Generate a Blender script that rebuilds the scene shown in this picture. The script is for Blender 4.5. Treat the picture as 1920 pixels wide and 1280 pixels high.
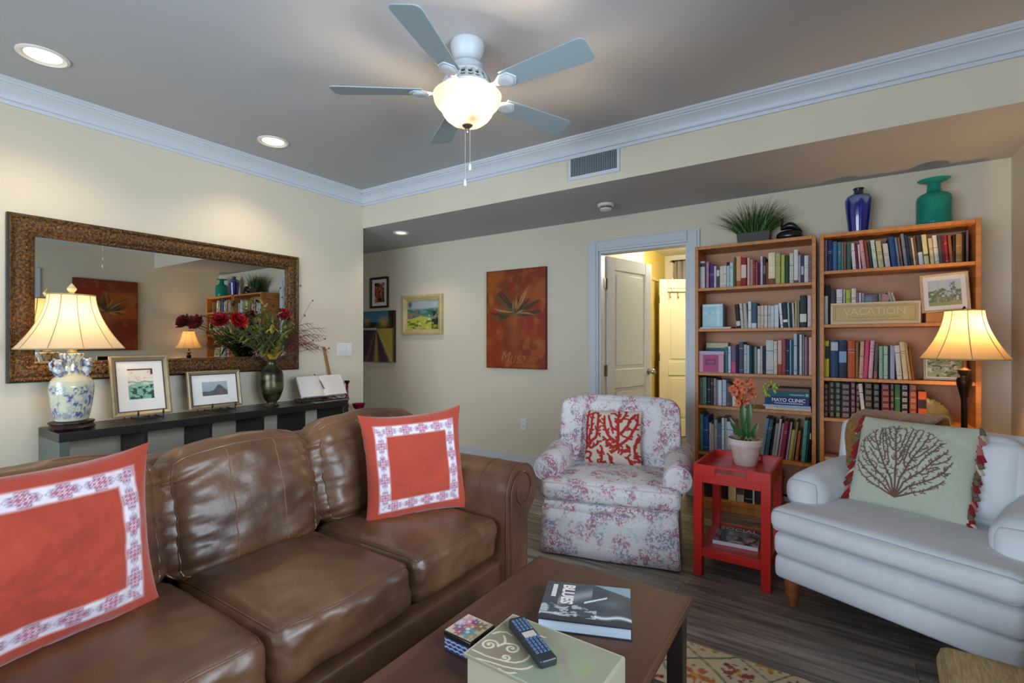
import bpy, bmesh, math, random
import numpy as np
from mathutils import Vector, Matrix, noise as mnoise

C = bpy.context.scene.collection
for o in list(bpy.data.objects):
    bpy.data.objects.remove(o)
PI = math.pi

# ------------------------------------------------------------------ camera
cam = bpy.data.cameras.new('camera')
cam.sensor_width = 36.0
cam.lens = 920.0 / 1920.0 * 36.0
cam.shift_y = 2.0 / 1920.0
cam.clip_start = 0.05
camo = bpy.data.objects.new('camera', cam)
camo.location = (0, 0, 1.24)
camo.rotation_euler = (PI / 2, 0, 0.5834)
C.objects.link(camo)
sc = bpy.context.scene
sc.camera = camo

# ------------------------------------------------------------------ colour
def S(c):
    """sRGB hex or 0-255 triple to linear."""
    if isinstance(c, str):
        c = [int(c[i:i + 2], 16) for i in (0, 2, 4)]
    out = []
    for v in c:
        v = v / 255.0
        out.append(v / 12.92 if v <= 0.04045 else ((v + 0.055) / 1.055) ** 2.4)
    return tuple(out)

# ------------------------------------------------------------------ world, daylight, exposure
sc.view_settings.view_transform = 'Standard'
sc.view_settings.look = 'None'
sc.view_settings.gamma = 1.0
sc.view_settings.use_curve_mapping = False
sc.view_settings.exposure = 0.27
w = bpy.data.worlds.new('sky')
sc.world = w
w.use_nodes = True
bg = w.node_tree.nodes['Background']
bg.inputs[0].default_value = (0.55, 0.72, 1.0, 1)
bg.inputs[1].default_value = 1.2
sc.cycles.max_bounces = 10
sc.cycles.diffuse_bounces = 5
sc.cycles.glossy_bounces = 4
sc.cycles.transparent_max_bounces = 12
sc.cycles.caustics_reflective = False
sc.cycles.caustics_refractive = False
sc.cycles.sample_clamp_indirect = 6.0

def area_light(name, loc, rot, sx, sy, energy, col):
    d = bpy.data.lights.new(name, 'AREA')
    d.shape = 'RECTANGLE'
    d.size, d.size_y = sx, sy
    d.energy = energy
    d.color = col
    o = bpy.data.objects.new(name, d)
    o.location = loc
    o.rotation_euler = rot
    C.objects.link(o)
    return o

# daylight entering by the glass doors behind the camera and the window in the right wall
DAY = (0.74, 0.87, 1.0)
area_light('daylight_front', (-1.55, -2.72, 1.25), (PI / 2, 0, 0), 3.6, 2.1, 185, DAY)
area_light('daylight_right', (1.02, 1.0, 1.45), (PI / 2, 0, PI / 2), 1.7, 1.35, 105, DAY)

def point_light(name, loc, energy, col, r=0.03):
    d = bpy.data.lights.new(name, 'POINT')
    d.energy = energy
    d.color = col
    d.shadow_soft_size = r
    o = bpy.data.objects.new(name, d)
    o.location = loc
    C.objects.link(o)
    return o

def spot_light(name, loc, energy, col, ang, blend=0.6, r=0.03):
    d = bpy.data.lights.new(name, 'SPOT')
    d.energy = energy
    d.color = col
    d.spot_size = ang
    d.spot_blend = blend
    d.shadow_soft_size = r
    o = bpy.data.objects.new(name, d)
    o.location = loc
    C.objects.link(o)
    return o
WARM = (1.0, 0.78, 0.5)

# ------------------------------------------------------------------ materials
MATS = {}
def _new(name):
    m = bpy.data.materials.new(name)
    m.use_nodes = True
    nt = m.node_tree
    return m, nt, nt.nodes['Principled BSDF']

def mat(name, col, rough=0.5, metal=0.0, var=0.0, vscale=8.0, bump=0.0, bscale=60.0, stretch=(1, 1, 1),
        coat=0.0, spec=0.5, sheen=0.0, rnd=0.0, col2=None, coords='Object', lo=0.35, hi=0.65, detail=4.0):
    if name in MATS:
        return MATS[name]
    m, nt, b = _new(name)
    L = nt.links
    c1 = S(col)
    b.inputs['Base Color'].default_value = (*c1, 1)
    b.inputs['Roughness'].default_value = rough
    b.inputs['Metallic'].default_value = metal
    b.inputs['Specular IOR Level'].default_value = spec
    if coat:
        b.inputs['Coat Weight'].default_value = coat
        b.inputs['Coat Roughness'].default_value = 0.15
    if sheen:
        b.inputs['Sheen Weight'].default_value = sheen
    tc = nt.nodes.new('ShaderNodeTexCoord')
    mp = nt.nodes.new('ShaderNodeMapping')
    mp.inputs['Scale'].default_value = stretch
    L.new(tc.outputs[coords], mp.inputs[0])
    src = mp.outputs[0]
    if rnd:
        oi = nt.nodes.new('ShaderNodeObjectInfo')
        ad = nt.nodes.new('ShaderNodeVectorMath')
        ad.operation = 'ADD'
        sc_ = nt.nodes.new('ShaderNodeMath'); sc_.operation = 'MULTIPLY'; sc_.inputs[1].default_value = 37.0
        L.new(oi.outputs['Random'], sc_.inputs[0])
        L.new(src, ad.inputs[0]); L.new(sc_.outputs[0], ad.inputs[1])
        src = ad.outputs[0]
    if var or col2:
        n = nt.nodes.new('ShaderNodeTexNoise')
        n.inputs['Scale'].default_value = vscale
        n.inputs['Detail'].default_value = detail
        L.new(src, n.inputs['Vector'])
        r = nt.nodes.new('ShaderNodeValToRGB')
        r.color_ramp.elements[0].position = lo
        r.color_ramp.elements[1].position = hi
        a = tuple(max(0, x * (1 - var)) for x in c1)
        d = tuple(min(1, x * (1 + var)) for x in c1) if col2 is None else S(col2)
        if col2 is not None:
            a = c1
        r.color_ramp.elements[0].color = (*a, 1)
        r.color_ramp.elements[1].color = (*d, 1)
        L.new(n.outputs['Fac'], r.inputs[0])
        out = r.outputs[0]
        if rnd:
            hs = nt.nodes.new('ShaderNodeHueSaturation')
            mr = nt.nodes.new('ShaderNodeMapRange')
            mr.inputs['To Min'].default_value = 1 - rnd
            mr.inputs['To Max'].default_value = 1 + rnd
            L.new(oi.outputs['Random'], mr.inputs['Value'])
            L.new(mr.outputs[0], hs.inputs['Value'])
            L.new(out, hs.inputs['Color'])
            out = hs.outputs[0]
        L.new(out, b.inputs['Base Color'])
    if bump:
        n2 = nt.nodes.new('ShaderNodeTexNoise')
        n2.inputs['Scale'].default_value = bscale
        n2.inputs['Detail'].default_value = 3
        L.new(src, n2.inputs['Vector'])
        bp = nt.nodes.new('ShaderNodeBump')
        bp.inputs['Strength'].default_value = bump
        bp.inputs['Distance'].default_value = 0.01
        L.new(n2.outputs['Fac'], bp.inputs['Height'])
        L.new(bp.outputs[0], b.inputs['Normal'])
    MATS[name] = m
    return m

def vcol(name, rough=0.6, spec=0.4, bump=0.0, bscale=300.0, coat=0.0, sheen=0.0):
    """material whose colour is printed on the mesh (attribute Col)"""
    if name in MATS:
        return MATS[name]
    m, nt, b = _new(name)
    a = nt.nodes.new('ShaderNodeAttribute')
    a.attribute_name = 'Col'
    nt.links.new(a.outputs['Color'], b.inputs['Base Color'])
    b.inputs['Roughness'].default_value = rough
    b.inputs['Specular IOR Level'].default_value = spec
    b.inputs['Coat Weight'].default_value = coat
    b.inputs['Sheen Weight'].default_value = sheen
    if bump:
        tc = nt.nodes.new('ShaderNodeTexCoord')
        n2 = nt.nodes.new('ShaderNodeTexNoise')
        n2.inputs['Scale'].default_value = bscale
        nt.links.new(tc.outputs['Object'], n2.inputs['Vector'])
        bp = nt.nodes.new('ShaderNodeBump')
        bp.inputs['Strength'].default_value = bump
        bp.inputs['Distance'].default_value = 0.005
        nt.links.new(n2.outputs['Fac'], bp.inputs['Height'])
        nt.links.new(bp.outputs[0], b.inputs['Normal'])
    MATS[name] = m
    return m

def emit(name, col, strength):
    m, nt, b = _new(name)
    b.inputs['Base Color'].default_value = (0.8, 0.8, 0.8, 1)
    b.inputs['Emission Color'].default_value = (*S(col), 1)
    b.inputs['Emission Strength'].default_value = strength
    return m

def shade_mat(name, col, trans):
    """thin lit fabric or frosted glass: diffuse plus translucent"""
    m, nt, b = _new(name)
    out = nt.nodes['Material Output']
    d = nt.nodes.new('ShaderNodeBsdfDiffuse')
    t = nt.nodes.new('ShaderNodeBsdfTranslucent')
    x = nt.nodes.new('ShaderNodeMixShader')
    d.inputs[0].default_value = (*S(col), 1)
    t.inputs[0].default_value = (*S(col), 1)
    x.inputs[0].default_value = trans
    nt.links.new(d.outputs[0], x.inputs[1])
    nt.links.new(t.outputs[0], x.inputs[2])
    nt.links.new(x.outputs[0], out.inputs['Surface'])
    return m

def pane_mat(name):
    m, nt, b = _new(name)
    out = nt.nodes['Material Output']
    tr = nt.nodes.new('ShaderNodeBsdfTransparent')
    gl = nt.nodes.new('ShaderNodeBsdfGlossy')
    gl.inputs['Roughness'].default_value = 0.02
    lw = nt.nodes.new('ShaderNodeFresnel')
    x = nt.nodes.new('ShaderNodeMixShader')
    nt.links.new(lw.outputs[0], x.inputs[0])
    nt.links.new(tr.outputs[0], x.inputs[1])
    nt.links.new(gl.outputs[0], x.inputs[2])
    nt.links.new(x.outputs[0], out.inputs['Surface'])
    return m

def glass_mat(name, col, rough=0.05, trans=0.9):
    m, nt, b = _new(name)
    b.inputs['Base Color'].default_value = (*S(col), 1)
    b.inputs['Roughness'].default_value = rough
    b.inputs['Transmission Weight'].default_value = trans
    b.inputs['IOR'].default_value = 1.3
    return m

# ------------------------------------------------------------------ geometry
class G:
    def __init__(s):
        s.v, s.f, s.m, s.mi = [], [], [], 0
    def add(s, vs, fs, M=None):
        n = len(s.v)
        if M is not None:
            vs = [M @ Vector(p) for p in vs]
        s.v += [tuple(p) for p in vs]
        s.f += [tuple(i + n for i in f) for f in fs]
        s.m += [s.mi] * len(fs)
        return s
    def box(s, x0, x1, y0, y1, z0, z1, M=None):
        vs = [(x, y, z) for z in (z0, z1) for y in (y0, y1) for x in (x0, x1)]
        fs = [(0, 2, 3, 1), (4, 5, 7, 6), (0, 1, 5, 4), (2, 6, 7, 3), (0, 4, 6, 2), (1, 3, 7, 5)]
        return s.add(vs, fs, M)
    def tube(s, pts, r, seg=8, closed=False, M=None, sq=1.0):
        pts = [Vector(p) for p in pts]
        n = len(pts)
        rs = r if isinstance(r, (list, tuple)) else [r] * n
        vs, fs = [], []
        up = None
        for i, p in enumerate(pts):
            a = pts[(i - 1) % n] if (closed or i > 0) else p
            b = pts[(i + 1) % n] if (closed or i < n - 1) else p
            t = (b - a).normalized()
            if up is None:
                up = Vector((0, 0, 1)) if abs(t.z) < 0.9 else Vector((1, 0, 0))
            up = (up - t * up.dot(t))
            if up.length < 1e-6:
                up = t.orthogonal()
            up.normalize()
            sd = t.cross(up)
            for k in range(seg):
                an = 2 * PI * k / seg
                vs.append(p + (sd * math.cos(an) + up * math.sin(an) * sq) * rs[i])
        m = n if closed else n - 1
        for i in range(m):
            j = (i + 1) % n
            for k in range(seg):
                l = (k + 1) % seg
                fs.append((i * seg + k, i * seg + l, j * seg + l, j * seg + k))
        if not closed:
            fs.append(tuple(range(seg))[::-1])
            fs.append(tuple((n - 1) * seg + k for k in range(seg)))
        return s.add(vs, fs, M)
    def lathe(s, prof, seg=28, c=(0, 0, 0), sx=1.0, sy=1.0, M=None, cap=True, wob=None):
        vs, fs = [], []
        for (r, z) in prof:
            for k in range(seg):
                a = 2 * PI * k / seg
                q = r * (wob(a, z) if wob else 1.0)
                vs.append((c[0] + q * math.cos(a) * sx, c[1] + q * math.sin(a) * sy, c[2] + z))
        n = len(prof)
        for i in range(n - 1):
            for k in range(seg):
                l = (k + 1) % seg
                fs.append((i * seg + k, i * seg + l, (i + 1) * seg + l, (i + 1) * seg + k))
        if cap:
            fs.append(tuple(range(seg))[::-1])
            fs.append(tuple((n - 1) * seg + k for k in range(seg)))
        return s.add(vs, fs, M)
    def prism(s, pts, h0, h1, axis='z', M=None):
        n = len(pts)
        def P(a, b, h):
            return {'z': (a, b, h), 'x': (h, a, b), 'y': (a, h, b)}[axis]
        vs = [P(a, b, h0) for a, b in pts] + [P(a, b, h1) for a, b in pts]
        fs = [tuple(range(n))[::-1], tuple(range(n, 2 * n))]
        fs += [(i, (i + 1) % n, n + (i + 1) % n, n + i) for i in range(n)]
        return s.add(vs, fs, M)
    def ball(s, c, r, seg=12, rings=8, M=None, sc=(1, 1, 1)):
        prof = []
        for i in range(1, rings):
            a = -PI / 2 + PI * i / rings
            prof.append((math.cos(a) * r, math.sin(a) * r * sc[2]))
        return s.lathe(prof, seg, c, sc[0], sc[1], M)
    def grid(s, P, nu, nv, flip=False):
        """P: (nv+1)*(nu+1) points row by row"""
        fs = []
        for j in range(nv):
            for i in range(nu):
                a = j * (nu + 1) + i
                q = (a, a + 1, a + nu + 2, a + nu + 1)
                fs.append(q[::-1] if flip else q)
        return s.add(P, fs)

def obj(name, g, mats, parent=None, smooth=False, bevel=0.0, seg=2, kind=None, loc=None, rot=None, cols=None, angle=40, fixn=True):
    me = bpy.data.meshes.new(name)
    if isinstance(g, G):
        me.from_pydata(g.v, [], g.f)
        mi = g.m
    else:
        me.from_pydata([tuple(p) for p in g[0]], [], [tuple(f) for f in g[1]])
        mi = None
    if not isinstance(mats, (list, tuple)):
        mats = [mats]
    for m in mats:
        me.materials.append(m)
    if mi and len(mats) > 1:
        me.polygons.foreach_set('material_index', mi)
    if fixn:
        bm = bmesh.new(); bm.from_mesh(me)
        bmesh.ops.recalc_face_normals(bm, faces=bm.faces)
        bm.to_mesh(me); bm.free()
    if cols is not None:
        at = me.color_attributes.new('Col', 'FLOAT_COLOR', 'POINT')
        arr = np.ones((len(me.vertices), 4), dtype=np.float32)
        arr[:, :3] = np.asarray(cols, dtype=np.float32)[:len(me.vertices)]
        at.data.foreach_set('color', arr.ravel())
    if smooth:
        me.polygons.foreach_set('use_smooth', [True] * len(me.polygons))
        if angle < 180:
            me.set_sharp_from_angle(angle=math.radians(angle))
    me.update()
    o = bpy.data.objects.new(name, me)
    C.objects.link(o)
    if parent is not None:
        o.parent = parent
    if loc is not None:
        o.location = loc
    if rot is not None:
        o.rotation_euler = rot
    if bevel:
        b = o.modifiers.new('bevel', 'BEVEL')
        b.width = bevel; b.segments = seg; b.limit_method = 'ANGLE'; b.angle_limit = math.radians(35)
        if not smooth:
            me.polygons.foreach_set('use_smooth', [True] * len(me.polygons))
            me.set_sharp_from_angle(angle=math.radians(50))
    if kind:
        o['kind'] = kind
    return o

def tag(o, label, cat, group=None):
    o['label'] = label
    o['category'] = cat
    if group:
        o['group'] = group
    return o

def thing(name, label, cat, loc=(0, 0, 0), rotz=0.0, group=None):
    o = bpy.data.objects.new(name, None)
    o.empty_display_size = 0.1
    C.objects.link(o)
    o.location = loc
    o.rotation_euler = (0, 0, rotz)
    return tag(o, label, cat, group)

def struct(name, g, m, parent=None, **k):
    o = obj(name, g, m, parent, **k)
    if parent is None:
        o['kind'] = 'structure'
    return o

def dup(src, parent, loc=None, rot=None):
    c = src.copy()
    C.objects.link(c)
    c.parent = parent
    if loc is not None:
        c.location = loc
    if rot is not None:
        c.rotation_euler = rot
    return c

def text(name, s, size, m, parent, M, ext=0.0006, shear=0.0, sx=1.0, align='CENTER', offset=0.0):
    cu = bpy.data.curves.new(name, 'FONT')
    cu.body = s
    cu.size = size
    cu.extrude = ext
    cu.shear = shear
    cu.offset = offset
    cu.align_x = align
    cu.align_y = 'CENTER'
    cu.resolution_u = 3
    t = bpy.data.objects.new(name, cu)
    C.objects.link(t)
    me = bpy.data.meshes.new_from_object(t.evaluated_get(bpy.context.evaluated_depsgraph_get()))
    bpy.data.objects.remove(t)
    me.transform(Matrix.Diagonal((sx, 1, 1, 1)))
    me.materials.clear()
    me.materials.append(m)
    o = bpy.data.objects.new(name, me)
    C.objects.link(o)
    o.parent = parent
    o.matrix_local = M
    return o

# value noise for prints and folds
_rg = np.random.RandomState(7)
_tab = _rg.rand(64, 64)
def vn(x, y, o=0):
    x = np.asarray(x, float) + o * 13.7; y = np.asarray(y, float) + o * 7.3
    xi = np.floor(x).astype(int); yi = np.floor(y).astype(int)
    fx = x - xi; fy = y - yi
    fx = fx * fx * (3 - 2 * fx); fy = fy * fy * (3 - 2 * fy)
    g = lambda a, b: _tab[a % 64, b % 64]
    return (g(xi, yi) * (1 - fx) + g(xi + 1, yi) * fx) * (1 - fy) + (g(xi, yi + 1) * (1 - fx) + g(xi + 1, yi + 1) * fx) * fy
def fbm(x, y, o=0, oc=4):
    t = 0; a = 0.5; s_ = 0
    for k in range(oc):
        t = t + a * vn(np.asarray(x) * 2 ** k, np.asarray(y) * 2 ** k, o + k); s_ += a; a *= 0.5
    return t / s_
def mix(a, b, t):
    t = np.clip(np.asarray(t, float), 0, 1)[..., None]
    return np.asarray(a, float) * (1 - t) + np.asarray(b, float) * t
def sst(e0, e1, x):
    t = np.clip((x - e0) / (e1 - e0), 0, 1)
    return t * t * (3 - 2 * t)
def segdist(U, V, segs):
    """distance to tapered strokes: segs rows x0,y0,x1,y1,r0,r1; returns min(dist - radius)"""
    best = np.full(U.shape, 9.0)
    for (x0, y0, x1, y1, r0, r1) in segs:
        dx, dy = x1 - x0, y1 - y0
        t = np.clip(((U - x0) * dx + (V - y0) * dy) / (dx * dx + dy * dy + 1e-12), 0, 1)
        d = np.hypot(U - x0 - t * dx, V - y0 - t * dy) - (r0 + (r1 - r0) * t)
        best = np.minimum(best, d)
    return best
def coral(x, y, ang, ln, r, depth, rng, out, spread=0.55, twig=3, dec=0.72, rd=0.75):
    a = ang
    for k in range(twig):
        a += rng.uniform(-0.22, 0.22)
        x1 = x + math.cos(a) * ln / twig; y1 = y + math.sin(a) * ln / twig
        r1 = r * 0.93
        out.append((x, y, x1, y1, r, r1))
        x, y, r = x1, y1, r1
        if depth > 0:
            s_ = 1 if (k % 2) else -1
            coral(x, y, a + s_ * rng.uniform(spread * 0.8, spread * 1.4), ln * dec * rng.uniform(0.55, 0.8), r * rd, depth - 1, rng, out, spread, 2, dec, rd)
    if depth > 0:
        for s_ in (-1, 1):
            coral(x, y, a + s_ * rng.uniform(0.25, 0.5), ln * dec * 0.6, r * rd, depth - 1, rng, out, spread, 2, dec, rd)

def colonize(roots, inside, n, step, infl, kill, r_tip, r_pow, seed, r_max, twig=None):
    """branching strokes that grow to fill a region (coral fans); returns tapered segments"""
    r = np.random.RandomState(seed)
    A = r.rand(n * 4, 2)
    A = A[[bool(inside(p[0], p[1])) for p in A]][:n]
    N = [tuple(p) for p in roots]; par = [-1] * len(N)
    for it in range(160):
        if len(A) == 0:
            break
        P = np.array(N)
        d = np.linalg.norm(A[:, None] - P[None], axis=2)
        near = d.argmin(1); dm = d.min(1)
        grow = {}
        for i in range(len(A)):
            if dm[i] < infl:
                v = (A[i] - P[near[i]]) / max(dm[i], 1e-6)
                grow[near[i]] = grow.get(near[i], 0) + v
        if not grow:
            break
        for k, v in grow.items():
            v = v + r.normal(0, .12, 2)
            l = np.linalg.norm(v)
            if l < .15:
                continue
            q = P[k] + v / l * step
            if min((q[0] - a) ** 2 + (q[1] - b) ** 2 for a, b in N) < (step * .35) ** 2:
                continue
            N.append((q[0], q[1])); par.append(k)
        P = np.array(N)
        d = np.linalg.norm(A[:, None] - P[None], axis=2).min(1)
        A = A[d > kill]
    cnt = [1] * len(N)
    for i in range(len(N) - 1, -1, -1):
        if par[i] >= 0:
            cnt[par[i]] += cnt[i]
    rad = lambda c: min(r_max, r_tip * c ** r_pow)
    tw = []
    if twig:
        kids = {}
        for i, p in enumerate(par):
            kids.setdefault(p, []).append(i)
        sg = 1
        for i in range(len(N)):
            if par[i] >= 0 and r.rand() < twig[1]:
                dx, dy = N[i][0] - N[par[i]][0], N[i][1] - N[par[i]][1]
                a = math.atan2(dy, dx) + sg * r.uniform(.7, 1.1); sg = -sg
                l = twig[0] * r.uniform(.6, 1.15)
                x, y = N[i][0] + math.cos(a) * l, N[i][1] + math.sin(a) * l
                if inside(x, y):
                    tw.append((N[i][0], N[i][1], x, y, rad(cnt[i]) * .9, r_tip * .85))
    S_ = tw + [(N[par[i]][0], N[par[i]][1], N[i][0], N[i][1], rad(cnt[par[i]]), rad(cnt[i])) for i in range(len(N)) if par[i] >= 0]
    return S_

def canvas(name, W, H, nx, ny, fn, m, parent=None, M=None, two=False):
    """flat printed sheet in local XZ, facing -Y, centred; fn(U,V)->rgb linear, U,V in 0..1"""
    u = np.linspace(0, 1, nx + 1); v = np.linspace(0, 1, ny + 1)
    U, V = np.meshgrid(u, v)
    P = np.stack([(U - .5) * W, np.zeros_like(U), (V - .5) * H], -1).reshape(-1, 3)
    g = G(); g.grid(P.tolist(), nx, ny)
    o = obj(name, g, m, parent, cols=np.asarray(fn(U, V)).reshape(-1, 3), fixn=False)
    if M is not None:
        o.matrix_local = M
    return o

def cushion(W, D, H, r, puff=0.0, n=20, sidepuff=0.0, wr=0.0, wscale=6.0, seed=0, wfn=None):
    """rounded upholstered block, centred; top and bottom crowned by puff, faces bulged by sidepuff"""
    t = np.linspace(-1, 1, n + 1)
    t = np.sign(t) * (1 - (1 - np.abs(t)) ** 1.5)
    vs, fs, idx = [], [], {}
    def vid(p):
        k = tuple(np.round(p, 5))
        if k not in idx:
            idx[k] = len(vs); vs.append(p)
        return idx[k]
    for ax in range(3):
        for sg in (-1, 1):
            for i in range(n):
                for j in range(n):
                    q = []
                    for (a, b) in ((i, j), (i + 1, j), (i + 1, j + 1), (i, j + 1)):
                        p = [0, 0, 0]
                        p[ax] = sg; p[(ax + 1) % 3] = t[a]; p[(ax + 2) % 3] = t[b]
                        q.append(vid(p))
                    fs.append(q if sg > 0 else q[::-1])
    P = np.array(vs, float)
    N = P.copy()
    hs = np.array([W / 2, D / 2, H / 2])
    r = min(r, *(hs * 0.98))
    Q = P * hs
    inner = np.clip(Q, -(hs - r), hs - r)
    d = Q - inner
    ln = np.linalg.norm(d, axis=1, keepdims=True); ln[ln == 0] = 1
    Q = inner + d / ln * r
    fx, fy, fz = (1 - np.clip(np.abs(P[:, 0]), 0, 1) ** 2.2), (1 - np.clip(np.abs(P[:, 1]), 0, 1) ** 2.2), (1 - np.clip(np.abs(P[:, 2]), 0, 1) ** 2.2)
    Q[:, 2] += np.sign(P[:, 2]) * (np.abs(P[:, 2]) ** 3) * puff * fx * fy
    Q[:, 1] += np.sign(P[:, 1]) * (np.abs(P[:, 1]) ** 3) * sidepuff * fx * fz
    Q[:, 0] += np.sign(P[:, 0]) * (np.abs(P[:, 0]) ** 3) * sidepuff * 0.5 * fy * fz
    if wr:
        for i in range(len(Q)):
            p = Vector(Q[i])
            nn = mnoise.fractal(Vector((p.x * wscale + seed * 3.1, p.y * wscale, p.z * wscale)), 0.9, 2.0, 3)
            Q[i] += d[i] / ln[i] * nn * wr
    if wfn is not None:
        Q = wfn(Q, P, d / ln)
    cushion.P = P
    return Q, fs

def edge_loop(Q, P, ax, sg):
    o = [i for i in range(3) if i != ax]
    k = np.where((np.abs(P[:, ax] - sg) < 1e-6) & (np.maximum(np.abs(P[:, o[0]]), np.abs(P[:, o[1]])) > 1 - 1e-6))[0]
    an = np.arctan2(P[k, o[1]], P[k, o[0]])
    return [tuple(Q[i]) for i in k[np.argsort(an)]]

def face_line(Q, P, ax, sg, la, val):
    """grid line on face ax=sg where coordinate la is closest to val"""
    k = np.where(np.abs(P[:, ax] - sg) < 1e-6)[0]
    c = P[k, la]
    b = c[np.argmin(np.abs(c - val))]
    k = k[np.abs(c - b) < 1e-4]
    o = [i for i in range(3) if i not in (ax, la)][0]
    return [tuple(Q[i]) for i in k[np.argsort(P[k, o])]]

def pillow(name, W, H, T, n, fn, m, parent=None, back=None, pinch=0.06, ears=0.0, seed=1, wr=0.006):
    """knife-edge throw pillow in local XZ facing -Y, bottom edge at z=0"""
    u = np.linspace(-1, 1, n + 1)
    U, V = np.meshgrid(u, u)
    prof = ((1 - np.abs(U) ** 2.6) * (1 - np.abs(V) ** 2.6)).clip(0) ** 0.55
    X = U * W / 2 * (1 - pinch * (1 - V ** 2) * np.abs(U) ** 2) * (1 + ears * (U * V) ** 4)
    Z = V * H / 2 * (1 - pinch * (1 - U ** 2) * np.abs(V) ** 2) * (1 + ears * (U * V) ** 4)
    wv = (fbm(U * 2 + 3, V * 2 + 5, seed) - 0.5) * wr * 6 * prof
    crease = np.exp(-((np.abs(U) - np.abs(V)) / 0.18) ** 2) * np.clip(np.hypot(U, V) - 0.75, 0, 1) * 0.03
    Yf = -(T / 2) * prof - wv + crease * prof
    Yb = (T / 2) * prof * 0.9
    Pf = np.stack([X, Yf, Z + H / 2], -1).reshape(-1, 3)
    Pb = np.stack([X, Yb, Z + H / 2], -1).reshape(-1, 3)
    g = G()
    g.grid(Pf.tolist(), n, n)
    g.grid(Pb.tolist(), n, n, flip=True)
    cf = np.asarray(fn((U + 1) / 2, (V + 1) / 2)).reshape(-1, 3)
    cb = cf if back is None else np.tile(np.array(back), (len(cf), 1))
    return obj(name, g, m, parent, smooth=True, cols=np.vstack([cf, cb]), fixn=False, angle=180)

def lean_matrix(bottom, facing, lean, roll=0.0):
    """frame whose -Y looks along facing (xy), standing on bottom point, top tipped back by lean"""
    yaw = math.atan2(facing[1], facing[0]) + PI / 2
    return Matrix.Translation(Vector(bottom)) @ Matrix.Rotation(yaw, 4, 'Z') @ Matrix.Rotation(-lean, 4, 'X') @ Matrix.Rotation(roll, 4, 'Y')
def arc(cx, cy, r, a0, a1, n):
    return [(cx + r * math.cos(math.radians(a0 + (a1 - a0) * i / n)), cy + r * math.sin(math.radians(a0 + (a1 - a0) * i / n))) for i in range(n + 1)]

# ================================================================== SETTING
M_wall = mat('wall paint', 'D9D0BC', rough=0.75, var=0.02, vscale=1.5, bump=0.03, bscale=250, spec=0.25)
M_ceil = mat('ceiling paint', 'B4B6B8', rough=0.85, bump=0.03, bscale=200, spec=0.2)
M_trim = mat('white trim paint', 'CCD2DA', rough=0.4, spec=0.4)
M_door = mat('white door paint', 'E2E4E4', rough=0.35, spec=0.4)
M_plank = mat('grey oak plank', '7C736B', rough=0.42, var=0.52, vscale=3.4, bump=0.10, bscale=40, stretch=(0.7, 9, 4), rnd=0.26, spec=0.45, detail=7, lo=0.36, hi=0.64)
M_sub = mat('dark floor base', '2B2622', rough=0.9)
M_black = mat('black paint', '141312', rough=0.4)
M_iron = mat('dark wrought iron', '2A2521', rough=0.45, metal=0.6)
M_nickel = mat('brushed nickel', 'A9A59C', rough=0.3, metal=1.0)
M_pane = pane_mat('window pane')

XL, XR, YB, YF, YH = -3.867, 0.885, 4.137, -2.6, 3.211
ZC, ZS = 2.69, 2.358

# floor of separate planks on a dark base (planks run along X, parallel to the back wall)
g = G().box(-6.5, 1.0, -2.7, 7.3, -0.12, -0.006)
floor = struct('floor', g, M_sub)
PW, PL = 0.15, 1.22
rng = random.Random(5)
plank_cache = {}
row_i = 0
y = 0.35
while y < 5.4:
    x = -4.4 if y > 3.1 else -3.86
    off = rng.uniform(0.2, PL)
    xr = XR if y < YB else -0.4
    first = True
    if y > YB:
        x = -1.9
    while x < xr - 0.02:
        L_ = off if first else PL
        first = False
        L_ = min(L_, xr - x)
        key = round(L_, 2)
        dz = 0.0
        if key not in plank_cache:
            gp = G().box(-L_ / 2, L_ / 2, -PW / 2 + .0012, PW / 2 - .0012, -0.006, 0)
            p = obj('plank', gp, M_plank, floor, bevel=0)
            plank_cache[key] = p
        else:
            p = dup(plank_cache[key], floor)
        p.location = (x + L_ / 2, y + PW / 2, dz)
        x += L_ + 0.0012
    y += PW
    row_i += 1
# planks out of the picture (behind the camera, far rooms) stay one joined part
g = G()
for yy in np.arange(-2.6, 0.34, PW):
    for xx in np.arange(-3.86, 0.88, PL):
        g.box(xx, min(xx + PL - .002, XR), yy + .001, yy + PW - .001, -0.006, 0)
for yy in np.arange(YB + 1.28, 7.0, PW):
    g.box(-1.95, 0.9, yy + .001, yy + PW - .001, -0.006, 0)
for yy in np.arange(YB + .08, 5.4, PW):
    g.box(-.398, .9, yy + .001, yy + PW - .001, -0.006, 0)
for yy in np.arange(3.2, YB, PW):
    g.box(-6.3, -4.41, yy + .001, yy + PW - .001, -0.006, 0)
obj('planking', g, M_plank, floor, kind='stuff')

g = G().box(XL - .12, XL, YF, YH, 0, ZC + .1)
struct('wall_left', g, M_wall)
g = G().box(-6.4, XL - .12, YH - .12, YH, 0, ZC)
struct('wall_hall', g, M_wall)
g = G().box(-6.52, -6.4, YH - .12, YB + .12, 0, ZC)
struct('wall_hall_end', g, M_wall)
# back wall with the bedroom doorway
DX0, DX1, DZ = -1.788, -1.010, 2.06
g = G().box(-6.4, DX0, YB, YB + .12, 0, ZC).box(DX1, XR, YB, YB + .12, 0, ZC).box(DX0, DX1, YB, YB + .12, DZ, ZC)
struct('wall_back', g, M_wall)
# right wall with window opening
WY0, WY1, WZ0, WZ1 = 0.15, 1.85, 0.78, 2.12
g = G().box(XR, XR + .12, WY1, YB + .12, 0, ZC).box(XR, XR + .12, YF, WY0, 0, ZC).box(XR, XR + .12, WY0, WY1, 0, WZ0).box(XR, XR + .12, WY0, WY1, WZ1, ZC)
struct('wall_right', g, M_wall)
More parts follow.
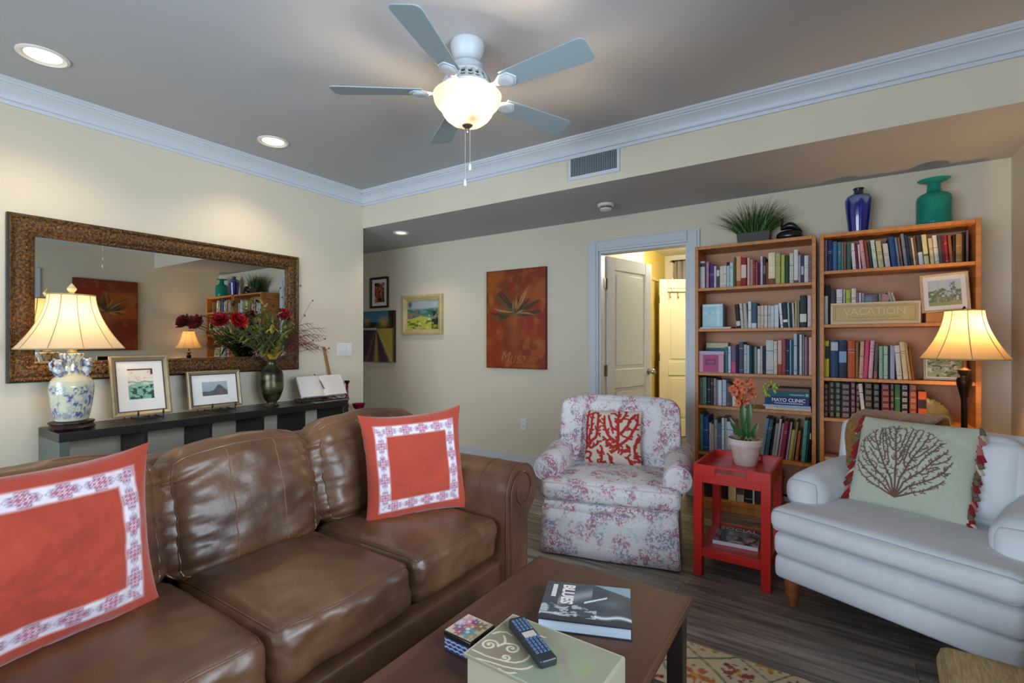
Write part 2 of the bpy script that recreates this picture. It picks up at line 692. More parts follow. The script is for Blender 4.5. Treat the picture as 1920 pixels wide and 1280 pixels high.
# front wall behind the camera with wide glass doors
FX0, FX1, FZ1 = -3.35, 0.25, 2.2
g = G().box(XL - .12, FX0, YF - .12, YF, 0, ZC).box(FX1, XR + .12, YF - .12, YF, 0, ZC).box(FX0, FX1, YF - .12, YF, FZ1, ZC)
struct('wall_front', g, M_wall)
g = G().box(-6.52, XR + .12, YF - .12, YB + .12, ZC, ZC + .1)
struct('ceiling', g, M_ceil)
g = G().box(-6.4, XR, YH, YB, ZS, ZC)
sof = struct('soffit', g, [M_wall, M_ceil])
for p in sof.data.polygons:
    if p.normal.z < -0.5:
        p.material_index = 1

def crown(name, axis, c0, c1, wall, out):
    """crown moulding profile swept along an axis; wall: coordinate of wall face; out: +1/-1 into the room"""
    prof = [(0, -.120), (.012, -.120), (.016, -.110), (.016, -.100), (.028, -.100), (.028, -.092), (.034, -.076), (.046, -.056), (.062, -.042), (.078, -.034), (.078, -.026), (.092, -.026), (.097, -.018), (.106, -.014), (.106, 0), (0, 0)]
    pts = [(wall + out * a, ZC + b) for a, b in prof]
    g = G()
    if axis == 'y':
        g.prism(pts, c0, c1, 'y')
    else:
        g.prism(pts, c0, c1, 'x')
    return struct(name, g, M_trim, smooth=True, angle=22)
crown('trim_1', 'y', YF, YH, XL, 1)
crown('trim_2', 'x', XL, XR, YH, -1)
crown('trim_3', 'y', YF, YH, XR, -1)
def baseb(name, x0, x1, y0, y1):
    g = G().box(x0, x1, y0, y1, 0, .105)
    dx, dy = (x1 - x0), (y1 - y0)
    if dx > dy:
        g.box(x0, x1, y0 + (0 if name == 'baseboard_front' else .006), y1 - (.006 if name == 'baseboard_front' else 0), .105, .125)
    else:
        g.box(x0 + (.006 if name == 'baseboard_right' else 0), x1 - (.006 if name == 'baseboard_left' else 0), y0, y1, .105, .125)
    return struct(name, g, M_trim, bevel=.003)
baseb('baseboard_back', -6.4, DX0 - .1, YB - .015, YB)
baseb('baseboard_left', XL, XL + .015, YF, YH)
baseb('baseboard_right', XR - .015, XR, YF, YB - .3)
baseb('baseboard_back_2', DX1 + .1, XR - .02, YB - .015, YB)

# windows
def window(name, horiz, a0, a1, z0, z1, wallc, nm, mull):
    """casing, sashes and panes in an opening of a wall; horiz 'x' or 'y' is the direction of the wall"""
    w = bpy.data.objects.new(name, None); C.objects.link(w); w['kind'] = 'structure'
    def bx(g, p0, p1, q0, q1, zz0, zz1):
        return g.box(p0, p1, q0, q1, zz0, zz1) if horiz == 'x' else g.box(q0, q1, p0, p1, zz0, zz1)
    s = 1 if horiz == 'x' else -1       # direction into the room
    inn = wallc + s * .018
    lo, hi = min(wallc, inn), max(wallc, inn)
    cw = .085
    for (p0, p1, zz0, zz1) in ((a0 - cw, a0, z0 - cw, z1 + cw), (a1, a1 + cw, z0 - cw, z1 + cw), (a0, a1, z1, z1 + cw), (a0, a1, z0 - cw, z0)):
        obj('casing', bx(G(), p0, p1, lo, hi, max(zz0, .0), zz1), M_trim, w, bevel=.004)
    q0, q1 = (wallc - s * .08), (wallc - s * .04)
    q0, q1 = min(q0, q1), max(q0, q1)
    n = mull
    wd = (a1 - a0) / n
    for i in range(n):
        b0, b1 = a0 + i * wd, a0 + (i + 1) * wd
        g = G()
        bx(g, b0, b0 + .05, q0, q1, z0, z1); bx(g, b1 - .05, b1, q0, q1, z0, z1)
        bx(g, b0 + .05, b1 - .05, q0, q1, z0, z0 + .06); bx(g, b0 + .05, b1 - .05, q0, q1, z1 - .06, z1)
        sash = obj('sash', g, M_trim, w, bevel=.003)
        qm = (q0 + q1) / 2
        obj('pane', bx(G(), b0 + .045, b1 - .045, qm - .003, qm + .003, z0 + .055, z1 - .055), M_pane, sash)
    return w
window('window_1', 'y', WY0, WY1, WZ0, WZ1, XR, 1, 2)
window('window_2', 'x', FX0, FX1, 0.02, FZ1, YF, 2, 4)

# ------------------------------------------------------------------ bedroom doorway and the room beyond
d1 = bpy.data.objects.new('door_1', None); C.objects.link(d1); d1['kind'] = 'structure'; d1.location = (0, 0, 0)
def casing(x0, x1, z0, z1):
    g = G().box(x0, x1, YB - .018, YB, z0, z1)
    if (x1 - x0) < .2:
        g.box(x0 + .012, x1 - .02, YB - .026, YB - .018, z0, z1 - (0.02 if z1 > 2.1 else 0))
    else:
        g.box(x0, x1, YB - .026, YB - .018, z0 + .02, z1 - .012)
    return obj('casing', g, M_trim, d1, bevel=.004)
casing(DX0 - .098, DX0, 0, DZ + .1)
casing(DX1, DX1 + .098, 0, DZ + .1)
casing(DX0, DX1, DZ, DZ + .1)
g = G().box(DX0, DX0 + .018, YB, YB + .12, 0, DZ - .018).box(DX1 - .018, DX1, YB, YB + .12, 0, DZ - .018).box(DX0, DX1, YB, YB + .12, DZ - .018, DZ)
obj('jamb', g, M_trim, d1, bevel=.002)

def door_leaf(parent, w, h, loc, ang, m, knob=True, side=-1):
    """two-panel door hinged at local x=0, thickness in y"""
    t = .036
    st, rail = .115, .12
    zs = [.22, .80, .98, h - .12]
    g = G()
    g.box(0, st, 0, t, 0, h).box(w - st, w, 0, t, 0, h)
    for z0, z1 in ((0, zs[0]), (zs[1], zs[2]), (zs[3], h)):
        g.box(st, w - st, 0, t, z0, z1)
    lf = obj('door_leaf', g, m, parent, bevel=.006, loc=loc, rot=(0, 0, ang))
    for z0, z1 in ((zs[0], zs[1]), (zs[2], zs[3])):
        g = G().box(st, w - st, .012, t - .012, z0, z1)
        for y0, y1 in ((.004, .012), (t - .012, t - .004)):
            g.box(st + .035, w - st - .035, y0, y1, z0 + .035, z1 - .035)
        obj('panel', g, m, lf, bevel=.005)
    if knob:
        g = G()
        for sg in (-1, 1):
            yb = 0 if sg < 0 else t
            Mx = Matrix.Translation((w - .06, yb, .94)) @ Matrix.Rotation(-sg * PI / 2, 4, 'X')
            g.lathe([(.03, 0), (.03, .006), (.012, .01), (.011, .035), (.024, .042), (.03, .055), (.024, .068), (.006, .074)], 16, M=Mx)
        obj('door_knob', g, M_nickel, lf, smooth=True)
    return lf
a1 = math.atan2(.70, .183)
leaf = door_leaf(d1, .735, 2.03, (DX0 + .032, YB + .125, .008), a1, M_door)
for z in (.25, .98, 1.78):
    g = G().box(DX0 + .018, DX0 + .022, YB + .075, YB + .118, z - .05, z + .05)
    g.tube([(DX0 + .024, YB + .122, z - .052), (DX0 + .024, YB + .122, z + .052)], .007, 8)
    obj('hinge', g, mat('old brass', '6E5F4A', rough=.35, metal=.9), d1)
M_cream = mat('bedroom wall paint', 'E4DCC2', rough=.8)
M_yell = mat('yellow lit wall paint', 'E3C766', rough=.8)  # warm light on this wall end and casing is put into the yellow
M_creamdoor = mat('cream door paint', 'E6DBB5', rough=.4)
g = G().box(-2.14, -2.02, YB + .12, 6.1, 0, 2.5)
struct('wall_bedroom_left', g, M_cream)
g = G().box(-2.14, -2.02, 6.1, 7.2, 0, 2.5)
struct('wall_bedroom_closet', g, M_yell)
g = G().box(-2.14, 1.0, 7.0, 7.12, 0, 2.5)
struct('wall_bedroom_back', g, M_cream)
g = G().box(.9, 1.0, YB + .12, 7.0, 0, 2.5)
struct('wall_bedroom_right', g, M_cream)
g = G().box(-2.14, 1.0, YB + .12, 7.12, 2.46, 2.56)
struct('ceiling_bedroom', g, M_cream)
d2 = bpy.data.objects.new('door_2', None); C.objects.link(d2); d2['kind'] = 'structure'
g = G().box(-2.02, -1.998, 6.12, 6.16, 0, 2.10).box(-2.02, -1.998, 6.16, 7.0, 2.06, 2.10)
obj('casing', g, M_yell, d2, bevel=.004)
lf2 = door_leaf(d2, .74, 2.06, (-1.925, 6.42, .01), 0.5834, M_creamdoor, knob=False)
for z in (.3, 1.05, 1.8):
    g = G().box(-1.932, -1.922, 6.40, 6.42, z - .05, z + .05)
    g.tube([(-1.934, 6.412, z - .05), (-1.934, 6.412, z + .05)], .008, 8)
    obj('hinge', g, mat('old brass', '6E5F4A'), d2)
# over-the-door hook rail on the inner door
hk = thing('hook_rail', 'over-the-door metal hook rail on the cream inner door', 'hook rail', (-1.925, 6.42, 0), 0.5834)
g = G().tube([(.10, -.015, 1.90), (.50, -.015, 1.90)], .006, 6)
obj('rail', g, M_nickel, hk)
for k in range(2):
    g = G().box(.16 + .22 * k, .18 + .22 * k, -.004, -.001, 1.90, 2.073).box(.16 + .22 * k, .18 + .22 * k, -.004, .040, 2.072, 2.076)
    obj('strap', g, M_nickel, hk)
for k in range(4):
    xx = .13 + .105 * k
    g = G().tube([(xx, -.018, 1.90), (xx, -.02, 1.83), (xx, -.045, 1.815), (xx, -.062, 1.84)], .005, 6)
    obj('hook', g, M_nickel, hk)
# curtain on the far bedroom wall
nx = 60
g = G()
P = []
for z in (2.36, 1.2, .25):
    for i in range(nx + 1):
        P.append((-1.86 + .62 * i / nx, 6.92 + .022 * math.sin(i * .9) - .01, z))
g.grid(P, nx, 2)
cu = obj('curtain', g, mat('grey curtain cloth', '9E9A8C', rough=.85), smooth=True, angle=180)
tag(cu, 'grey beige curtain hanging on the far wall above the inner door', 'curtain')
md = cu.modifiers.new('thick', 'SOLIDIFY'); md.thickness = .004
rod = thing('curtain_rod', 'thin dark rod carrying the grey beige bedroom curtain', 'curtain rod', (-1.55, 6.92, 2.37))
obj('pole', G().tube([(-.36, 0, 0), (.45, 0, 0)], .009, 8), M_iron, rod)
for xx in (-.34, .43):
    obj('bracket', G().box(xx - .008, xx + .008, 0, .08, -.012, .012), M_iron, rod)
point_light('bedroom_lamp', (-1.2, 5.7, 2.2), 38, (1.0, .94, .82), .15)

# ------------------------------------------------------------------ recessed lights
M_can = emit('recessed lamp glow', 'FFE3B8', 14)
M_ring = mat('white light ring', 'E8E4DC', rough=.4)
def downlight(x, y, z, label, energy, grp='recessed ceiling lights', r=.085):
    t = thing('recessed_light', label, 'ceiling light', (x, y, z), 0, grp)
    g = G().lathe([(r + .018, 0), (r + .018, -.006), (r + .006, -.010), (r - .004, -.004), (r - .012, -.001)], 32, cap=False)
    obj('trim_ring', g, M_ring, t, smooth=True)
    g = G().lathe([(r - .012, -.001), (r - .03, -.0035)], 32, cap=False)
    obj('baffle', g, emit('baffle glow', 'FFE9C6', 2.2), t, smooth=True)
    g = G().lathe([(r - .03, -.0035), (.001, -.004)], 32, cap=False)
    obj('lamp', g, M_can, t, smooth=True)
    spot_light('downlight_lamp', (x, y, z - .03), energy, (1, .80, .55), math.radians(125), .75, .05)
    return t
downlight(-3.346, .765, ZC, 'round recessed light above the blue and white lamp', 20)
downlight(-3.387, 2.004, ZC, 'round recessed light between fan and wall mirror', 20)
downlight(-3.693, 3.545, ZS, 'small recessed light in the hall soffit by the three pictures', 11, r=.062)

# ------------------------------------------------------------------ things on walls and soffit
M_plast = mat('white plastic', 'E4E4E2', rough=.35)
sm = thing('smoke_detector', 'round white smoke detector under the soffit near the door', 'smoke detector', (-1.554, 3.733, ZS))
obj('base', G().lathe([(.066, 0), (.066, -.014), (.058, -.02), (.05, -.021)], 28), M_plast, sm, smooth=True)
g = G()
for k in range(10):
    a = 2 * PI * k / 10
    g.box(.036, .046, -.006, .006, -.042, -.018, M=Matrix.Rotation(a, 4, 'Z'))
obj('vent_fins', g, mat('grey plastic', '6C6E70', rough=.5), sm)
obj('cap', G().lathe([(.048, -.036), (.048, -.044), (.03, -.052), (.002, -.054)], 28), M_plast, sm, smooth=True)

vt = thing('air_vent', 'white framed air vent grille on the soffit face', 'vent', (-1.429, YH, 2.503))
g = G()
vw, vh = .197, .092
g.box(-vw, vw, -.012, 0, vh - .028, vh).box(-vw, vw, -.012, 0, -vh, -vh + .028).box(-vw, -vw + .022, -.012, 0, -vh + .028, vh - .028).box(vw - .022, vw, -.012, 0, -vh + .028, vh - .028)
obj('frame', g, M_trim, vt, bevel=.004)
obj('duct', G().box(-vw + .022, vw - .022, -.002, -.0005, -vh + .028, vh - .028), mat('dark duct', '3A3F42', rough=.8), vt)
M_lou = mat('grey louvre', '8E979C', rough=.5)
lv = None
for k in range(26):
    xx = -vw + .032 + k * (2 * vw - .064) / 25
    if lv is None:
        lv = obj('louvre', G().box(-.0022, .0022, -.010, -.003, -vh + .029, vh - .029), M_lou, vt, loc=(xx, 0, 0))
    else:
        dup(lv, vt, (xx, 0, 0))
cb = None
for k in range(9):
    zz = -vh + .038 + k * (2 * vh - .076) / 8
    if cb is None:
        cb = obj('cross_bar', G().box(-vw + .022, vw - .022, -.006, -.004, -.0014, .0014), M_lou, vt, loc=(0, 0, zz))
    else:
        dup(cb, vt, (0, 0, zz))

sw = thing('light_switch', 'wide white switch plate on the left wall by the hall corner', 'light switch', (XL, 2.99, 1.175))
obj('plate', G().box(0, .006, -.085, .085, -.058, .058), M_plast, sw, bevel=.003)
for k in range(3):
    obj('rocker', G().box(.006, .010, -.055 + k * .055 - .017, -.055 + k * .055 + .017, -.034, .034), M_plast, sw, bevel=.002)
ol = thing('wall_outlet', 'white power outlet low on the back wall left of the door', 'outlet', (-2.591, YB, .428))
obj('plate', G().box(-.036, .036, -.006, 0, -.058, .058), M_plast, ol, bevel=.003)
for z in (-.024, .024):
    so = obj('socket', G().box(-.017, .017, -.009, -.006, z - .017, z + .017), M_plast, ol, bevel=.002)
    obj('slot', G().box(-.008, -.005, -.0095, -.0085, z - .004, z + .008).box(.005, .008, -.0095, -.0085, z - .004, z + .008), M_black, so)

# ================================================================== CEILING FAN
fx, fy = -1.495, 1.872
M_fan = mat('white fan enamel', 'C3CCD0', rough=.4)
M_blade = mat('shaded fan blade', '93A3A8', rough=.5)  # blade colour darkened to carry the shade on the undersides
fan = thing('ceiling_fan', 'white five blade ceiling fan with lit frosted glass bowl', 'ceiling fan', (fx, fy, 0))
obj('canopy', G().lathe([(.080, ZC), (.082, ZC - .008), (.081, ZC - .024), (.074, ZC - .05), (.060, ZC - .076), (.046, ZC - .086), (.020, ZC - .088), (.004, ZC - .088)], 32), M_fan, fan, smooth=True)
obj('downrod', G().lathe([(.020, 2.605), (.020, 2.590), (.030, 2.587), (.030, 2.58)], 16), M_fan, fan, smooth=True)
obj('motor_housing', G().lathe([(.012, 2.588), (.050, 2.588), (.074, 2.584), (.080, 2.576), (.080, 2.552), (.088, 2.544), (.092, 2.538), (.090, 2.532), (.02, 2.53)], 36), M_fan, fan, smooth=True, angle=50)
# pierced collar under the motor
g = G()
for k in range(20):
    a = 2 * PI * k / 20
    Mr = Matrix.Rotation(a, 4, 'Z')
    g.tube([(.090, 0, 2.530), (.104, 0, 2.512), (.120, 0, 2.474)], [.005, .007, .009], 6, M=Mr)
    g.tube([(.112, -.017, 2.492), (.110, 0, 2.502), (.112, .017, 2.492)], .003, 5, M=Mr)
g.lathe([(.084, 2.536), (.094, 2.534), (.096, 2.524), (.088, 2.520)], 36, cap=False)
g.lathe([(.108, 2.484), (.126, 2.478), (.132, 2.466), (.128, 2.456), (.112, 2.452)], 36, cap=False)
obj('filigree_collar', g, M_fan, fan, smooth=True)
obj('collar_core', G().lathe([(.074, 2.53), (.100, 2.46), (.100, 2.444)], 28), mat('grey collar metal', '8E8C84', rough=.5), fan, smooth=True)  # core in a darker grey than the fan enamel
def blade_outline():
    p = [(.215, -.050)]
    p += [(.60, -.068)] + arc(.622, -.040, .028, -90, 0, 5) + arc(.622, .040, .028, 0, 90, 5) + [(.60, .068), (.215, .050)]
    return p
blade0 = None
for k in range(5):
    a = math.radians(-.5 + 72 * k)
    if blade0 is None:
        blade0 = obj('blade', G().prism(blade_outline(), -.003, .003), M_blade, fan, bevel=.0015)
        g = G()
        g.prism([(.095, -.016), (.17, -.012), (.21, -.040), (.255, -.042), (.275, -.018), (.285, 0), (.275, .018), (.255, .042), (.21, .040), (.17, .012), (.095, .016)], -.010, -.004)
        br = obj('blade_bracket', g, M_fan, blade0, bevel=.003)
        g = G().lathe([(.034, -.010), (.036, -.014), (.026, -.020), (.012, -.018), (.001, -.019)], 20, c=(.225, 0, 0), sx=1.15)
        br2 = obj('medallion', g, M_fan, blade0, smooth=True)
        b = blade0
    else:
        b = dup(blade0, fan); dup(br, b); dup(br2, b)
    b.location = (0, 0, 2.455)
    b.rotation_euler = (math.radians(-12), 0, a)
M_bowl = shade_mat('frosted alabaster glass', 'AC978A', .19)
g = G().lathe([(.166, 2.436), (.163, 2.424), (.160, 2.408), (.150, 2.392), (.136, 2.378), (.128, 2.366), (.120, 2.350), (.104, 2.328), (.080, 2.309), (.045, 2.297), (.012, 2.294)], 48, cap=False)
obj('light_bowl', g, M_bowl, fan, smooth=True, angle=180)
obj('bowl_holder', G().lathe([(.104, 2.452), (.104, 2.444), (.014, 2.436), (.014, 2.30)], 28, cap=False), M_fan, fan, smooth=True)
obj('finial', G().lathe([(.026, 2.298), (.026, 2.292), (.016, 2.284), (.008, 2.276), (.009, 2.266), (.006, 2.258), (.001, 2.256)], 20), M_nickel, fan, smooth=True)
M_bulb = emit('bulb glow', 'FFD9A0', 30)
for sx_, sy_ in ((.055, -.03), (-.055, .03)):
    bl = obj('bulb', G().ball((0, 0, 0), .022, 14, 9, sc=(1, 1, 1.2)), M_bulb, fan, smooth=True, loc=(sx_, sy_, 2.365))
    point_light('fan_lamp', (fx + sx_, fy + sy_, 2.385), 20, (1.0, .76, .5), .028)
for (dx, dy, z1) in ((.012, .004, 2.075), (-.010, -.006, 2.00)):
    g = G()
    z = 2.284
    while z > z1 + .03:
        g.ball((dx, dy, z), .0022, 6, 5)
        z -= .0058
    ch = obj('pull_chain', g, M_nickel, fan, smooth=True)
    obj('pull_knob', G().lathe([(.002, z1 + .034), (.006, z1 + .028), (.0075, z1 + .012), (.006, z1), (.001, z1 - .001)], 12, c=(dx, dy, 0)), M_plast, ch, smooth=True)

# ================================================================== LEATHER SOFA
M_lea = mat('brown leather', '40281A', rough=.42, col2='7A5438', vscale=2.4, bump=.32, bscale=15, spec=.6, lo=.32, hi=.70, detail=6)
M_seamt = mat('tan seam leather', '7A5740', rough=.45)
M_lea2 = mat('brown leather piping', '52321F', rough=.38, spec=.5)
sofa = thing('leather_sofa', 'brown leather three seat sofa with rolled arms below the wall mirror', 'sofa', (-1.75, .97, 0))
SO = Matrix.Translation((1.75, -.97, 0))          # world to sofa frame
def leather_block(name, W, D, H, r, M, puff, side, n=30, wr=.006, seed=0, loops=(), lines=(), wfn=None, wscale=5.0):
    Q, fs = cushion(W, D, H, r, puff, n, side, wr, wscale, seed, wfn)
    P = cushion.P.copy()
    Mx = SO @ M
    o = obj(name, G().add([Mx @ Vector(q) for q in Q], fs), M_lea, sofa, smooth=True, angle=180)
    g = G()
    for ax, sg in loops:
        g.tube([Mx @ Vector(q) for q in edge_loop(Q, P, ax, sg)], .0032, 6, closed=True)
    if loops:
        obj('piping', g, M_lea, o, smooth=True)
    if lines:
        g = G()
        for (ax, sg, la, val) in lines:
            g.tube([Mx @ Vector(q) for q in face_line(Q, P, ax, sg, la, val)][1:-1], .0022, 5)
        obj('seam', g, M_seamt, o, smooth=True)
    return o
# seat cushions (x: depth, y: width)
for k, (y0, y1) in enumerate(((.16, .735), (.745, 1.262), (1.272, 1.785))):
    def pulls(Q, P, N, k=k, w=y1 - y0):
        # soft sag and creases running in from the back edge
        top = (P[:, 2] > .5)
        x, y_ = Q[:, 0], Q[:, 1]
        cr = np.zeros(len(Q))
        for j in range(7):
            yy = (vn(np.array([j * 1.7]), np.array([k * 2.3]), 3)[0] - .5) * w * 1.2
            cr -= np.exp(-((y_ - yy - .25 * (x + .1) * (1 if j % 2 else -1)) / .012) ** 2) * np.clip((.18 - x) / .4, 0, 1) * .006
        Q[:, 2] += np.where(top, cr, 0)
        fr = (P[:, 0] > .5)
        cf = (fbm(y_ * 9 + k * 5 + Q[:, 2] * 7, Q[:, 2] * 10 - y_ * 6, 9) - .5) * .034
        Q[:, 0] += np.where(fr, cf, 0)
        return Q
    leather_block('seat_cushion', .62, y1 - y0, .185, .05, Matrix.Translation((-1.555, (y0 + y1) / 2, .372 + .002 * k)), .022, .014, 34, .004, k, loops=((2, 1),), wfn=pulls)
# back cushions
for k, (y0, y1, dz) in enumerate(((.10, .715, -.022), (.725, 1.285, -.030), (1.295, 1.92, -.006))):
    def folds(Q, P, N, k=k, w=y1 - y0):
        fr = P[:, 0] > .5
        y_, z_ = Q[:, 1], Q[:, 2]
        f = 0
        # creases fanning from the side seams and bottom corners
        for j in range(15):
            a = 1.6 * (vn(np.array([j * 2.1]), np.array([k * 3.7]), 5)[0] - .5)
            zz = -.20 + .38 * j / 15
            sgn = -1 if j % 2 else 1
            edge = np.clip((sgn * y_ / (w / 2) - .15) / .85, 0, 1)
            f = f - np.exp(-((z_ - zz - a * .5 * (w / 2 - sgn * y_)) / .011) ** 2) * edge * .013
        f = f + (fbm(y_ * 6 + z_ * 3 + k * 3, z_ * 8 - y_ * 3, 4) - .5) * .042
        Q[:, 0] += np.where(fr, f, 0)
        # slumped top
        Q[:, 2] += np.where(P[:, 2] > .5, -.018 * (2 * y_ / w) ** 2 + (fbm(y_ * 5 + k, Q[:, 0] * 5, 2) - .5) * .02, 0)
        return Q
    Mx = Matrix.Translation((-1.925, (y0 + y1) / 2, .665 + dz)) @ Matrix.Rotation(math.radians(-13), 4, 'Y')
    leather_block('back_cushion', .23, y1 - y0, .46, .085, Mx, .02, .045, 38, .004, 10 + k, loops=((0, 1),), lines=((0, 1, 1, -.30), (0, 1, 1, .36)), wfn=folds)
# back frame
leather_block('back_frame', .20, 1.86, .70, .07, Matrix.Translation((-2.13, .97, .46)) @ Matrix.Rotation(math.radians(-6), 4, 'Y'), .01, .01, 18, .003, 21)
# front rails under the cushions
for z0, z1, xf in ((.165, .275, -1.235), (.045, .165, -1.243)):
    leather_block('front_rail', .85, 1.66, z1 - z0, .018, Matrix.Translation((xf - .425, .97, (z0 + z1) / 2)), .0, .004, 12, .001, 31)
def sofa_arm(yin, s):
    """rolled arm; s=+1 scroll to +Y"""
    yc, zc, R = yin + s * .125, .56, .122
    inner = [(yin, .05), (yin, zc)]
    top = [(yc - s * R * math.cos(math.radians(t)), zc + R * math.sin(math.radians(t))) for t in range(0, 181, 12)]
    low = [(yc + s * R * math.cos(math.radians(t)), zc - R * math.sin(math.radians(t))) for t in range(12, 70, 12)]
    out = [(yin + s * .165, .42), (yin + s * .16, .05)]
    pts = [(yin, .05)] + top + low + out
    cx = sum(p[0] for p in pts) / len(pts); cz = sum(p[1] for p in pts) / len(pts)
    g = G()
    n = len(pts)
    secs = [(-2.14, 1.0), (-1.7, 1.0), (-1.30, 1.0), (-1.225, 1.0), (-1.212, .985), (-1.206, .95)]
    vs = []
    for x, q in secs:
        vs += [(x, yc + (p[0] - yc) * q if False else cx + (p[0] - cx) * q, cz + (p[1] - cz) * q) for p in pts]
    fs = []
    for i in range(len(secs) - 1):
        for j in range(n):
            fs.append((i * n + j, i * n + (j + 1) % n, (i + 1) * n + (j + 1) % n, (i + 1) * n + j))
    fs.append(tuple(range(n))); fs.append(tuple((len(secs) - 1) * n + j for j in range(n)))
    g.add(vs, fs, SO)
    arm = obj('arm', g, M_lea, sofa, smooth=True, angle=45)
    loop = [(-1.212, cx + (p[0] - cx) * .99, cz + (p[1] - cz) * .99) for p in pts]
    g = G().tube([SO @ Vector(p) for p in loop], .007, 6)
    sp = []
    for t in range(0, 400, 20):          # scroll line on the front panel
        q = R * (.80 - .0011 * t)
        sp.append(SO @ Vector((-1.203, yc - s * q * math.cos(math.radians(t)), zc + q * math.sin(math.radians(t)))))
    g.tube([SO @ Vector((-1.205, yin + s * .03, .08))] + [SO @ Vector((-1.203, yin + s * .026, .45))] + sp, .0045, 6)
    obj('piping', g, M_lea2, arm, smooth=True)
    # pleats gathered over the roll
    g = G()
    for x in (-1.36, -1.62, -1.88):
        g.tube([SO @ Vector((x, yc - s * (R + .0005) * math.cos(math.radians(t)), zc + (R + .0005) * math.sin(math.radians(t)))) for t in range(0, 181, 15)], .003, 5)
    obj('seam', g, M_lea2, arm, smooth=True)
sofa_arm(1.79, 1)
sofa_arm(.15, -1)
for (x, y_) in ((-1.29, .08), (-1.29, 1.86), (-2.1, .08), (-2.1, 1.86)):
    obj('foot', G().lathe([(.03, 0), (.036, .02), (.032, .05)], 16, c=(x, y_, 0), M=SO), mat('dark foot wood', '2A1A12', rough=.4), sofa, smooth=True)

# ================================================================== COFFEE TABLE
M_tab = mat('dark walnut top', '4A2E1F', rough=.34, col2='573726', vscale=2.2, stretch=(9, .7, 1), bump=.05, bscale=30, spec=.45, detail=6)
M_tabd = mat('espresso wood', '241812', rough=.35)
TX0, TX1, TY0, TY1, TZ = -.945, -.382, .45, 1.62, .43
tab = thing('coffee_table', 'dark walnut coffee table in front of the leather sofa', 'coffee table', ((TX0 + TX1) / 2, (TY0 + TY1) / 2, 0))
hx, hy = (TX1 - TX0) / 2, (TY1 - TY0) / 2
obj('tabletop', G().box(-hx, hx, -hy, hy, TZ - .032, TZ), M_tab, tab, bevel=.005)
g = G().box(-hx + .03, hx - .03, hy - .05, hy - .03, TZ - .10, TZ - .032).box(-hx + .03, hx - .03, -hy + .03, -hy + .05, TZ - .10, TZ - .032)
g.box(hx - .05, hx - .03, -hy + .05, hy - .05, TZ - .10, TZ - .032).box(-hx + .03, -hx + .05, -hy + .05, hy - .05, TZ - .10, TZ - .032)
obj('apron', g, M_tabd, tab, bevel=.002)
for sx_ in (-1, 1):
    for sy_ in (-1, 1):
        cx, cy = sx_ * (hx - .038), sy_ * (hy - .038)
        obj('leg', G().box(cx - .025, cx + .025, cy - .025, cy + .025, .014, TZ - .032), M_tabd, tab, bevel=.003)
obj('lower_shelf', G().box(-hx + .02, hx - .02, -hy + .02, hy - .02, .12, .14), M_tabd, tab, bevel=.002)

# ================================================================== CONSOLE TABLE
M_con = mat('black brown veneer', '1E1A18', rough=.3, spec=.5, var=.15, vscale=4, stretch=(1, 12, 1))
CX0, CX1, CY0, CY1, CZ = XL + .004, -3.50, .863, 2.74, .748
con = thing('console_table', 'long black brown open console shelf under the framed mirror', 'console', (CX0, CY0, 0))
cd, cl = CX1 - CX0, CY1 - CY0
obj('top', G().box(0, cd, 0, cl, CZ - .05, CZ), M_con, con, bevel=.002)
obj('side_panel', G().box(0, cd, 0, .045, 0, CZ - .05), mat('side panel with reflection', '5B625C', rough=.35), con, bevel=.002)  # grey green is reflected light painted onto the near end panel
obj('side_panel', G().box(0, cd, cl - .045, cl, 0, CZ - .05), M_con, con, bevel=.002)
obj('bottom_panel', G().box(0, cd, .045, cl - .045, 0.0, .045), M_con, con, bevel=.002)
obj('shelf', G().box(.002, cd - .002, .045, cl - .045, .355, .372), M_con, con)
for yy in (1.265, 1.635, 1.995, 2.33):
    obj('divider', G().box(.002, cd - .002, yy - CY0 - .009, yy - CY0 + .009, .045, CZ - .05), M_con, con)

# ================================================================== BOOKCASES
M_bk = mat('honey beech veneer', 'BC7A3E', rough=.42, var=.16, vscale=3, stretch=(1, 1, 12), spec=.4)
M_bkh = mat('honey beech shelf', 'C07F42', rough=.42, var=.14, vscale=3, stretch=(9, 1, 1), spec=.4)
BF, BB = 3.860, 4.134
BTOP = 1.962
SH = {'L': [1.648, 1.343, 1.016, .770, .420, .074], 'R': [1.714, 1.360, 1.008, .741, .455, .074]}
def bookcase(x0, x1, shelves, label):
    t = thing('bookcase', label, 'bookcase', (x0, BF, 0), 0, 'bookcases against the back wall')
    wd, dp = x1 - x0, BB - BF
    for a in (0, wd - .024):
        obj('side_panel', G().box(a, a + .024, 0, dp, 0, BTOP), M_bk, t, bevel=.0015)
    obj('top_panel', G().box(.024, wd - .024, .004, dp, BTOP - .024, BTOP - .001), M_bkh, t, bevel=.0015)
    obj('back_panel', G().box(.024, wd - .024, dp - .006, dp, .07, BTOP - .024), mat('pale beech back', 'C89472', rough=.6), t)
    obj('plinth', G().box(.024, wd - .024, .012, .028, 0, .052), M_bkh, t)
    for z in shelves:
        obj('shelf', G().box(.024, wd - .024, .006 if z < 1.1 else .004, dp - .006, z - .021, z), M_bkh, t, bevel=.0015)
    return t
bookcase(-.890, -.111, SH['L'], 'honey wood bookcase with the grass pot on top')
bookcase(-.090, .702, SH['R'], 'honey wood bookcase with the blue and teal vases on top')

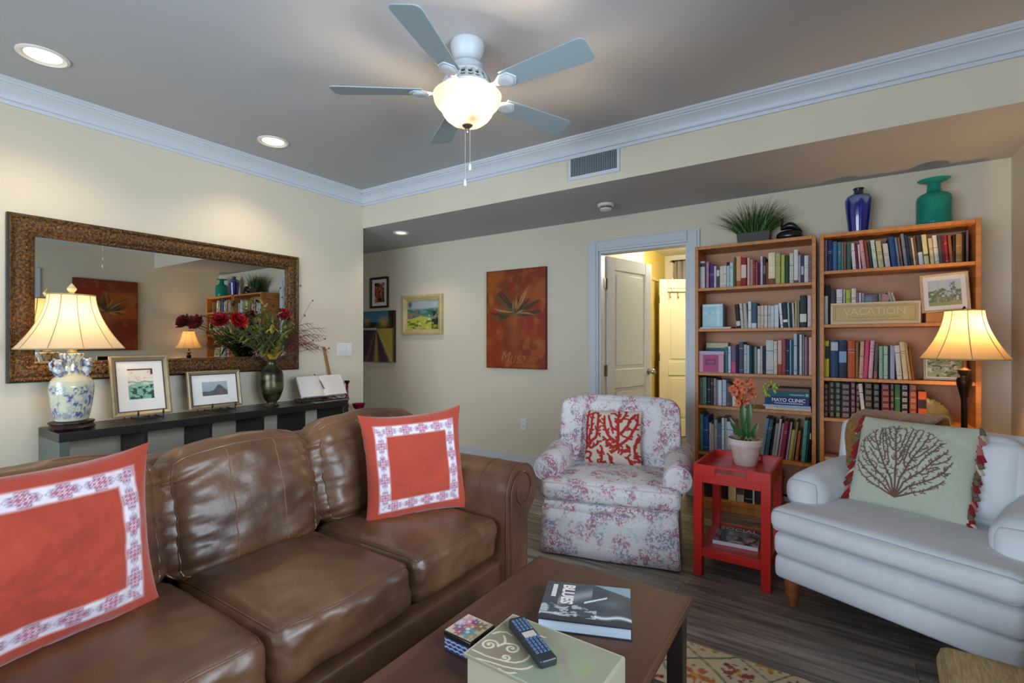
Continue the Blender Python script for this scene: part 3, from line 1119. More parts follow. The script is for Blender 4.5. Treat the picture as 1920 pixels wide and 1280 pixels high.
# ================================================================== FLORAL ARMCHAIR
def toile_mat():
    m, nt, b = _new('red and blue floral print cotton')
    L = nt.links
    tc = nt.nodes.new('ShaderNodeTexCoord')
    def noise(scale, det, off=0, dist=0.0):
        mp = nt.nodes.new('ShaderNodeMapping'); mp.inputs['Location'].default_value = (off, off * .7, off * 1.3)
        L.new(tc.outputs['Object'], mp.inputs[0])
        n = nt.nodes.new('ShaderNodeTexNoise'); n.inputs['Scale'].default_value = scale; n.inputs['Detail'].default_value = det
        n.inputs['Distortion'].default_value = dist
        L.new(mp.outputs[0], n.inputs['Vector'])
        return n.outputs['Fac']
    def ramp(src, a, c):
        r = nt.nodes.new('ShaderNodeMapRange'); r.inputs['From Min'].default_value = a; r.inputs['From Max'].default_value = c
        L.new(src, r.inputs['Value']); return r.outputs[0]
    def mul(a, c):
        x = nt.nodes.new('ShaderNodeMath'); x.operation = 'MULTIPLY'; L.new(a, x.inputs[0]); L.new(c, x.inputs[1]); return x.outputs[0]
    def mixc(fac, a, col):
        x = nt.nodes.new('ShaderNodeMix'); x.data_type = 'RGBA'
        L.new(fac, x.inputs['Factor'])
        if isinstance(a, tuple):
            x.inputs[6].default_value = (*a, 1)
        else:
            L.new(a, x.inputs[6])
        x.inputs[7].default_value = (*S(col), 1)
        return x.outputs[2]
    c0 = S('DFDCDD')
    r1 = mul(ramp(noise(8.5, 2.0, 0), .49, .57), ramp(noise(52, 3, 3, 1.0), .47, .56))
    r2 = mul(ramp(noise(8.5, 2.0, 11), .50, .58), ramp(noise(56, 3, 7, 1.0), .48, .57))
    r3 = ramp(noise(34, 3, 17, 2.0), .62, .68)
    x = mixc(r2, c0, '9696AA')
    x = mixc(r1, x, 'B4788A')
    x = mixc(r3, x, 'B5AAB8')
    L.new(x, b.inputs['Base Color'])
    b.inputs['Roughness'].default_value = .8
    b.inputs['Specular IOR Level'].default_value = .2
    return m
M_toile = toile_mat()
M_welt = mat('pale floral welt', 'C9BFC6', rough=.8)
def soft(name, parent, W, D, H, r, M, m, puff=0.0, side=0.0, n=18, wr=.0, seed=0, loops=(), wm=None, wr_r=.004, wfn=None, nm='piping', wscale=5.0):
    Q, fs = cushion(W, D, H, r, puff, n, side, wr, wscale, seed, wfn)
    P = cushion.P.copy()
    o = obj(name, G().add([M @ Vector(q) for q in Q], fs), m, parent, smooth=True, angle=180)
    if loops:
        g = G()
        for ax, sg in loops:
            g.tube([M @ Vector(q) for q in edge_loop(Q, P, ax, sg)], wr_r, 6, closed=True)
        obj(nm, g, wm, o, smooth=True)
    return o
T = Matrix.Translation
ta = math.radians(13.84)
tch = thing('floral_armchair', 'red and blue floral print skirted armchair beside the doorway', 'armchair', (-1.080, 2.609, 0), ta)
# skirt: flared panels with open corner pleats
def skirt(pts_top, pts_bot, z0, z1, n=14):
    g = G(); P = []
    for j in range(5):
        q = j / 4
        for i in range(n + 1):
            s_ = i / n
            a = [pts_top[0][k] + (pts_top[1][k] - pts_top[0][k]) * s_ for k in (0, 1)]
            b = [pts_bot[0][k] + (pts_bot[1][k] - pts_bot[0][k]) * s_ for k in (0, 1)]
            w_ = .004 * math.sin(s_ * 9) * (1 - q)
            P.append((a[0] * q + b[0] * (1 - q), a[1] * q + b[1] * (1 - q) + w_, z0 + (z1 - z0) * q))
    g.grid(P, n, 4)
    o = obj('skirt', g, M_toile, tch, smooth=True, angle=180)
    md = o.modifiers.new('thick', 'SOLIDIFY'); md.thickness = .006; md.offset = 0
    return o
skirt([(-.375, .0), (.375, .0)], [(-.388, -.012), (.388, -.012)], .012, .268)
skirt([(.378, .004), (.378, .66)], [(.392, -.004), (.392, .67)], .012, .268)
skirt([(-.378, .66), (-.378, .004)], [(-.392, .67), (-.392, -.004)], .012, .268)
skirt([(.375, .665), (-.375, .665)], [(.388, .675), (-.388, .675)], .012, .268)
soft('seat_deck', tch, .765, .68, .075, .03, T((0, .34, .282)), M_toile, side=.006, loops=((2, -1),), wm=M_welt)
obj('inner_frame', G().box(-.36, .36, .02, .65, .02, .25), mat('frame lining', '3A3434', rough=.9), tch)
for sx_ in (-1, 1):
    for y_ in (.05, .6):
        obj('foot', G().box(sx_ * .33 - .02, sx_ * .33 + .02, y_ - .02, y_ + .02, 0, .03), mat('dark foot wood', '2A1A12'), tch)
soft('seat_cushion', tch, .79, .60, .125, .045, T((0, .295, .368)), M_toile, puff=.03, side=.012, n=24, wr=.003, seed=2, loops=((2, 1), (2, -1)), wm=M_welt)
def t_arm(s):
    """rolled arm: scroll front, swelling toward the back"""
    secs = []
    prof = []
    for i in range(9):
        q = i / 8
        y_ = .085 + .56 * q
        r = .078 + .014 * q
        zc = .478 + .028 * q
        xo = s * (.372 + .004 * q)
        prof.append((y_, r, zc, xo))
    g = G(); n = 22; vs = []; fs = []
    rows = [(prof[0][0] - .012, .62), (prof[0][0] - .010, .88)] + [(None, 1.0)] * len(prof)
    k = 0
    for y_, q in rows:
        p = prof[max(0, k - 2)]
        yy = p[0] if y_ is None else y_
        for j in range(n):
            a = 2 * PI * j / n
            cx = math.cos(a); cz = math.sin(a)
            vs.append((p[3] + s * .006 + cx * p[1] * q * 1.0, yy, p[2] + cz * p[1] * q))
        k += 1
    for i in range(len(rows) - 1):
        for j in range(n):
            fs.append((i * n + j, i * n + (j + 1) % n, (i + 1) * n + (j + 1) % n, (i + 1) * n + j))
    fs.append(tuple(range(n))); fs.append(tuple((len(rows) - 1) * n + j for j in range(n)))
    g.add(vs, fs)
    # arm wall below the roll
    x0, x1 = sorted((s * .30, s * .374))
    g.box(x0, x1, .10, .64, .26, .47)
    a_ = obj('arm', g, M_toile, tch, smooth=True, angle=60)
    p = prof[0]
    g = G().tube([(p[3] + s * .006 + math.cos(2 * PI * j / 24) * p[1] * .95, p[0] - .010, p[2] + math.sin(2 * PI * j / 24) * p[1] * .95) for j in range(24)], .004, 6, closed=True)
    obj('piping', g, M_welt, a_, smooth=True)
t_arm(-1); t_arm(1)
def wing(Q, P, N):
    x = Q[:, 0] / .38
    Q[:, 1] -= .13 * np.abs(x) ** 2.6
    Q[:, 2] -= np.where(P[:, 2] > 0, .018 * np.abs(x) ** 4, 0)
    fr = P[:, 1] < -.5
    Q[:, 1] += np.where(fr, .03 * np.exp(-((np.abs(Q[:, 0]) - .235) / .018) ** 2), 0)
    return Q
soft('backrest', tch, .765, .20, .50, .060, T((0, .665, .605)) @ Matrix.Rotation(math.radians(-9), 4, 'X'), M_toile, puff=.02, side=.02, n=28, wfn=wing)

# ------------------------------------------------------------------ WHITE ARMCHAIR
M_wht = mat('white slub linen', 'DEE0E4', rough=.85, bump=.08, bscale=260, spec=.2, var=.03, vscale=12)
M_wpipe = mat('white piping', 'B4BCC8', rough=.8)
wa = math.radians(-23.7)
wch = thing('white_armchair', 'white upholstered low roll arm armchair in front of the floor lamp', 'armchair', (.135, 2.451, 0), wa)
def bulge(Q, P, N):
    Q[:, 1] -= np.where(P[:, 1] < -.5, .010 * np.cos(np.clip(P[:, 2], -1, 1) * PI / 2), 0)
    return Q
soft('base', wch, .835, .70, .11, .02, T((0, .36, .186)), M_wht, n=16, side=.008, wfn=bulge)
soft('base_band', wch, .84, .71, .115, .028, T((0, .36, .293)), M_wht, n=16, side=.010, wfn=bulge, loops=((2, -1),), wm=M_wpipe, wr_r=.003)
soft('seat_cushion', wch, .87, .60, .115, .05, T((0, .275, .408)), M_wht, puff=.024, side=.02, n=26, wr=.003, seed=4, loops=((2, 1), (2, -1)), wm=M_wpipe)
def armshape(Q, P, N):
    q = (Q[:, 1] + .28) / .56
    Q[:, 2] += .03 * q - .02 * (1 - q) ** 2
    Q[:, 0] *= 1 + .12 * (1 - q)
    return Q
for s in (-1, 1):
    soft('arm', wch, .17, .56, .17, .075, T((s * .365, .44, .520)) @ Matrix.Rotation(s * math.radians(3), 4, 'Z'), M_wht, puff=.015, side=.012, n=20, wfn=armshape, loops=((1, -1),), wm=M_wpipe, wr_r=.003)
soft('backrest', wch, .85, .15, .56, .05, T((0, .70, .545)) @ Matrix.Rotation(math.radians(-9), 4, 'X'), M_wht, puff=.01, side=.012, n=22, wr=.003, seed=8)
soft('back_cushion', wch, .64, .17, .37, .07, T((0, .575, .645)) @ Matrix.Rotation(math.radians(-11), 4, 'X'), M_wht, puff=.02, side=.03, n=22, wr=.004, seed=9)
M_leg = mat('turned honey wood', '96552C', rough=.4, var=.15, vscale=20)
for (x, y_) in ((-.365, .07), (.365, .07), (-.365, .65), (.365, .65)):
    obj('leg', G().lathe([(.014, 0), (.016, .012), (.022, .03), (.026, .05), (.030, .052), (.030, .060), (.026, .063), (.030, .085), (.036, .11), (.036, .135)], 18, c=(x, y_, 0)), M_leg, wch, smooth=True)

# brown throw over the back
def throw():
    g = G(); P = []
    nu, nv = 40, 30
    # profile over the back in local y,z: down the front, over the top, down behind
    path = [(.488, .56), (.505, .66), (.525, .74), (.555, .815), (.60, .850), (.66, .868), (.74, .868), (.815, .852), (.845, .80), (.835, .70)]
    L = [0]
    for i in range(1, len(path)):
        L.append(L[-1] + math.hypot(path[i][0] - path[i - 1][0], path[i][1] - path[i - 1][1]))
    for j in range(nv + 1):
        s_ = L[-1] * j / nv
        i = max(k for k in range(len(L) - 1) if L[k] <= s_ + 1e-9)
        q = (s_ - L[i]) / (L[i + 1] - L[i])
        yy = path[i][0] + (path[i + 1][0] - path[i][0]) * q
        zz = path[i][1] + (path[i + 1][1] - path[i][1]) * q
        for k in range(nu + 1):
            u = k / nu
            x = -.325 + .335 * u
            f = (vn(np.array([u * 9.0]), np.array([s_ * 6]), 3)[0] - .2) * .014
            P.append((x + .01 * math.sin(s_ * 20), yy - (f if j < nv * .5 else -f) * .6, zz + abs(f) * (1 if .25 < j / nv < .8 else .3)))
    g.grid(P, nu, nv)
    o = obj('throw_blanket', g, mat('brown chenille throw', '8A6030', rough=.95, var=.25, vscale=90, bump=.5, bscale=160, sheen=.4), smooth=True, angle=180)
    o.location = wch.location; o.rotation_euler = wch.rotation_euler
    md = o.modifiers.new('thick', 'SOLIDIFY'); md.thickness = .012; md.offset = 1
    tag(o, 'brown chenille throw folded over the back of the white armchair', 'throw')
    return o
throw()

# ------------------------------------------------------------------ PILLOWS
M_pil = vcol('velvet pillow cloth', rough=.75, spec=.15, bump=.25, bscale=420, sheen=.35)
M_cot = vcol('printed cotton pillow cloth', rough=.85, spec=.15, bump=.2, bscale=500)
ORG = S('A63F2D')
def bordered(U, V):
    c = np.tile(np.array(ORG), U.shape + (1,)) * (0.9 + 0.2 * fbm(U * 4, V * 4, 1))[..., None]
    d = np.minimum(np.minimum(U, 1 - U), np.minimum(V, 1 - V))
    b0, b1 = .095, .205
    band = sst(b0 - .004, b0 + .004, d) * (1 - sst(b1 - .004, b1 + .004, d))
    # position along the band
    horiz = np.minimum(V, 1 - V) < np.minimum(U, 1 - U)
    t = np.where(horiz, U, V)
    q = (d - (b0 + b1) / 2) / ((b1 - b0) / 2)
    per = .158
    ph = (t / per) % 1.0 - .5
    # knot motif: lattice inside a rounded cross, joined by a chain of small diamonds
    rx, ry = ph * per / .055, q
    cross = np.minimum(np.maximum(np.abs(rx) / 1.0, np.abs(ry) / .42), np.maximum(np.abs(rx) / .50, np.abs(ry) / .80))
    a = (rx + ry) * 3.0; b = (rx - ry) * 3.0
    lat = np.minimum(np.abs((a % 1) - .5), np.abs((b % 1) - .5))
    knot = (cross < 1) * (1 - sst(.16, .30, lat))
    fr = np.exp(-((cross - 1) / .16) ** 2) * .8
    chain = np.exp(-((np.abs((ph * 6) % 1 - .5) * 1.1 + np.abs(q) * 1.9 - .42) / .13) ** 2) * (cross > 1.1)
    motif = np.clip(np.maximum(np.maximum(knot, fr * (cross > .8)), chain), 0, 1)
    edge = np.exp(-((np.abs(q) - .93) / .10) ** 2)
    wht = np.array(S('D9CCD6')); pk = np.array(S('A65A72')); gr = np.array(S('7C7486'))
    bc = mix(wht, pk, knot * .95)
    bc = mix(bc, gr, np.clip(np.maximum(fr * (cross > .8), chain), 0, 1) * .75)
    bc = mix(bc, np.array(S('C88878')), edge * .8)
    return mix(c, bc, band)
p1_ = pillow('orange_pillow', .50, .47, .17, 150, bordered, M_pil, back=S('A83E28'), pinch=.07, ears=.05, seed=2, wr=.010)
p1_.matrix_world = lean_matrix((-1.665, .395, .458), (1, .13), math.radians(8))
tag(p1_, 'large orange pillow with patterned white border at the near sofa end', 'pillow', 'orange bordered sofa pillows')
p2_ = pillow('orange_pillow', .46, .46, .15, 150, bordered, M_pil, back=S('A83E28'), pinch=.06, ears=.05, seed=5, wr=.006)
p2_.matrix_world = lean_matrix((-1.555, 1.605, .466), (.88, -.48), math.radians(9), math.radians(-2))
tag(p2_, 'orange pillow with patterned white border against the far sofa arm', 'pillow', 'orange bordered sofa pillows')

SEG1 = colonize([(.18, -.03), (.55, -.03), (.62, .30), (-.02, .30), (.98, .10), (.30, .02), (.85, -.03)], lambda x, y: True, 420, .030, .22, .050, .0180, .10, 5, .027, twig=(.062, .42))
def redcoral(U, V):
    d = segdist(U, V, SEG1)
    base = mix(S('CDBBAA'), S('D6C8B8'), fbm(U * 30, V * 30, 2))
    return mix(base, S('A8342E'), 1 - sst(-.004, .006, d))
p3_ = pillow('coral_print_pillow', .37, .36, .12, 130, redcoral, M_cot, back=S('CDBBAA'), pinch=.04, seed=3, wr=.004)
p3_.matrix_world = tch.matrix_world.copy()
bpy.context.view_layer.update()
p3_.matrix_world = tch.matrix_world @ T((-.03, .430, .440)) @ Matrix.Rotation(math.radians(-16), 4, 'X') @ Matrix.Rotation(math.radians(-1), 4, 'Y')
tag(p3_, 'square pillow with thick red coral branches on the floral armchair', 'pillow')

RAYS = [(a_, [(.44 + math.cos(math.radians(a_ + k * (90 - a_) * .02)) * .024 * k * .8, .12 + math.sin(math.radians(a_)) * .024 * k) for k in range(0, 9)]) for a_ in (22, 42, 60, 76, 92, 108, 126, 144, 160)]
SEG2 = colonize([p for _, r_ in RAYS for p in r_[3:]], lambda x, y: ((x - .44) / .42) ** 2 + ((y - .53) / .40) ** 2 < 1 and y > .20 - .2 * abs(x - .44) and not (y < .3 and abs(x - .44) < .06), 1700, .013, .20, .0225, .0031, .17, 8, .008, twig=(.026, .42))
for _, r_ in RAYS:
    SEG2 += [(p[0], p[1], q[0], q[1], .0075, .0065) for p, q in zip(r_, r_[1:])]
def greycoral(U, V):
    # strokes live in a square frame: stretch to the pillow's 1.3 aspect
    keep = sst(.03, .06, U) * (1 - sst(.92, .95, U)) * sst(.06, .10, V) * (1 - sst(.90, .94, V))
    d = segdist(U, V, SEG2)
    base = mix(S('B9BDA9'), S('C3C7B6'), fbm(U * 60, V * 60, 2))
    wd = sst(.42, .50, fbm(U * 3, V * 3, 6))
    return mix(base, S('6E544C'), (1 - sst(-.001, .0045, d)) * keep)
cp = thing('fringed_coral_pillow', 'pale green pillow with brown coral and red tassels on the white armchair', 'pillow', (0, 0, 0))
body = pillow('cover', .455, .43, .14, 190, greycoral, M_cot, parent=cp, back=S('AEB09C'), pinch=.03, seed=6, wr=.005)
rg_ = random.Random(9)
tcol = [mat('red tassel wool', '8E1F24', rough=.95), mat('cream tassel wool', 'C9B89A', rough=.95), mat('taupe tassel wool', '6E6350', rough=.95), mat('pink tassel wool', 'B8706A', rough=.95)]
for s in (-1, 1):
    k = 0
    zz = .425
    while zz > .01:
        g = G()
        L_ = rg_.uniform(.030, .045)
        x = s * .220; yy = -.006 + rg_.uniform(-.01, .01)
        dx = s * rg_.uniform(.010, .026); dy = rg_.uniform(-.02, .008)
        g.ball((x, yy, zz), .006, 7, 5)
        g.tube([(x, yy, zz), (x + dx * .5, yy + dy * .5, zz - L_ * .35), (x + dx, yy + dy, zz - L_)], [.005, .0085, .011], 7)
        obj('tassel', g, tcol[(0, 1, 2, 0, 3, 0, 2)[(k + rg_.randint(0, 2)) % 7]], cp, smooth=True)
        zz -= rg_.uniform(.017, .022); k += 1
bpy.context.view_layer.update()
cp.matrix_world = wch.matrix_world @ T((-.035, .375, .475)) @ Matrix.Rotation(math.radians(-24), 4, 'X') @ Matrix.Rotation(math.radians(0), 4, 'Y')

# ================================================================== RED SIDE TABLE
M_red = mat('red lacquer', 'BE1A10', rough=.28, coat=.3, spec=.5)
rt = thing('red_side_table', 'red lacquered tray side table holding the potted orchid', 'side table', (-.445, 2.95, 0), math.radians(-2))
rx, ry = .185, .225
for sx_ in (-1, 1):
    for sy_ in (-1, 1):
        cx, cy = sx_ * (rx - .022), sy_ * (ry - .022)
        obj('leg', G().box(cx - .022, cx + .022, cy - .022, cy + .022, 0, .535), M_red, rt, bevel=.002)
obj('tray_bottom', G().box(-rx, rx, -ry, ry, .535, .548), M_red, rt, bevel=.002)
def rim(x0, x1, y0, y1, slot):
    g = G()
    if slot:      # front and back rims with a hand slot
        g.box(x0, -.075, y0, y1, .535, .592).box(.075, x1, y0, y1, .535, .592).box(-.075, .075, y0, y1, .535, .558).box(-.075, .075, y0, y1, .580, .592)
    else:
        g.box(x0, x1, y0, y1, .535, .592)
    obj('tray_rim', g, M_red, rt, bevel=.0015)
rim(-rx, rx, -ry - .001, -ry + .012, True); rim(-rx, rx, ry - .012, ry + .001, True)
rim(-rx - .001, -rx + .012, -ry + .012, ry - .012, False); rim(rx - .012, rx + .001, -ry + .012, ry - .012, False)
for (x0, x1, y0, y1) in ((-rx + .044, rx - .044, -ry + .004, -ry + .020), (-rx + .044, rx - .044, ry - .020, ry - .004), (-rx + .004, -rx + .020, -ry + .044, ry - .044), (rx - .020, rx - .004, -ry + .044, ry - .044)):
    obj('apron', G().box(x0, x1, y0, y1, .498, .535), M_red, rt, bevel=.001)
    obj('lower_apron', G().box(x0, x1, y0, y1, .105, .138), M_red, rt, bevel=.001)
obj('lower_shelf', G().box(-rx + .006, rx - .006, -ry + .006, ry - .006, .138, .150), M_red, rt, bevel=.001)

# ================================================================== OTTOMAN
M_ott = mat('tan ribbed cloth', 'A68C66', rough=.9, var=.22, vscale=160, stretch=(1, .12, 1), bump=.4, bscale=150, spec=.15)
ot = thing('ottoman', 'tan ribbed cloth ottoman before the white armchair', 'ottoman', (.53, 1.475, 0), math.radians(-4))
soft('body', ot, .62, .56, .31, .04, T((0, 0, .215)), M_ott, n=16)
soft('top_pad', ot, .64, .58, .08, .035, T((0, 0, .375)), M_ott, n=24, puff=.012, loops=((2, 1),), wm=mat('tan piping', '8A7352', rough=.9), wr_r=.004)
for sx_ in (-1, 1):
    for sy_ in (-1, 1):
        obj('leg', G().lathe([(.016, 0), (.024, .03), (.028, .065)], 14, c=(sx_ * .26, sy_ * .23, 0)), mat('dark foot wood', '2A1A12'), ot, smooth=True)

# ================================================================== RUG
def rugfn(U, V):
    W_, H_ = 1.36, 1.74
    X = U * W_; Y_ = V * H_
    c = mix(S('D3C2A2'), S('C6B391'), fbm(X * 40, Y_ * 40, 3))
    per = .235
    a = ((X + Y_ + .03 * np.sin(Y_ * 11)) / per); b = ((X - Y_ + .03 * np.sin(X * 13)) / per)
    la = np.abs(a % 1 - .5); lb = np.abs(b % 1 - .5)
    line = np.minimum(.5 - la, .5 - lb)
    c = mix(c, S('5A6A4A'), (1 - sst(.018, .035, line)) * .9)
    ia = np.floor(a).astype(int); ib = np.floor(b).astype(int)
    ca = (a % 1 - .5); cb_ = (b % 1 - .5)
    kind = (ia * 3 + ib * 5) % 4
    ang = np.arctan2(cb_, ca); rr = np.hypot(ca, cb_)
    # leaf sprays and fruit in each lozenge
    leaf = rr < (.25 + .11 * np.cos(5 * ang + kind)) 
    col = np.where((kind == 0)[..., None], S('9A3A22'), np.where((kind == 1)[..., None], S('C08A3A'), np.where((kind == 2)[..., None], S('8A3A2E'), S('B8642E'))))
    lf = leaf * sst(.26, .36, vn(X * 55, Y_ * 55, 4))
    c = mix(c, col, lf * .92)
    dots = (np.abs(rr - .31) < .035) * (np.cos(8 * ang + kind) > .45)
    c = mix(c, np.where((kind % 2 == 0)[..., None], S('7A2A28'), S('A8742E')), dots * .9)
    c = mix(c, S('D6A04A'), (rr < .07) * .9)
    e = np.minimum(np.minimum(X, W_ - X), np.minimum(Y_, H_ - Y_))
    return c
nx, ny = 200, 250
u = np.linspace(0, 1, nx + 1); v = np.linspace(0, 1, ny + 1)
U, V = np.meshgrid(u, v)
P = np.stack([(U - .5) * 1.36, (V - .5) * 1.74, np.full_like(U, .011)], -1).reshape(-1, 3)
g = G(); g.grid(P.tolist(), nx, ny)
g2 = np.asarray(rugfn(U, V)).reshape(-1, 3)
n0 = len(g.v)
g.box(-.68, .68, -.87, .87, .001, .0105)
rug = obj('area_rug', g, vcol('hooked wool rug', rough=.95, spec=.1, bump=.6, bscale=220), cols=np.vstack([g2, np.tile(S('A8946E'), (8, 1))]), fixn=False)
rug.location = (-.47, 1.215, 0)
tag(rug, 'cream area rug with green trellis and rust leaves under the coffee table', 'rug')

# ================================================================== MIRROR
M_gold = mat('antique gold gesso', '33200F', rough=.45, metal=.35, col2='785222', vscale=75, bump=.9, bscale=70, lo=.38, hi=.66, detail=5)
M_goldd = mat('dark frame edge', '241A10', rough=.45, metal=.2, var=.3, vscale=40)
M_glass = _new('silvered mirror glass')
M_glass[2].inputs['Metallic'].default_value = 1.0
M_glass[2].inputs['Roughness'].default_value = .012
M_glass[2].inputs['Base Color'].default_value = (.80, .83, .80, 1)
M_glass = M_glass[0]
MY0, MY1, MZ0, MZ1 = .728, 2.50, 1.012, 1.968
mir = thing('wall_mirror', 'wide antique gold framed mirror above the console shelf', 'mirror', (XL, (MY0 + MY1) / 2, (MZ0 + MZ1) / 2))
hw, hh = (MY1 - MY0) / 2, (MZ1 - MZ0) / 2
fw = .118
prof = [(0, 0), (0, .030), (.008, .040), (.016, .043), (.022, .038), (.030, .034), (.050, .040), (.072, .038), (.090, .030), (.098, .026), (.104, .028), (.112, .024), (fw, .012), (fw, 0)]   # inward offset, height off wall
g = G(); vs = []
for (d, hgt) in prof:
    for (sy_, sz_) in ((-1, -1), (1, -1), (1, 1), (-1, 1)):
        vs.append((.002 + hgt, sy_ * (hw - d), sz_ * (hh - d)))
fs = []; n = len(prof)
for i in range(n - 1):
    for k in range(4):
        fs.append((i * 4 + k, i * 4 + (k + 1) % 4, (i + 1) * 4 + (k + 1) % 4, (i + 1) * 4 + k))
g.add(vs, fs)
fr = obj('frame', g, [M_gold, M_goldd], mir)
for i, p in enumerate(fr.data.polygons):
    p.material_index = 1 if p.index < 4 * 2 else 0
# beaded inner and outer edges
bead = None
def beads(y0, z0, y1, z1, hgt, step):
    global bead
    L_ = math.hypot(y1 - y0, z1 - z0); k = int(L_ / step)
    gg = G()
    for i in range(k):
        q = (i + .5) / k
        gg.ball((.002 + hgt, y0 + (y1 - y0) * q, z0 + (z1 - z0) * q), .0055, 6, 4)
    return gg
for d, hgt in ((.012, .041), (.103, .026)):
    a, b = hw - d, hh - d
    gg = G()
    for (p, q) in (((-a, -b), (a, -b)), ((a, -b), (a, b)), ((a, b), (-a, b)), ((-a, b), (-a, -b))):
        t_ = beads(p[0], p[1], q[0], q[1], hgt, .0125)
        gg.add(t_.v, t_.f)
    o = obj('beading', gg, M_gold, mir, kind='stuff')
# carved relief along the frame
gg = G(); rr_ = random.Random(3)
def carve(p, q, axis):
    L_ = math.hypot(q[0] - p[0], q[1] - p[1]); k = int(L_ / .034)
    for i in range(k):
        t_ = (i + .5) / k
        for off in (-.018, 0, .018):
            y_ = p[0] + (q[0] - p[0]) * t_ + (off if axis == 'z' else rr_.uniform(-.008, .008))
            z_ = p[1] + (q[1] - p[1]) * t_ + (off if axis == 'y' else rr_.uniform(-.008, .008))
            gg.ball((.040, y_, z_), rr_.uniform(.007, .011), 7, 5, sc=(.45, 1, 1))
m = .060
carve((-hw + .03, -hh + m), (hw - .03, -hh + m), 'y'); carve((-hw + .03, hh - m), (hw - .03, hh - m), 'y')
carve((-hw + m, -hh + .03), (-hw + m, hh - .03), 'z'); carve((hw - m, -hh + .03), (hw - m, hh - .03), 'z')
obj('carving', gg, M_gold, mir, smooth=True, kind='stuff')
gi = fw - .004
obj('mirror_glass', G().box(.004, .013, -hw + gi, hw - gi, -hh + gi, hh - gi), M_glass, mir)

# ================================================================== TABLE LAMP (blue and white)
M_shadef = shade_mat('cream silk shade', 'EAD6B4', .40)
M_shadeo = shade_mat('amber silk shade', 'DDBE8C', .27)
M_seam = mat('shade trim', 'B59A72', rough=.8)
def bell(z0, z1, rb, rt, n=14):
    out = []
    for i in range(n + 1):
        q = i / n
        out.append((rt + (rb - rt) * (1 - q) ** 1.75, z0 + (z1 - z0) * q))
    return out
def lampshade(parent, prof, sx, sy, panels=8, seg=64, m=None):
    wob = lambda a, z: 1.0 - .018 * abs(math.sin(a * panels / 2))
    o = obj('lamp_shade', G().lathe(prof, seg, sx=sx, sy=sy, cap=False, wob=wob), m or M_shadef, parent, smooth=True, angle=180)
    g = G()
    for k in range(panels):
        a = 2 * PI * k / panels
        g.tube([(r * math.cos(a) * sx * 1.003, r * math.sin(a) * sy * 1.003, z) for r, z in prof], .0022, 5)
    for (r, z) in (prof[0], prof[-1]):
        g.tube([(r * wob(2 * PI * j / 48, z) * math.cos(2 * PI * j / 48) * sx, r * wob(2 * PI * j / 48, z) * math.sin(2 * PI * j / 48) * sy, z) for j in range(48)], .004, 5, closed=True)
    obj('trim', g, M_seam, o, smooth=True)
    return o
LX, LY, LZ = -3.635, .952, CZ
tl = thing('table_lamp', 'blue and white porcelain table lamp with wide cream bell shade', 'lamp', (LX, LY, LZ))
M_rose = mat('carved dark rosewood', '2A1610', rough=.4, var=.3, vscale=60, bump=.4, bscale=90)
g = G().lathe([(.104, .008), (.108, .014), (.098, .022), (.094, .030), (.102, .038), (.102, .046), (.02, .046)], 30, sx=.86)
for k in range(6):
    a = 2 * PI * k / 6
    g.ball((.090 * math.cos(a) * .86, .090 * math.sin(a), .011), .0145, 8, 6, sc=(1.2, 1.2, .74))
obj('stand', g, M_rose, tl, smooth=True)
# porcelain body painted with a blue landscape
prof = [(.085, .048), (.095, .052), (.108, .090), (.120, .150), (.128, .205), (.130, .245), (.122, .276), (.100, .298), (.072, .312), (.062, .330), (.060, .37), (.064, .40), (.072, .428), (.066, .432), (.03, .432)]
seg = 96
pp = []
for i in range(len(prof) - 1):
    m_ = 7
    for j in range(m_):
        q = j / m_
        pp.append((prof[i][0] + (prof[i + 1][0] - prof[i][0]) * q, prof[i][1] + (prof[i + 1][1] - prof[i][1]) * q))
pp.append(prof[-1])
pp = [(r * .77, z) for r, z in pp]
cols = []
for (r, z) in pp:
    th_ = 2 * PI * np.arange(seg) / seg
    x = th_ * 2.4; y_ = z * 30
    a = fbm(x * 1.3 + 3, y_ * .8 + np.full(seg, 2.0), 2); b = fbm(x * 4.2, np.full(seg, y_ * 2.6), 5, 3)
    low = sst(.115, .10, np.full(seg, z)) * .5
    zone = sst(.055, .075, np.full(seg, z)) * (1 - sst(.235, .262, np.full(seg, z)))
    ink = np.clip(sst(.49, .57, a) * sst(.40, .52, b) + low * sst(.42, .5, b), 0, 1) * zone
    c = mix(S('D6D3B4'), S('2E4C8E'), ink * .92)
    c = mix(c, S('7E93B8'), (sst(.38, .46, a) * (1 - sst(.47, .5, a))) * zone * .6)
    neck = sst(.305, .32, np.full(seg, z))
    nk = sst(.48, .56, fbm(x * 3, np.full(seg, z * 60), 8)) * neck
    c = mix(c, S('3A568F'), nk * .8)
    cols.append(c)
cols = np.vstack(cols)
M_porc = vcol('painted porcelain', rough=.14, spec=.5, coat=.5)
obj('porcelain_body', G().lathe(pp, seg, sx=.86, cap=True), M_porc, tl, smooth=True, cols=cols, fixn=False, angle=180)
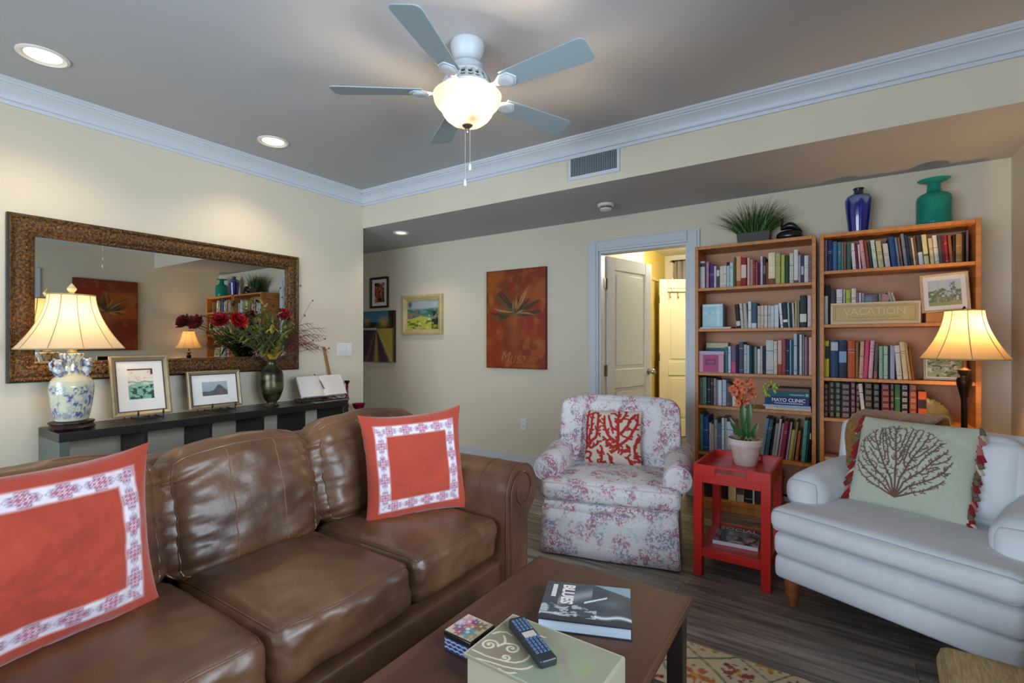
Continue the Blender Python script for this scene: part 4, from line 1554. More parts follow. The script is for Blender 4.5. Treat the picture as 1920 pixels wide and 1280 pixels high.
# two lion dog handles on the shoulder
M_porcb = mat('blue glazed porcelain', '5E6E92', rough=.18, col2='C9CCC8', vscale=34, coat=.4, lo=.42, hi=.58)
for s in (-1, 1):
    g = G()
    g.ball((.01, s * 0.060, .335), .030, 12, 8, sc=(.9, .9, 1.15))
    g.ball((.028, s * 0.062, .378), .023, 12, 8)
    g.ball((.048, s * 0.063, .372), .012, 10, 6)
    for e in (-1, 1):
        g.ball((.022, s * 0.062 + e * .016, .398), .008, 8, 6)
    g.tube([(0, s * 0.063, .325), (-.012, s * 0.086, .345), (-.01, s * 0.091, .375), (0, s * 0.080, .392)], [.011, .009, .007, .005], 8)
    g.tube([(.026, s * 0.059, .33), (.036, s * 0.057, .310), (.040, s * 0.055, .300)], [.011, .010, .010], 8)
    obj('lion_handle', g, M_porcb, tl, smooth=True)
obj('socket', G().lathe([(.020, .432), (.024, .438), (.018, .45), (.016, .50), (.012, .505)], 16), M_nickel, tl, smooth=True)
g = G()
for s in (-1, 1):
    g.tube([(0, s * .018, .445), (0, s * .065, .50), (0, s * .072, .62), (0, s * .03, .735), (0, s * .004, .765)], .0022, 6)
obj('harp', g, M_nickel, tl, smooth=True)
prof = bell(.458, .762, .242, .106)
lampshade(tl, prof, .80, 1.0, 10)
obj('finial', G().lathe([(.006, .762), (.016, .770), (.010, .776), (.020, .790), (.022, .80), (.012, .815), (.003, .828)], 14), mat('carved cream finial', 'C9B88A', rough=.5), tl, smooth=True)
obj('spider', G().tube([(0, -.105, .762), (0, .105, .762)], .002, 5).tube([(-.08, 0, .762), (.08, 0, .762)], .002, 5), M_nickel, tl)
bl = obj('bulb', G().ball((0, 0, .58), .028, 14, 9, sc=(1, 1, 1.3)), M_bulb, tl, smooth=True)
point_light('table_lamp_light', (LX, LY, LZ + .655), 2.4, (1.0, .72, .38), .04)

# ================================================================== FLOOR LAMP
FLX, FLY = .578, 3.552
fl = thing('floor_lamp', 'dark bronze floor lamp with cream bell shade behind the white armchair', 'lamp', (FLX, FLY, 0))
M_brz = mat('dark bronze', '2A1A12', rough=.3, metal=.7, var=.2, vscale=20)
obj('base', G().lathe([(.13, 0), (.13, .012), (.12, .022), (.09, .032), (.05, .045), (.03, .06), (.018, .07)], 32), M_brz, fl, smooth=True)
obj('pole', G().lathe([(.018, .065), (.018, .10), (.014, .11), (.014, .93), (.018, .95), (.024, .98), (.031, 1.01), (.034, 1.03), (.034, 1.038), (.030, 1.043), (.030, 1.050), (.02, 1.052)], 22), M_brz, fl, smooth=True)
obj('turned_cap', G().lathe([(.018, 1.05), (.016, 1.062), (.024, 1.072), (.028, 1.085), (.03, 1.092), (.018, 1.098), (.010, 1.108), (.010, 1.15)], 22), mat('bronze cap', '4A352A', rough=.35, metal=.6), fl, smooth=True)
prof = bell(1.152, 1.412, .188, .082)
lampshade(fl, prof, 1.0, 1.0, 8, m=M_shadeo)
obj('spider', G().tube([(-.08, 0, 1.41), (.08, 0, 1.41)], .002, 5).tube([(0, -.08, 1.41), (0, .08, 1.41)], .002, 5).tube([(0, 0, 1.15), (0, 0, 1.42)], .003, 6), M_nickel, fl)
obj('finial', G().lathe([(.004, 1.415), (.010, 1.420), (.007, 1.427), (.002, 1.436)], 12), M_brz, fl, smooth=True)
obj('bulb', G().ball((.03, 0, 1.27), .026, 14, 9, sc=(1, 1, 1.3)), M_bulb, fl, smooth=True)
point_light('floor_lamp_light', (FLX + .03, FLY, 1.325), 13, (1.0, .62, .26), .035)

# ================================================================== FRAMES ON THE CONSOLE
M_chf = mat('champagne wood frame', '9C8B6C', rough=.4, metal=.3, var=.12, vscale=14)
M_mat_ = mat('white mount board', 'E4E2DC', rough=.9)
M_print = vcol('printed art paper', rough=.5, spec=.4)
def framed(name, label, W, H, fwid, M, fmat, art, aw, ah, az=0.0, depth=.018, inner=None, cat='picture frame', px=70, group=None):
    """picture in local XZ facing -Y, bottom edge at z=0"""
    t = thing(name, label, cat, (0, 0, 0), 0, group)
    t.matrix_world = M
    pr = [(0, 0), (0, -depth), (fwid * .35, -depth * 1.15), (fwid * .7, -depth * .8), (fwid, -depth * .55), (fwid, 0)]
    vs, fs = [], []
    for d, yy in pr:
        for (sx_, sz_) in ((-1, -1), (1, -1), (1, 1), (-1, 1)):
            vs.append((sx_ * (W / 2 - d), yy, H / 2 + sz_ * (H / 2 - d)))
    for i in range(len(pr) - 1):
        for k in range(4):
            fs.append((i * 4 + k, i * 4 + (k + 1) % 4, (i + 1) * 4 + (k + 1) % 4, (i + 1) * 4 + k))
    obj('frame', G().add(vs, fs), fmat, t)
    if inner:
        g = G()
        e = .006
        for (x0, x1, z0, z1) in ((-W / 2 + fwid, W / 2 - fwid, fwid, fwid + e), (-W / 2 + fwid, W / 2 - fwid, H - fwid - e, H - fwid), (-W / 2 + fwid, -W / 2 + fwid + e, fwid + e, H - fwid - e), (W / 2 - fwid - e, W / 2 - fwid, fwid + e, H - fwid - e)):
            g.box(x0, x1, -.011, -.004, z0, z1)
        obj('fillet', g, inner, t)
    obj('mount', G().box(-W / 2 + fwid * .8, W / 2 - fwid * .8, -.006, -.001, fwid * .8, H - fwid * .8), M_mat_, t)
    canvas('print', aw, ah, px, int(px * ah / aw), art, M_print, t, T((0, -.0068, H / 2 + az)))
    obj('backing', G().box(-W / 2 + .004, W / 2 - .004, -.001, .003, .004, H - .004), mat('brown backing board', '5A4634', rough=.9), t)
    return t
def art_lake(U, V):
    c = mix(S('D8D4C6'), S('E2D8C4'), fbm(U * 9, V * 9, 1))
    c = mix(c, S('C8A090'), sst(.60, .70, fbm(U * 14, V * 12, 5)) * (V > .55) * .6)
    c = mix(c, S('C8C4B4'), (V < .58))
    c = mix(c, S('6E8A88'), np.exp(-((V - .56 - .02 * np.sin(U * 12)) / .02) ** 2))
    w_ = mix(S('3E8A78'), S('9AC4AC'), fbm(U * 4 + V * 3, V * 14, 7))
    c = mix(c, w_, (V < .50 + .08 * (fbm(U * 5, U * 3, 3) - .5) * 4) * 1.0)
    c = mix(c, S('23403C'), (V < .46) * sst(.58, .64, fbm(U * 6, V * 14, 2)))
    c = mix(c, S('5A2A22'), ((V > .955) | ((U > .90) & (V > .80))) * 1.0)
    return c
def art_hill(U, V):
    c = mix(S('8E979C'), S('A8AEB2'), V + .4 * (fbm(U * 6, V * 10, 2) - .5))
    ridge = .30 + .50 * np.exp(-((U - .68) / .20) ** 2) * (1 - .4 * np.abs(U - .68)) + .12 * (fbm(U * 7, U * 2, 4) - .5)
    c = mix(c, mix(S('4E4A4C'), S('6E6A6C'), fbm(U * 14, V * 10, 6)), V < ridge)
    return c
fr1 = framed('picture_frame', 'tall champagne frame with green lake print leaning on the console', .315, .385, .028, lean_matrix((-3.675, 1.312, CZ + .028), (1, -.04), math.radians(13)), M_chf, art_lake, .135, .195, .012, inner=mat('dark fillet', '4A3A2A'), group='framed prints on the console')
fr2 = framed('picture_frame', 'low wide champagne frame with grey mountain print leaning on the console', .355, .262, .022, lean_matrix((-3.675, 1.752, CZ + .030), (1, .0), math.radians(10)), M_chf, art_hill, .170, .098, .006, inner=mat('dark fillet', '4A3A2A'), group='framed prints on the console')
def easel(loc, rotz, w, label):
    t = thing('wire_easel', label, 'easel', loc, rotz, 'wrought iron easels')
    g = G()
    for s in (-1, 1):
        x = s * w / 2
        g.tube([(x, -.055, .062), (x, -.066, .070), (x, -.075, .060), (x, -.070, .044), (x, -.058, .040)], .003, 6)     # curled hook
        g.tube([(x, -.058, .058), (x, -.062, .03), (x, -.064, .0035)], .0034, 6)
        g.tube([(x, -.060, .020), (x, .045, .018), (x, .090, .12), (x, .120, .20)], .003, 6)
        g.tube([(x, .090, .12), (x, .150, .0035)], .003, 6)
    obj('uprights', g, M_iron, t, smooth=True)
    g = G().tube([(-w / 2, -.060, .020), (w / 2, -.060, .020)], .003, 6).tube([(-w / 2, .12, .195), (w / 2, .12, .195)], .003, 6)
    obj('crossbar', g, M_iron, t, smooth=True)
    g = G()
    for s in (-1, 1):
        g.tube([(s * .004 + s * .022 + .018 * math.cos(a) * (1 - a / 9), -.060, .020 + .018 * math.sin(a) * (1 - a / 9)) for a in [i * .5 for i in range(13)]], .0025, 6)
    obj('scroll', g, M_iron, t, smooth=True)
    return t
easel((-3.640, 1.318, CZ), PI / 2, .135, 'small wrought iron easel under the green lake print')
easel((-3.640, 1.758, CZ), PI / 2, .155, 'small wrought iron easel under the grey mountain print')

# ================================================================== FLOWER VASE
VX, VY = -3.665, 2.158
M_vase = mat('bronze ribbed vase', '26251C', rough=.30, metal=.6, col2='6A6044', vscale=7, stretch=(1, 1, 2.2), lo=.42, hi=.62)
fv = thing('flower_vase', 'ribbed bronze vase holding the dried flower arrangement', 'vase', (VX, VY, CZ))
pr = [(.050, 0), (.052, .008), (.040, .016), (.034, .026), (.042, .040)]
for i in range(34):
    q = i / 33
    z = .045 + .27 * q
    r = .0835 * (.60 + .40 * math.sin(min(1, q / .42) * PI / 2)) * (1 if q < .66 else 1 - ((q - .66) / .34) ** 2.2 * .53)
    pr.append((r + (.0012 if i % 2 else -.0008), z))
pr += [(.038, .325), (.036, .340), (.044, .358), (.046, .362), (.038, .360), (.030, .34)]
obj('body', G().lathe(pr, 40, cap=True), M_vase, fv, smooth=True, angle=70)
bq = thing('dried_flower_arrangement', 'dried arrangement of red blooms, grasses and burgundy sprays in the bronze vase', 'flowers', (VX, VY, CZ + .33))
rf = random.Random(21)
M_stem = mat('olive stem', '5A5A30', rough=.7)
M_grn = mat('dried green leaf', '5E6A34', rough=.7, rnd=.35, var=.2, vscale=30)
M_grn2 = mat('yellow green leaf', '8E8A3C', rough=.7, rnd=.3, var=.2, vscale=30)
M_bur = mat('burgundy frond', '6A2A34', rough=.7, rnd=.2, var=.2, vscale=30)
M_redp = mat('deep red petal', '8E0F16', rough=.5, rnd=.25, var=.25, vscale=30)
M_twig = mat('dark twig', '3A2E28', rough=.8)
# the wall is 0.2 m behind: y spreads along the wall, x stays in front of it
def curve_pts(p0, p1, sag, n=7):
    p0, p1 = Vector(p0), Vector(p1)
    return [p0.lerp(p1, i / n) + Vector((0, 0, sag * math.sin(PI * i / n))) for i in range(n + 1)]
stems = G()
def leaf_mesh(l, w):
    g = G(); P = []
    n = 6
    for j in range(n + 1):
        q = j / n
        ww = w * math.sin(PI * min(1, q * .9 + .08)) ** .8
        zz = -.25 * l * q * q
        P += [(-ww, l * q, zz + .15 * ww), (0, l * q, zz), (ww, l * q, zz + .15 * ww)]
    g.grid(P, 2, n)
    return g
leafA = leafB = leafC = None
def put_leaf(kind, p, d, sc_):
    global leafA, leafB, leafC
    z = Vector(d).normalized()
    rotq = z.to_track_quat('Y', 'Z').to_euler()
    if kind == 'a':
        if leafA is None:
            leafA = obj('leaf', leaf_mesh(.105, .012), M_grn, bq, smooth=True, angle=180); o = leafA
        else:
            o = dup(leafA, bq)
    elif kind == 'b':
        if leafB is None:
            leafB = obj('leaf', leaf_mesh(.075, .016), M_grn2, bq, smooth=True, angle=180); o = leafB
        else:
            o = dup(leafB, bq)
    o.location = p; o.rotation_euler = rotq; o.scale = (sc_, sc_, sc_)
    return o
for k in range(120):
    a = rf.uniform(-1.0, .85)          # spread along the wall
    l = rf.uniform(.15, .40)
    tip = (rf.uniform(-.10, .13), math.sin(a) * l * 1.0 - .05, .03 + abs(math.cos(a)) * l * 1.12)
    pts = curve_pts((rf.uniform(-.012, .012), rf.uniform(-.012, .012), -.02), tip, .03)
    stems.tube(pts, [.0022] * 4 + [.0012] * 4, 5)
    for j in (2, 3, 4, 5, 6, 7):
        if rf.random() < .55:
            d = (rf.uniform(-.6, .6), rf.uniform(-1, 1) + (tip[1] * 2), rf.uniform(-.2, .8))
            p = Vector(pts[j])
            if p.x + d[0] * .06 < -.14:
                continue
            put_leaf('a' if rf.random() < .62 else 'b', p, d, rf.uniform(.6, 1.15))
# burgundy fronds arching to the right
fr_ = G()
for k in range(11):
    y1 = rf.uniform(.26, .44); z1 = rf.uniform(.10, .36)
    pts = curve_pts((0, 0, -.02), (rf.uniform(-.02, .09), y1, z1), .10, 10)
    fr_.tube(pts, [.002] * 6 + [.0012] * 5, 5)
    for j in range(4, 11):
        for s in (-1, 1):
            q = Vector(pts[j])
            fr_.tube([q, q + Vector((rf.uniform(-.012, .012), .025, s * .012 - .006)), q + Vector((rf.uniform(-.015, .015), .052, s * .016 - .022))], [.0012, .0018, .0006], 4)
obj('burgundy_fronds', fr_, M_bur, bq, smooth=True, kind='stuff')
# thin bare twigs with buds reaching up
tw = G()
for (y1, z1, x1) in ((.26, .62, -.05), (.34, .50, .0), (.20, .52, .02), (.42, .18, .04), (-.18, .48, .03), (.03, .50, .05), (-.08, .52, .0), (.46, .10, .05)):
    pts = curve_pts((0, 0, -.02), (x1, y1, z1), .05 if z1 < .3 else -.02, 9)
    tw.tube(pts, [.0022] * 5 + [.0013] * 5, 5)
    for j in (5, 7, 9):
        q = Vector(pts[j])
        tw.tube([q, q + Vector((.006, rf.uniform(.01, .03), rf.uniform(.005, .02)))], [.0012, .001], 4)
        tw.ball(q + Vector((.006, rf.uniform(.01, .03), .014)), .006, 6, 5, sc=(.8, .8, 1.5))
obj('twigs', tw, M_twig, bq, smooth=True, kind='stuff')
obj('stems', stems, M_stem, bq, smooth=True, kind='stuff')
petal0 = None
def bloom(p, axis, r, n, layers):
    global petal0
    ax = Vector(axis).normalized()
    q0 = ax.to_track_quat('Z', 'Y').to_matrix().to_4x4()
    g = G()
    for ly in range(layers):
        for k in range(n):
            a = 2 * PI * (k + .5 * ly) / n
            Mx = T(p) @ q0 @ Matrix.Rotation(a, 4, 'Z') @ Matrix.Rotation(math.radians(18 + 24 * ly), 4, 'X')
            P = []
            for j in range(6):
                t_ = j / 5
                w_ = r * .30 * math.sin(PI * (t_ * .8 + .12))
                yy = r * t_; zz = r * .35 * t_ * t_
                P += [(-w_, yy, zz + w_ * .3), (0, yy, zz), (w_, yy, zz + w_ * .3)]
            n0 = len(g.v)
            gg = G().grid(P, 2, 5)
            g.add(gg.v, gg.f, Mx)
    g.ball(Vector(p) + ax * r * .15, r * .22, 8, 6)
    obj('bloom', g, M_redp, bq, smooth=True, angle=180)
bloom((.06, -.405, .300), (.6, -.5, .5), .078, 9, 4)
bloom((.10, -.320, .300), (.8, -.05, .45), .080, 9, 4)
bloom((.03, .065, .345), (.7, .15, .8), .085, 10, 3)
stems.v, stems.f, stems.m = [], [], []
for p in ((.06, -.405, .300), (.10, -.320, .300), (.03, .065, .345)):
    stems.tube(curve_pts((0, 0, -.02), p, .06), .003, 6)
obj('bloom_stem', stems, M_stem, bq, smooth=True)
# drooping pale leaves over the lip
g = G()
for (y1, z1) in ((-.05, .16), (.02, .19), (.06, .14), (-.12, .12)):
    pts = curve_pts((.01, 0, -.01), (.09, y1, z1 - .06), .05, 7)
    for i in range(len(pts) - 1):
        a, b = pts[i], pts[i + 1]
        w0 = .018 * math.sin(PI * (i + .3) / 7.6); w1 = .018 * math.sin(PI * (i + 1.3) / 8.6)
        g.add([a + Vector((0, -w0, 0)), a + Vector((0, w0, 0)), b + Vector((0, w1, 0)), b + Vector((0, -w1, 0))], [(0, 1, 2, 3)])
obj('ochre_leaf', g, mat('ochre leaf', 'B58A2A', rough=.6, rnd=.1, var=.2, vscale=20), bq, smooth=True, angle=180)

# ================================================================== COOKBOOK STAND, OPEN BOOK, CANDLESTICKS
cbs = thing('book_stand', 'dark wire book stand holding the open book on the console', 'book stand', (-3.66, 2.58, CZ), PI / 2)
g = G()
w_ = .19
g.tube([(-w_, -.085, .050), (-w_, -.10, .030), (-w_, -.085, .004), (-w_, .05, .004), (-w_, .07, .02), (w_, .07, .02), (w_, .05, .004), (w_, -.085, .004), (w_, -.10, .030), (w_, -.085, .050)], .0032, 6)
g.tube([(-w_, -.085, .010), (w_, -.085, .010)], .003, 6)
g.tube([(-w_, -.080, .030), (w_, -.080, .030)], .003, 6)
for s in (-1, 1):
    g.tube([(s * .11, -.040, .018), (s * .11, .062, .19), (s * .11, .085, .006)], .003, 6)
obj('wire_frame', g, M_iron, cbs, smooth=True)
g = G()
for k in range(7):
    x = -.15 + .05 * k
    g.tube([(x, -.084, .012), (x + .012, -.082, .020), (x, -.081, .029)], .002, 5)
obj('scroll', g, M_iron, cbs, smooth=True)
g = G().tube([(-.02, .052, .224), (.0, -.008, .160), (.012, -.042, .100)], [.004, .0045, .005], 8)
obj('page_weight', g, mat('pewter page weight', '5A5654', rough=.35, metal=.8), cbs, smooth=True)
def openbook():
    g = G(); nx_ = 24; P = []
    W_, H_ = .42, .185
    for j in range(2):
        for i in range(nx_ + 1):
            x = -W_ / 2 + W_ * i / nx_
            cv = .018 * (1 - math.exp(-abs(x) / .03)) - .010 * abs(x) / (W_ / 2)
            P.append((x, -cv - .008, H_ * j))
    g.grid(P, nx_, 1)
    P2 = [(p[0], .002, p[2]) for p in P]
    g.grid(P2, nx_, 1, flip=True)
    n = nx_ + 1; m_ = 2 * n
    for i in range(nx_):
        g.f.append((i, m_ + i, m_ + i + 1, i + 1)); g.m.append(0)
        g.f.append((n + i, n + i + 1, m_ + n + i + 1, m_ + n + i)); g.m.append(0)
    g.f.append((0, n, m_ + n, m_)); g.m.append(0)
    g.f.append((n - 1, m_ + n - 1, m_ + 2 * n - 1, 2 * n - 1)); g.m.append(0)
    return g
ob = thing('open_book', 'open white paged book propped on the wire stand beside the vase', 'book')
ob.matrix_world = lean_matrix((-3.600, 2.585, CZ + .040), (1, -.03), math.radians(29))
obj('pages', openbook(), mat('book page paper', 'DDD3CC', rough=.85), ob, smooth=True)
obj('cover', G().box(-.215, .215, .002, .006, -.003, .188), mat('grey cloth cover', '5E5A58', rough=.8), ob)
tray = thing('flat_tray', 'flat grey metal tray with a dark handle below the open book', 'tray', (-3.535, 2.60, CZ), PI / 2)
obj('plate', G().box(-.17, .17, -.03, .02, 0, .007), mat('grey metal tray', '7E8684', rough=.35, metal=.5), tray, bevel=.002)
obj('handle', G().tube([(-.10, -.005, .012), (.02, -.005, .016), (.11, .0, .012)], [.006, .004, .006], 8), M_black, tray, smooth=True)
st = obj('wooden_stick', G().box(-.012, .012, -.004, .004, 0, .46), mat('old ruler wood', '8E6A3A', rough=.6, var=.15, vscale=12), bevel=.001)
st.matrix_world = lean_matrix((-3.80, 2.83, CZ), (1, 0), math.radians(6.5), math.radians(-9))
tag(st, 'narrow wooden stick leaning on the wall behind the open book', 'stick')
M_wine = glass_mat('dark magenta glass', '8E1A44', .08, .55)
plinth = thing('corner_stool', 'small black stool in the corner right of the console', 'stool', (-3.72, 2.945, 0))
obj('seat', G().lathe([(.13, .56), (.135, .57), (.135, .585), (.13, .592), (.01, .592)], 28), M_con, plinth, smooth=True, angle=40)
for k in range(3):
    a = 2 * PI * k / 3 + .4
    obj('leg', G().tube([(.08 * math.cos(a), .08 * math.sin(a), .562), (.12 * math.cos(a), .12 * math.sin(a), 0)], .013, 8), M_con, plinth, smooth=True)
def candlestick(loc, h, label):
    t = thing('candlestick', label, 'candlestick', loc, 0, 'dark red glass candlesticks')
    k = h / .30
    obj('stem', G().lathe([(.032, 0), (.034, .006), (.016, .016 * k), (.010, .04 * k), (.018, .07 * k), (.010, .095 * k), (.014, .12 * k), (.019, .14 * k), (.012, .16 * k), (.011, .262 * k)], 18), M_wine, t, smooth=True)
    obj('cup', G().lathe([(.010, .260 * k), (.012, .268 * k), (.022, .282 * k), (.024, .30 * k), (.014, .298 * k)], 18), mat('black candle cup', '1E1618', rough=.4), t, smooth=True)
candlestick((-3.745, 2.925, .592), .30, 'dark red glass candlestick with black cup on the corner stool')
candlestick((-3.79, 2.72, CZ), .175, 'dark red glass candlestick half hidden behind the open book')
gb = obj('glass_bowl', G().lathe([(.018, 0), (.020, .004), (.008, .010), (.020, .022), (.048, .055), (.060, .090), (.057, .090), (.044, .056), (.016, .026), (.002, .024)], 26), M_wine, smooth=True, angle=60, loc=(-3.655, 2.985, .592))
tag(gb, 'small magenta glass bowl beside the candlestick on the corner stool', 'bowl')

# ================================================================== PICTURES ON THE WALLS
M_oil = vcol('oil paint', rough=.45, spec=.4, bump=.35, bscale=120)
def box_canvas(label, W, H, M, fn, edge, px=90, dep=.034, cat='painting'):
    t = thing('canvas_painting', label, cat)
    t.matrix_world = M
    obj('stretcher', G().box(-W / 2, W / 2, -dep, 0, 0, H), edge, t, bevel=.002)
    canvas('painted_front', W, H, px, int(px * H / W), fn, M_oil, t, T((0, -dep - .0008, H / 2)))
    return t
def strokes_leaf(seed, n=26):
    r = random.Random(seed); L_ = []
    for k in range(n):
        a = math.radians(r.uniform(-15, 195)); l = r.uniform(.16, .44)
        x, y_ = .50 + r.uniform(-.03, .03), .55 + r.uniform(-.02, .03)
        bend = r.uniform(-.5, .5)
        for j in range(4):
            x1 = x + math.cos(a) * l / 4; y1 = y_ + math.sin(a) * l / 4 * .68
            w0 = .012 * math.sin(PI * (j + .4) / 4.8); w1 = .012 * math.sin(PI * (j + 1.4) / 5.4)
            L_.append((x, y_, x1, y1, w0, w1)); x, y_ = x1, y1; a += bend / 3
    return L_
def musa_fn(seed):
    dk, lt, ol = strokes_leaf(seed, 14), strokes_leaf(seed + 1, 9), strokes_leaf(seed + 2, 22)
    def f(U, V):
        c = mix(S('7A2E10'), S('9C4E14'), sst(.35, .65, fbm(U * 3 + seed, V * 5, 1)))
        c = mix(c, S('8A2410'), sst(.5, .7, fbm(U * 4, V * 4 + seed, 6)) * .8)
        c = mix(c, S('B5652A'), sst(.60, .75, fbm(U * 7, V * 9, 9)) * .45)
        c = mix(c, S('5C4A1C'), (1 - sst(-.002, .012, segdist(U, V, ol))) * .85)
        c = mix(c, S('2E2414'), (1 - sst(-.006, .008, segdist(U, V, dk))) * .8)
        c = mix(c, S('C8A068'), (1 - sst(-.012, .0, segdist(U, V, lt))) * .8)
        # trunk below the crown
        c = mix(c, S('A85E2E'), np.exp(-((U - .50) / .10) ** 2) * (V < .55) * sst(.1, .3, V) * .45)
        c = mix(c, S('8E2A20'), np.exp(-(((U - .62) / .08) ** 2 + ((V - .47) / .05) ** 2)) * .7)
        e = np.minimum(np.minimum(U, 1 - U), np.minimum(V, 1 - V))
        return mix(c, S('4E2412'), (1 - sst(.0, .03, e)) * .6)
    return f
M_edge = mat('rust canvas edge', '6A2C12', rough=.7)
Wb = lambda x, z: T((x, YB - .002, z))
mu = box_canvas('tall rust orange canvas painting of leaves lettered Musa on the back wall', .703, .992, Wb(-2.672, .980), musa_fn(3), M_edge)
text('lettering', 'Musa', .17, mat('faded pink paint', 'B5705A', rough=.6), mu, T((-.03, -.0355, .105)) @ Matrix.Rotation(PI / 2, 4, 'X'), .0003, shear=.35, sx=.85, offset=-.004)
mu2 = box_canvas('square rust orange canvas painting of leaves on the right wall', .735, .99, T((XR - .002, 2.62, 1.13)) @ Matrix.Rotation(PI / 2 * 3, 4, 'Z'), musa_fn(14), M_edge)
def art_farm(U, V):
    sky = mix(S('9AA8B0'), S('B8BCC4'), fbm(U * 6, V * 8, 1))
    c = mix(sky, S('5E8A8C'), sst(.78, .70, V + .05 * fbm(U * 9, V * 3, 2)))
    c = mix(c, S('3E6A5E'), (V < .70) * sst(.42, .58, fbm(U * 10, V * 12, 3)))
    c = mix(c, S('A86A4E'), (np.abs(V - .52) < .10) * sst(.54, .62, fbm(U * 11, V * 9, 5)))
    c = mix(c, S('B5B84E'), (V < .46 - .25 * np.abs(U - .45)) * 1.0)
    c = mix(c, S('5E6E2E'), (V < .30) * sst(.48, .6, fbm(U * 6, V * 14, 7)))
    c = mix(c, S('26301E'), ((U > .78) & (V < .62)) * sst(.42, .55, fbm(U * 9, V * 8, 9)))
    c = mix(c, S('20301E'), np.exp(-(((U - .08) / .07) ** 2 + ((V - .86) / .12) ** 2)) * .9)
    c = mix(c, S('D8D4C0'), (V < .5) * sst(.68, .74, fbm(U * 16, V * 13, 11)))
    return c
M_cream_fr = mat('cream gilt frame', 'BFB07C', rough=.5, var=.12, vscale=18)
framed('framed_painting', 'small landscape painting in a cream frame on the hall wall', .612, .452, .062, Wb(-3.949, 1.332), M_cream_fr, art_farm, .49, .335, 0, .035, cat='painting', px=80)
def art_road(U, V):
    c = mix(S('2E6A88'), S('4E8AA0'), fbm(U * 4, V * 4, 1))
    c = mix(c, S('2A2A1E'), ((V < .78) | (U > .84)) * 1.0 * sst(.30, .42, fbm(U * 5, V * 6, 2) + .25 * (np.abs(U - .45) * 2 - .3)))
    c = mix(c, S('B8A05A'), np.exp(-(((U - .70) / .13) ** 2 + ((V - .78) / .10) ** 2)) * .95)
    c = mix(c, S('B88A5A'), np.exp(-(((U - .22) / .09) ** 2 + ((V - .80) / .09) ** 2)) * .8)
    g_ = mix(S('3A2A34'), S('5A4450'), fbm(U * 14, V * 5, 5))
    c = mix(c, g_, (V < .64) * 1.0)
    vx = (U - .50) / np.maximum(.66 - V, .02)
    c = mix(c, S('B59A5A'), (V < .64) * np.exp(-((vx - .0) / .11) ** 2) * .85)
    c = mix(c, S('C8B86A'), (V < .66) * np.exp(-((vx - .70) / .12) ** 2) * .9)
    c = mix(c, S('C0A84A'), ((V < .66) & (vx > .80)) * .85)
    c = mix(c, S('9A6A50'), (V < .6) * np.exp(-((vx + .45) / .07) ** 2) * .6)
    c = mix(c, S('C8CCC8'), (np.abs(V - .655) < .02) * (U < .5) * .8)
    return mix(c, S('2A2420'), (U > .955) * .7)
box_canvas('unframed canvas of a road between yellow trees beside the hall corner', .62, .622, Wb(-4.700, 1.003), art_road, mat('dark canvas edge', '2A2420', rough=.7), 80)
def art_red(U, V):
    c = mix(S('7E3A2A'), S('A85A44'), fbm(U * 5, V * 6, 1))
    c = mix(c, S('C8B8A4'), sst(.56, .64, fbm(U * 6, V * 7, 4)))
    c = mix(c, S('2A2420'), sst(.60, .66, fbm(U * 7, V * 5, 8)))
    return c
framed('framed_print', 'small dark framed red print above the road canvas', .318, .376, .026, Wb(-4.672, 1.664), mat('dark walnut frame', '34201A', rough=.4), art_red, .175, .24, 0, .022, cat='picture frame', px=50)

# ================================================================== THINGS ON TOP OF THE BOOKCASES
def grass_pot():
    t = thing('potted_grass', 'bushy green grass in a dark rectangular pot on the left bookcase', 'plant', (-.505, 4.0, BTOP))
    g = G()
    o = [(-.110, -.055), (.110, -.055), (.110, .055), (-.110, .055)]
    g.prism([(x * .94, y_ * .94) for x, y_ in o], 0, .004)
    vs = [(x * .92, y_ * .92, 0) for x, y_ in o] + [(x, y_, .082) for x, y_ in o] + [(x * .9, y_ * .85, .082) for x, y_ in o] + [(x * .9, y_ * .85, .07) for x, y_ in o]
    fs = [(0, 1, 2, 3)] + [(a + k, a + (k + 1) % 4, a + 4 + (k + 1) % 4, a + 4 + k) for a in (0, 4, 8) for k in range(4)] + [(12, 13, 14, 15)]
    g.add(vs, fs)
    obj('pot', g, mat('dark brown pot', '2A1813', rough=.5), t)
    r = random.Random(2)
    for nm, mcol, cnt in (('grass_blades', '31501C', 260), ('grass_blades', '4A6E28', 150)):
        g = G()
        for k in range(cnt):
            x, y_ = r.uniform(-.098, .098), r.uniform(-.042, .042)
            a = x / .1 * 1.0 + r.gauss(0, .22); b = y_ / .05 * .55 + r.gauss(0, .2)
            l = r.uniform(.13, .265)
            if r.random() < .06:
                a *= 1.35
            w_ = .0040
            pts = []
            dx, dy = math.sin(a), math.sin(b)
            for j in range(5):
                q = j / 4
                pts.append(Vector((x + dx * l * q * (.55 + .5 * q), y_ + dy * l * .6 * q * (.5 + .5 * q), .074 + l * q * (1 - .22 * q * abs(a)) * max(.35, math.cos(a * .75)))))
            vs = []
            sd = Vector((r.uniform(-1, 1), r.uniform(-1, 1), 0)).normalized()
            for j, p in enumerate(pts):
                ww = w_ * (1 - .85 * j / 4)
                vs += [p - sd * ww, p + sd * ww]
            g.add(vs, [(2 * j, 2 * j + 1, 2 * j + 3, 2 * j + 2) for j in range(4)])
        obj(nm, g, mat('grass ' + mcol, mcol, rough=.6), t, kind='stuff', fixn=False)
grass_pot()
M_stone = mat('black polished stone', '15181A', rough=.22, spec=.5, var=.2, vscale=14)
bd = thing('bird_figure', 'black stone bird figurine resting beside the grass pot', 'figurine', (-.275, 3.985, BTOP))
obj('body', G().lathe([(.045, 0), (.072, .008), (.083, .028), (.080, .048), (.062, .064), (.030, .072), (.003, .074)], 28, sy=.72), M_stone, bd, smooth=True, angle=180)
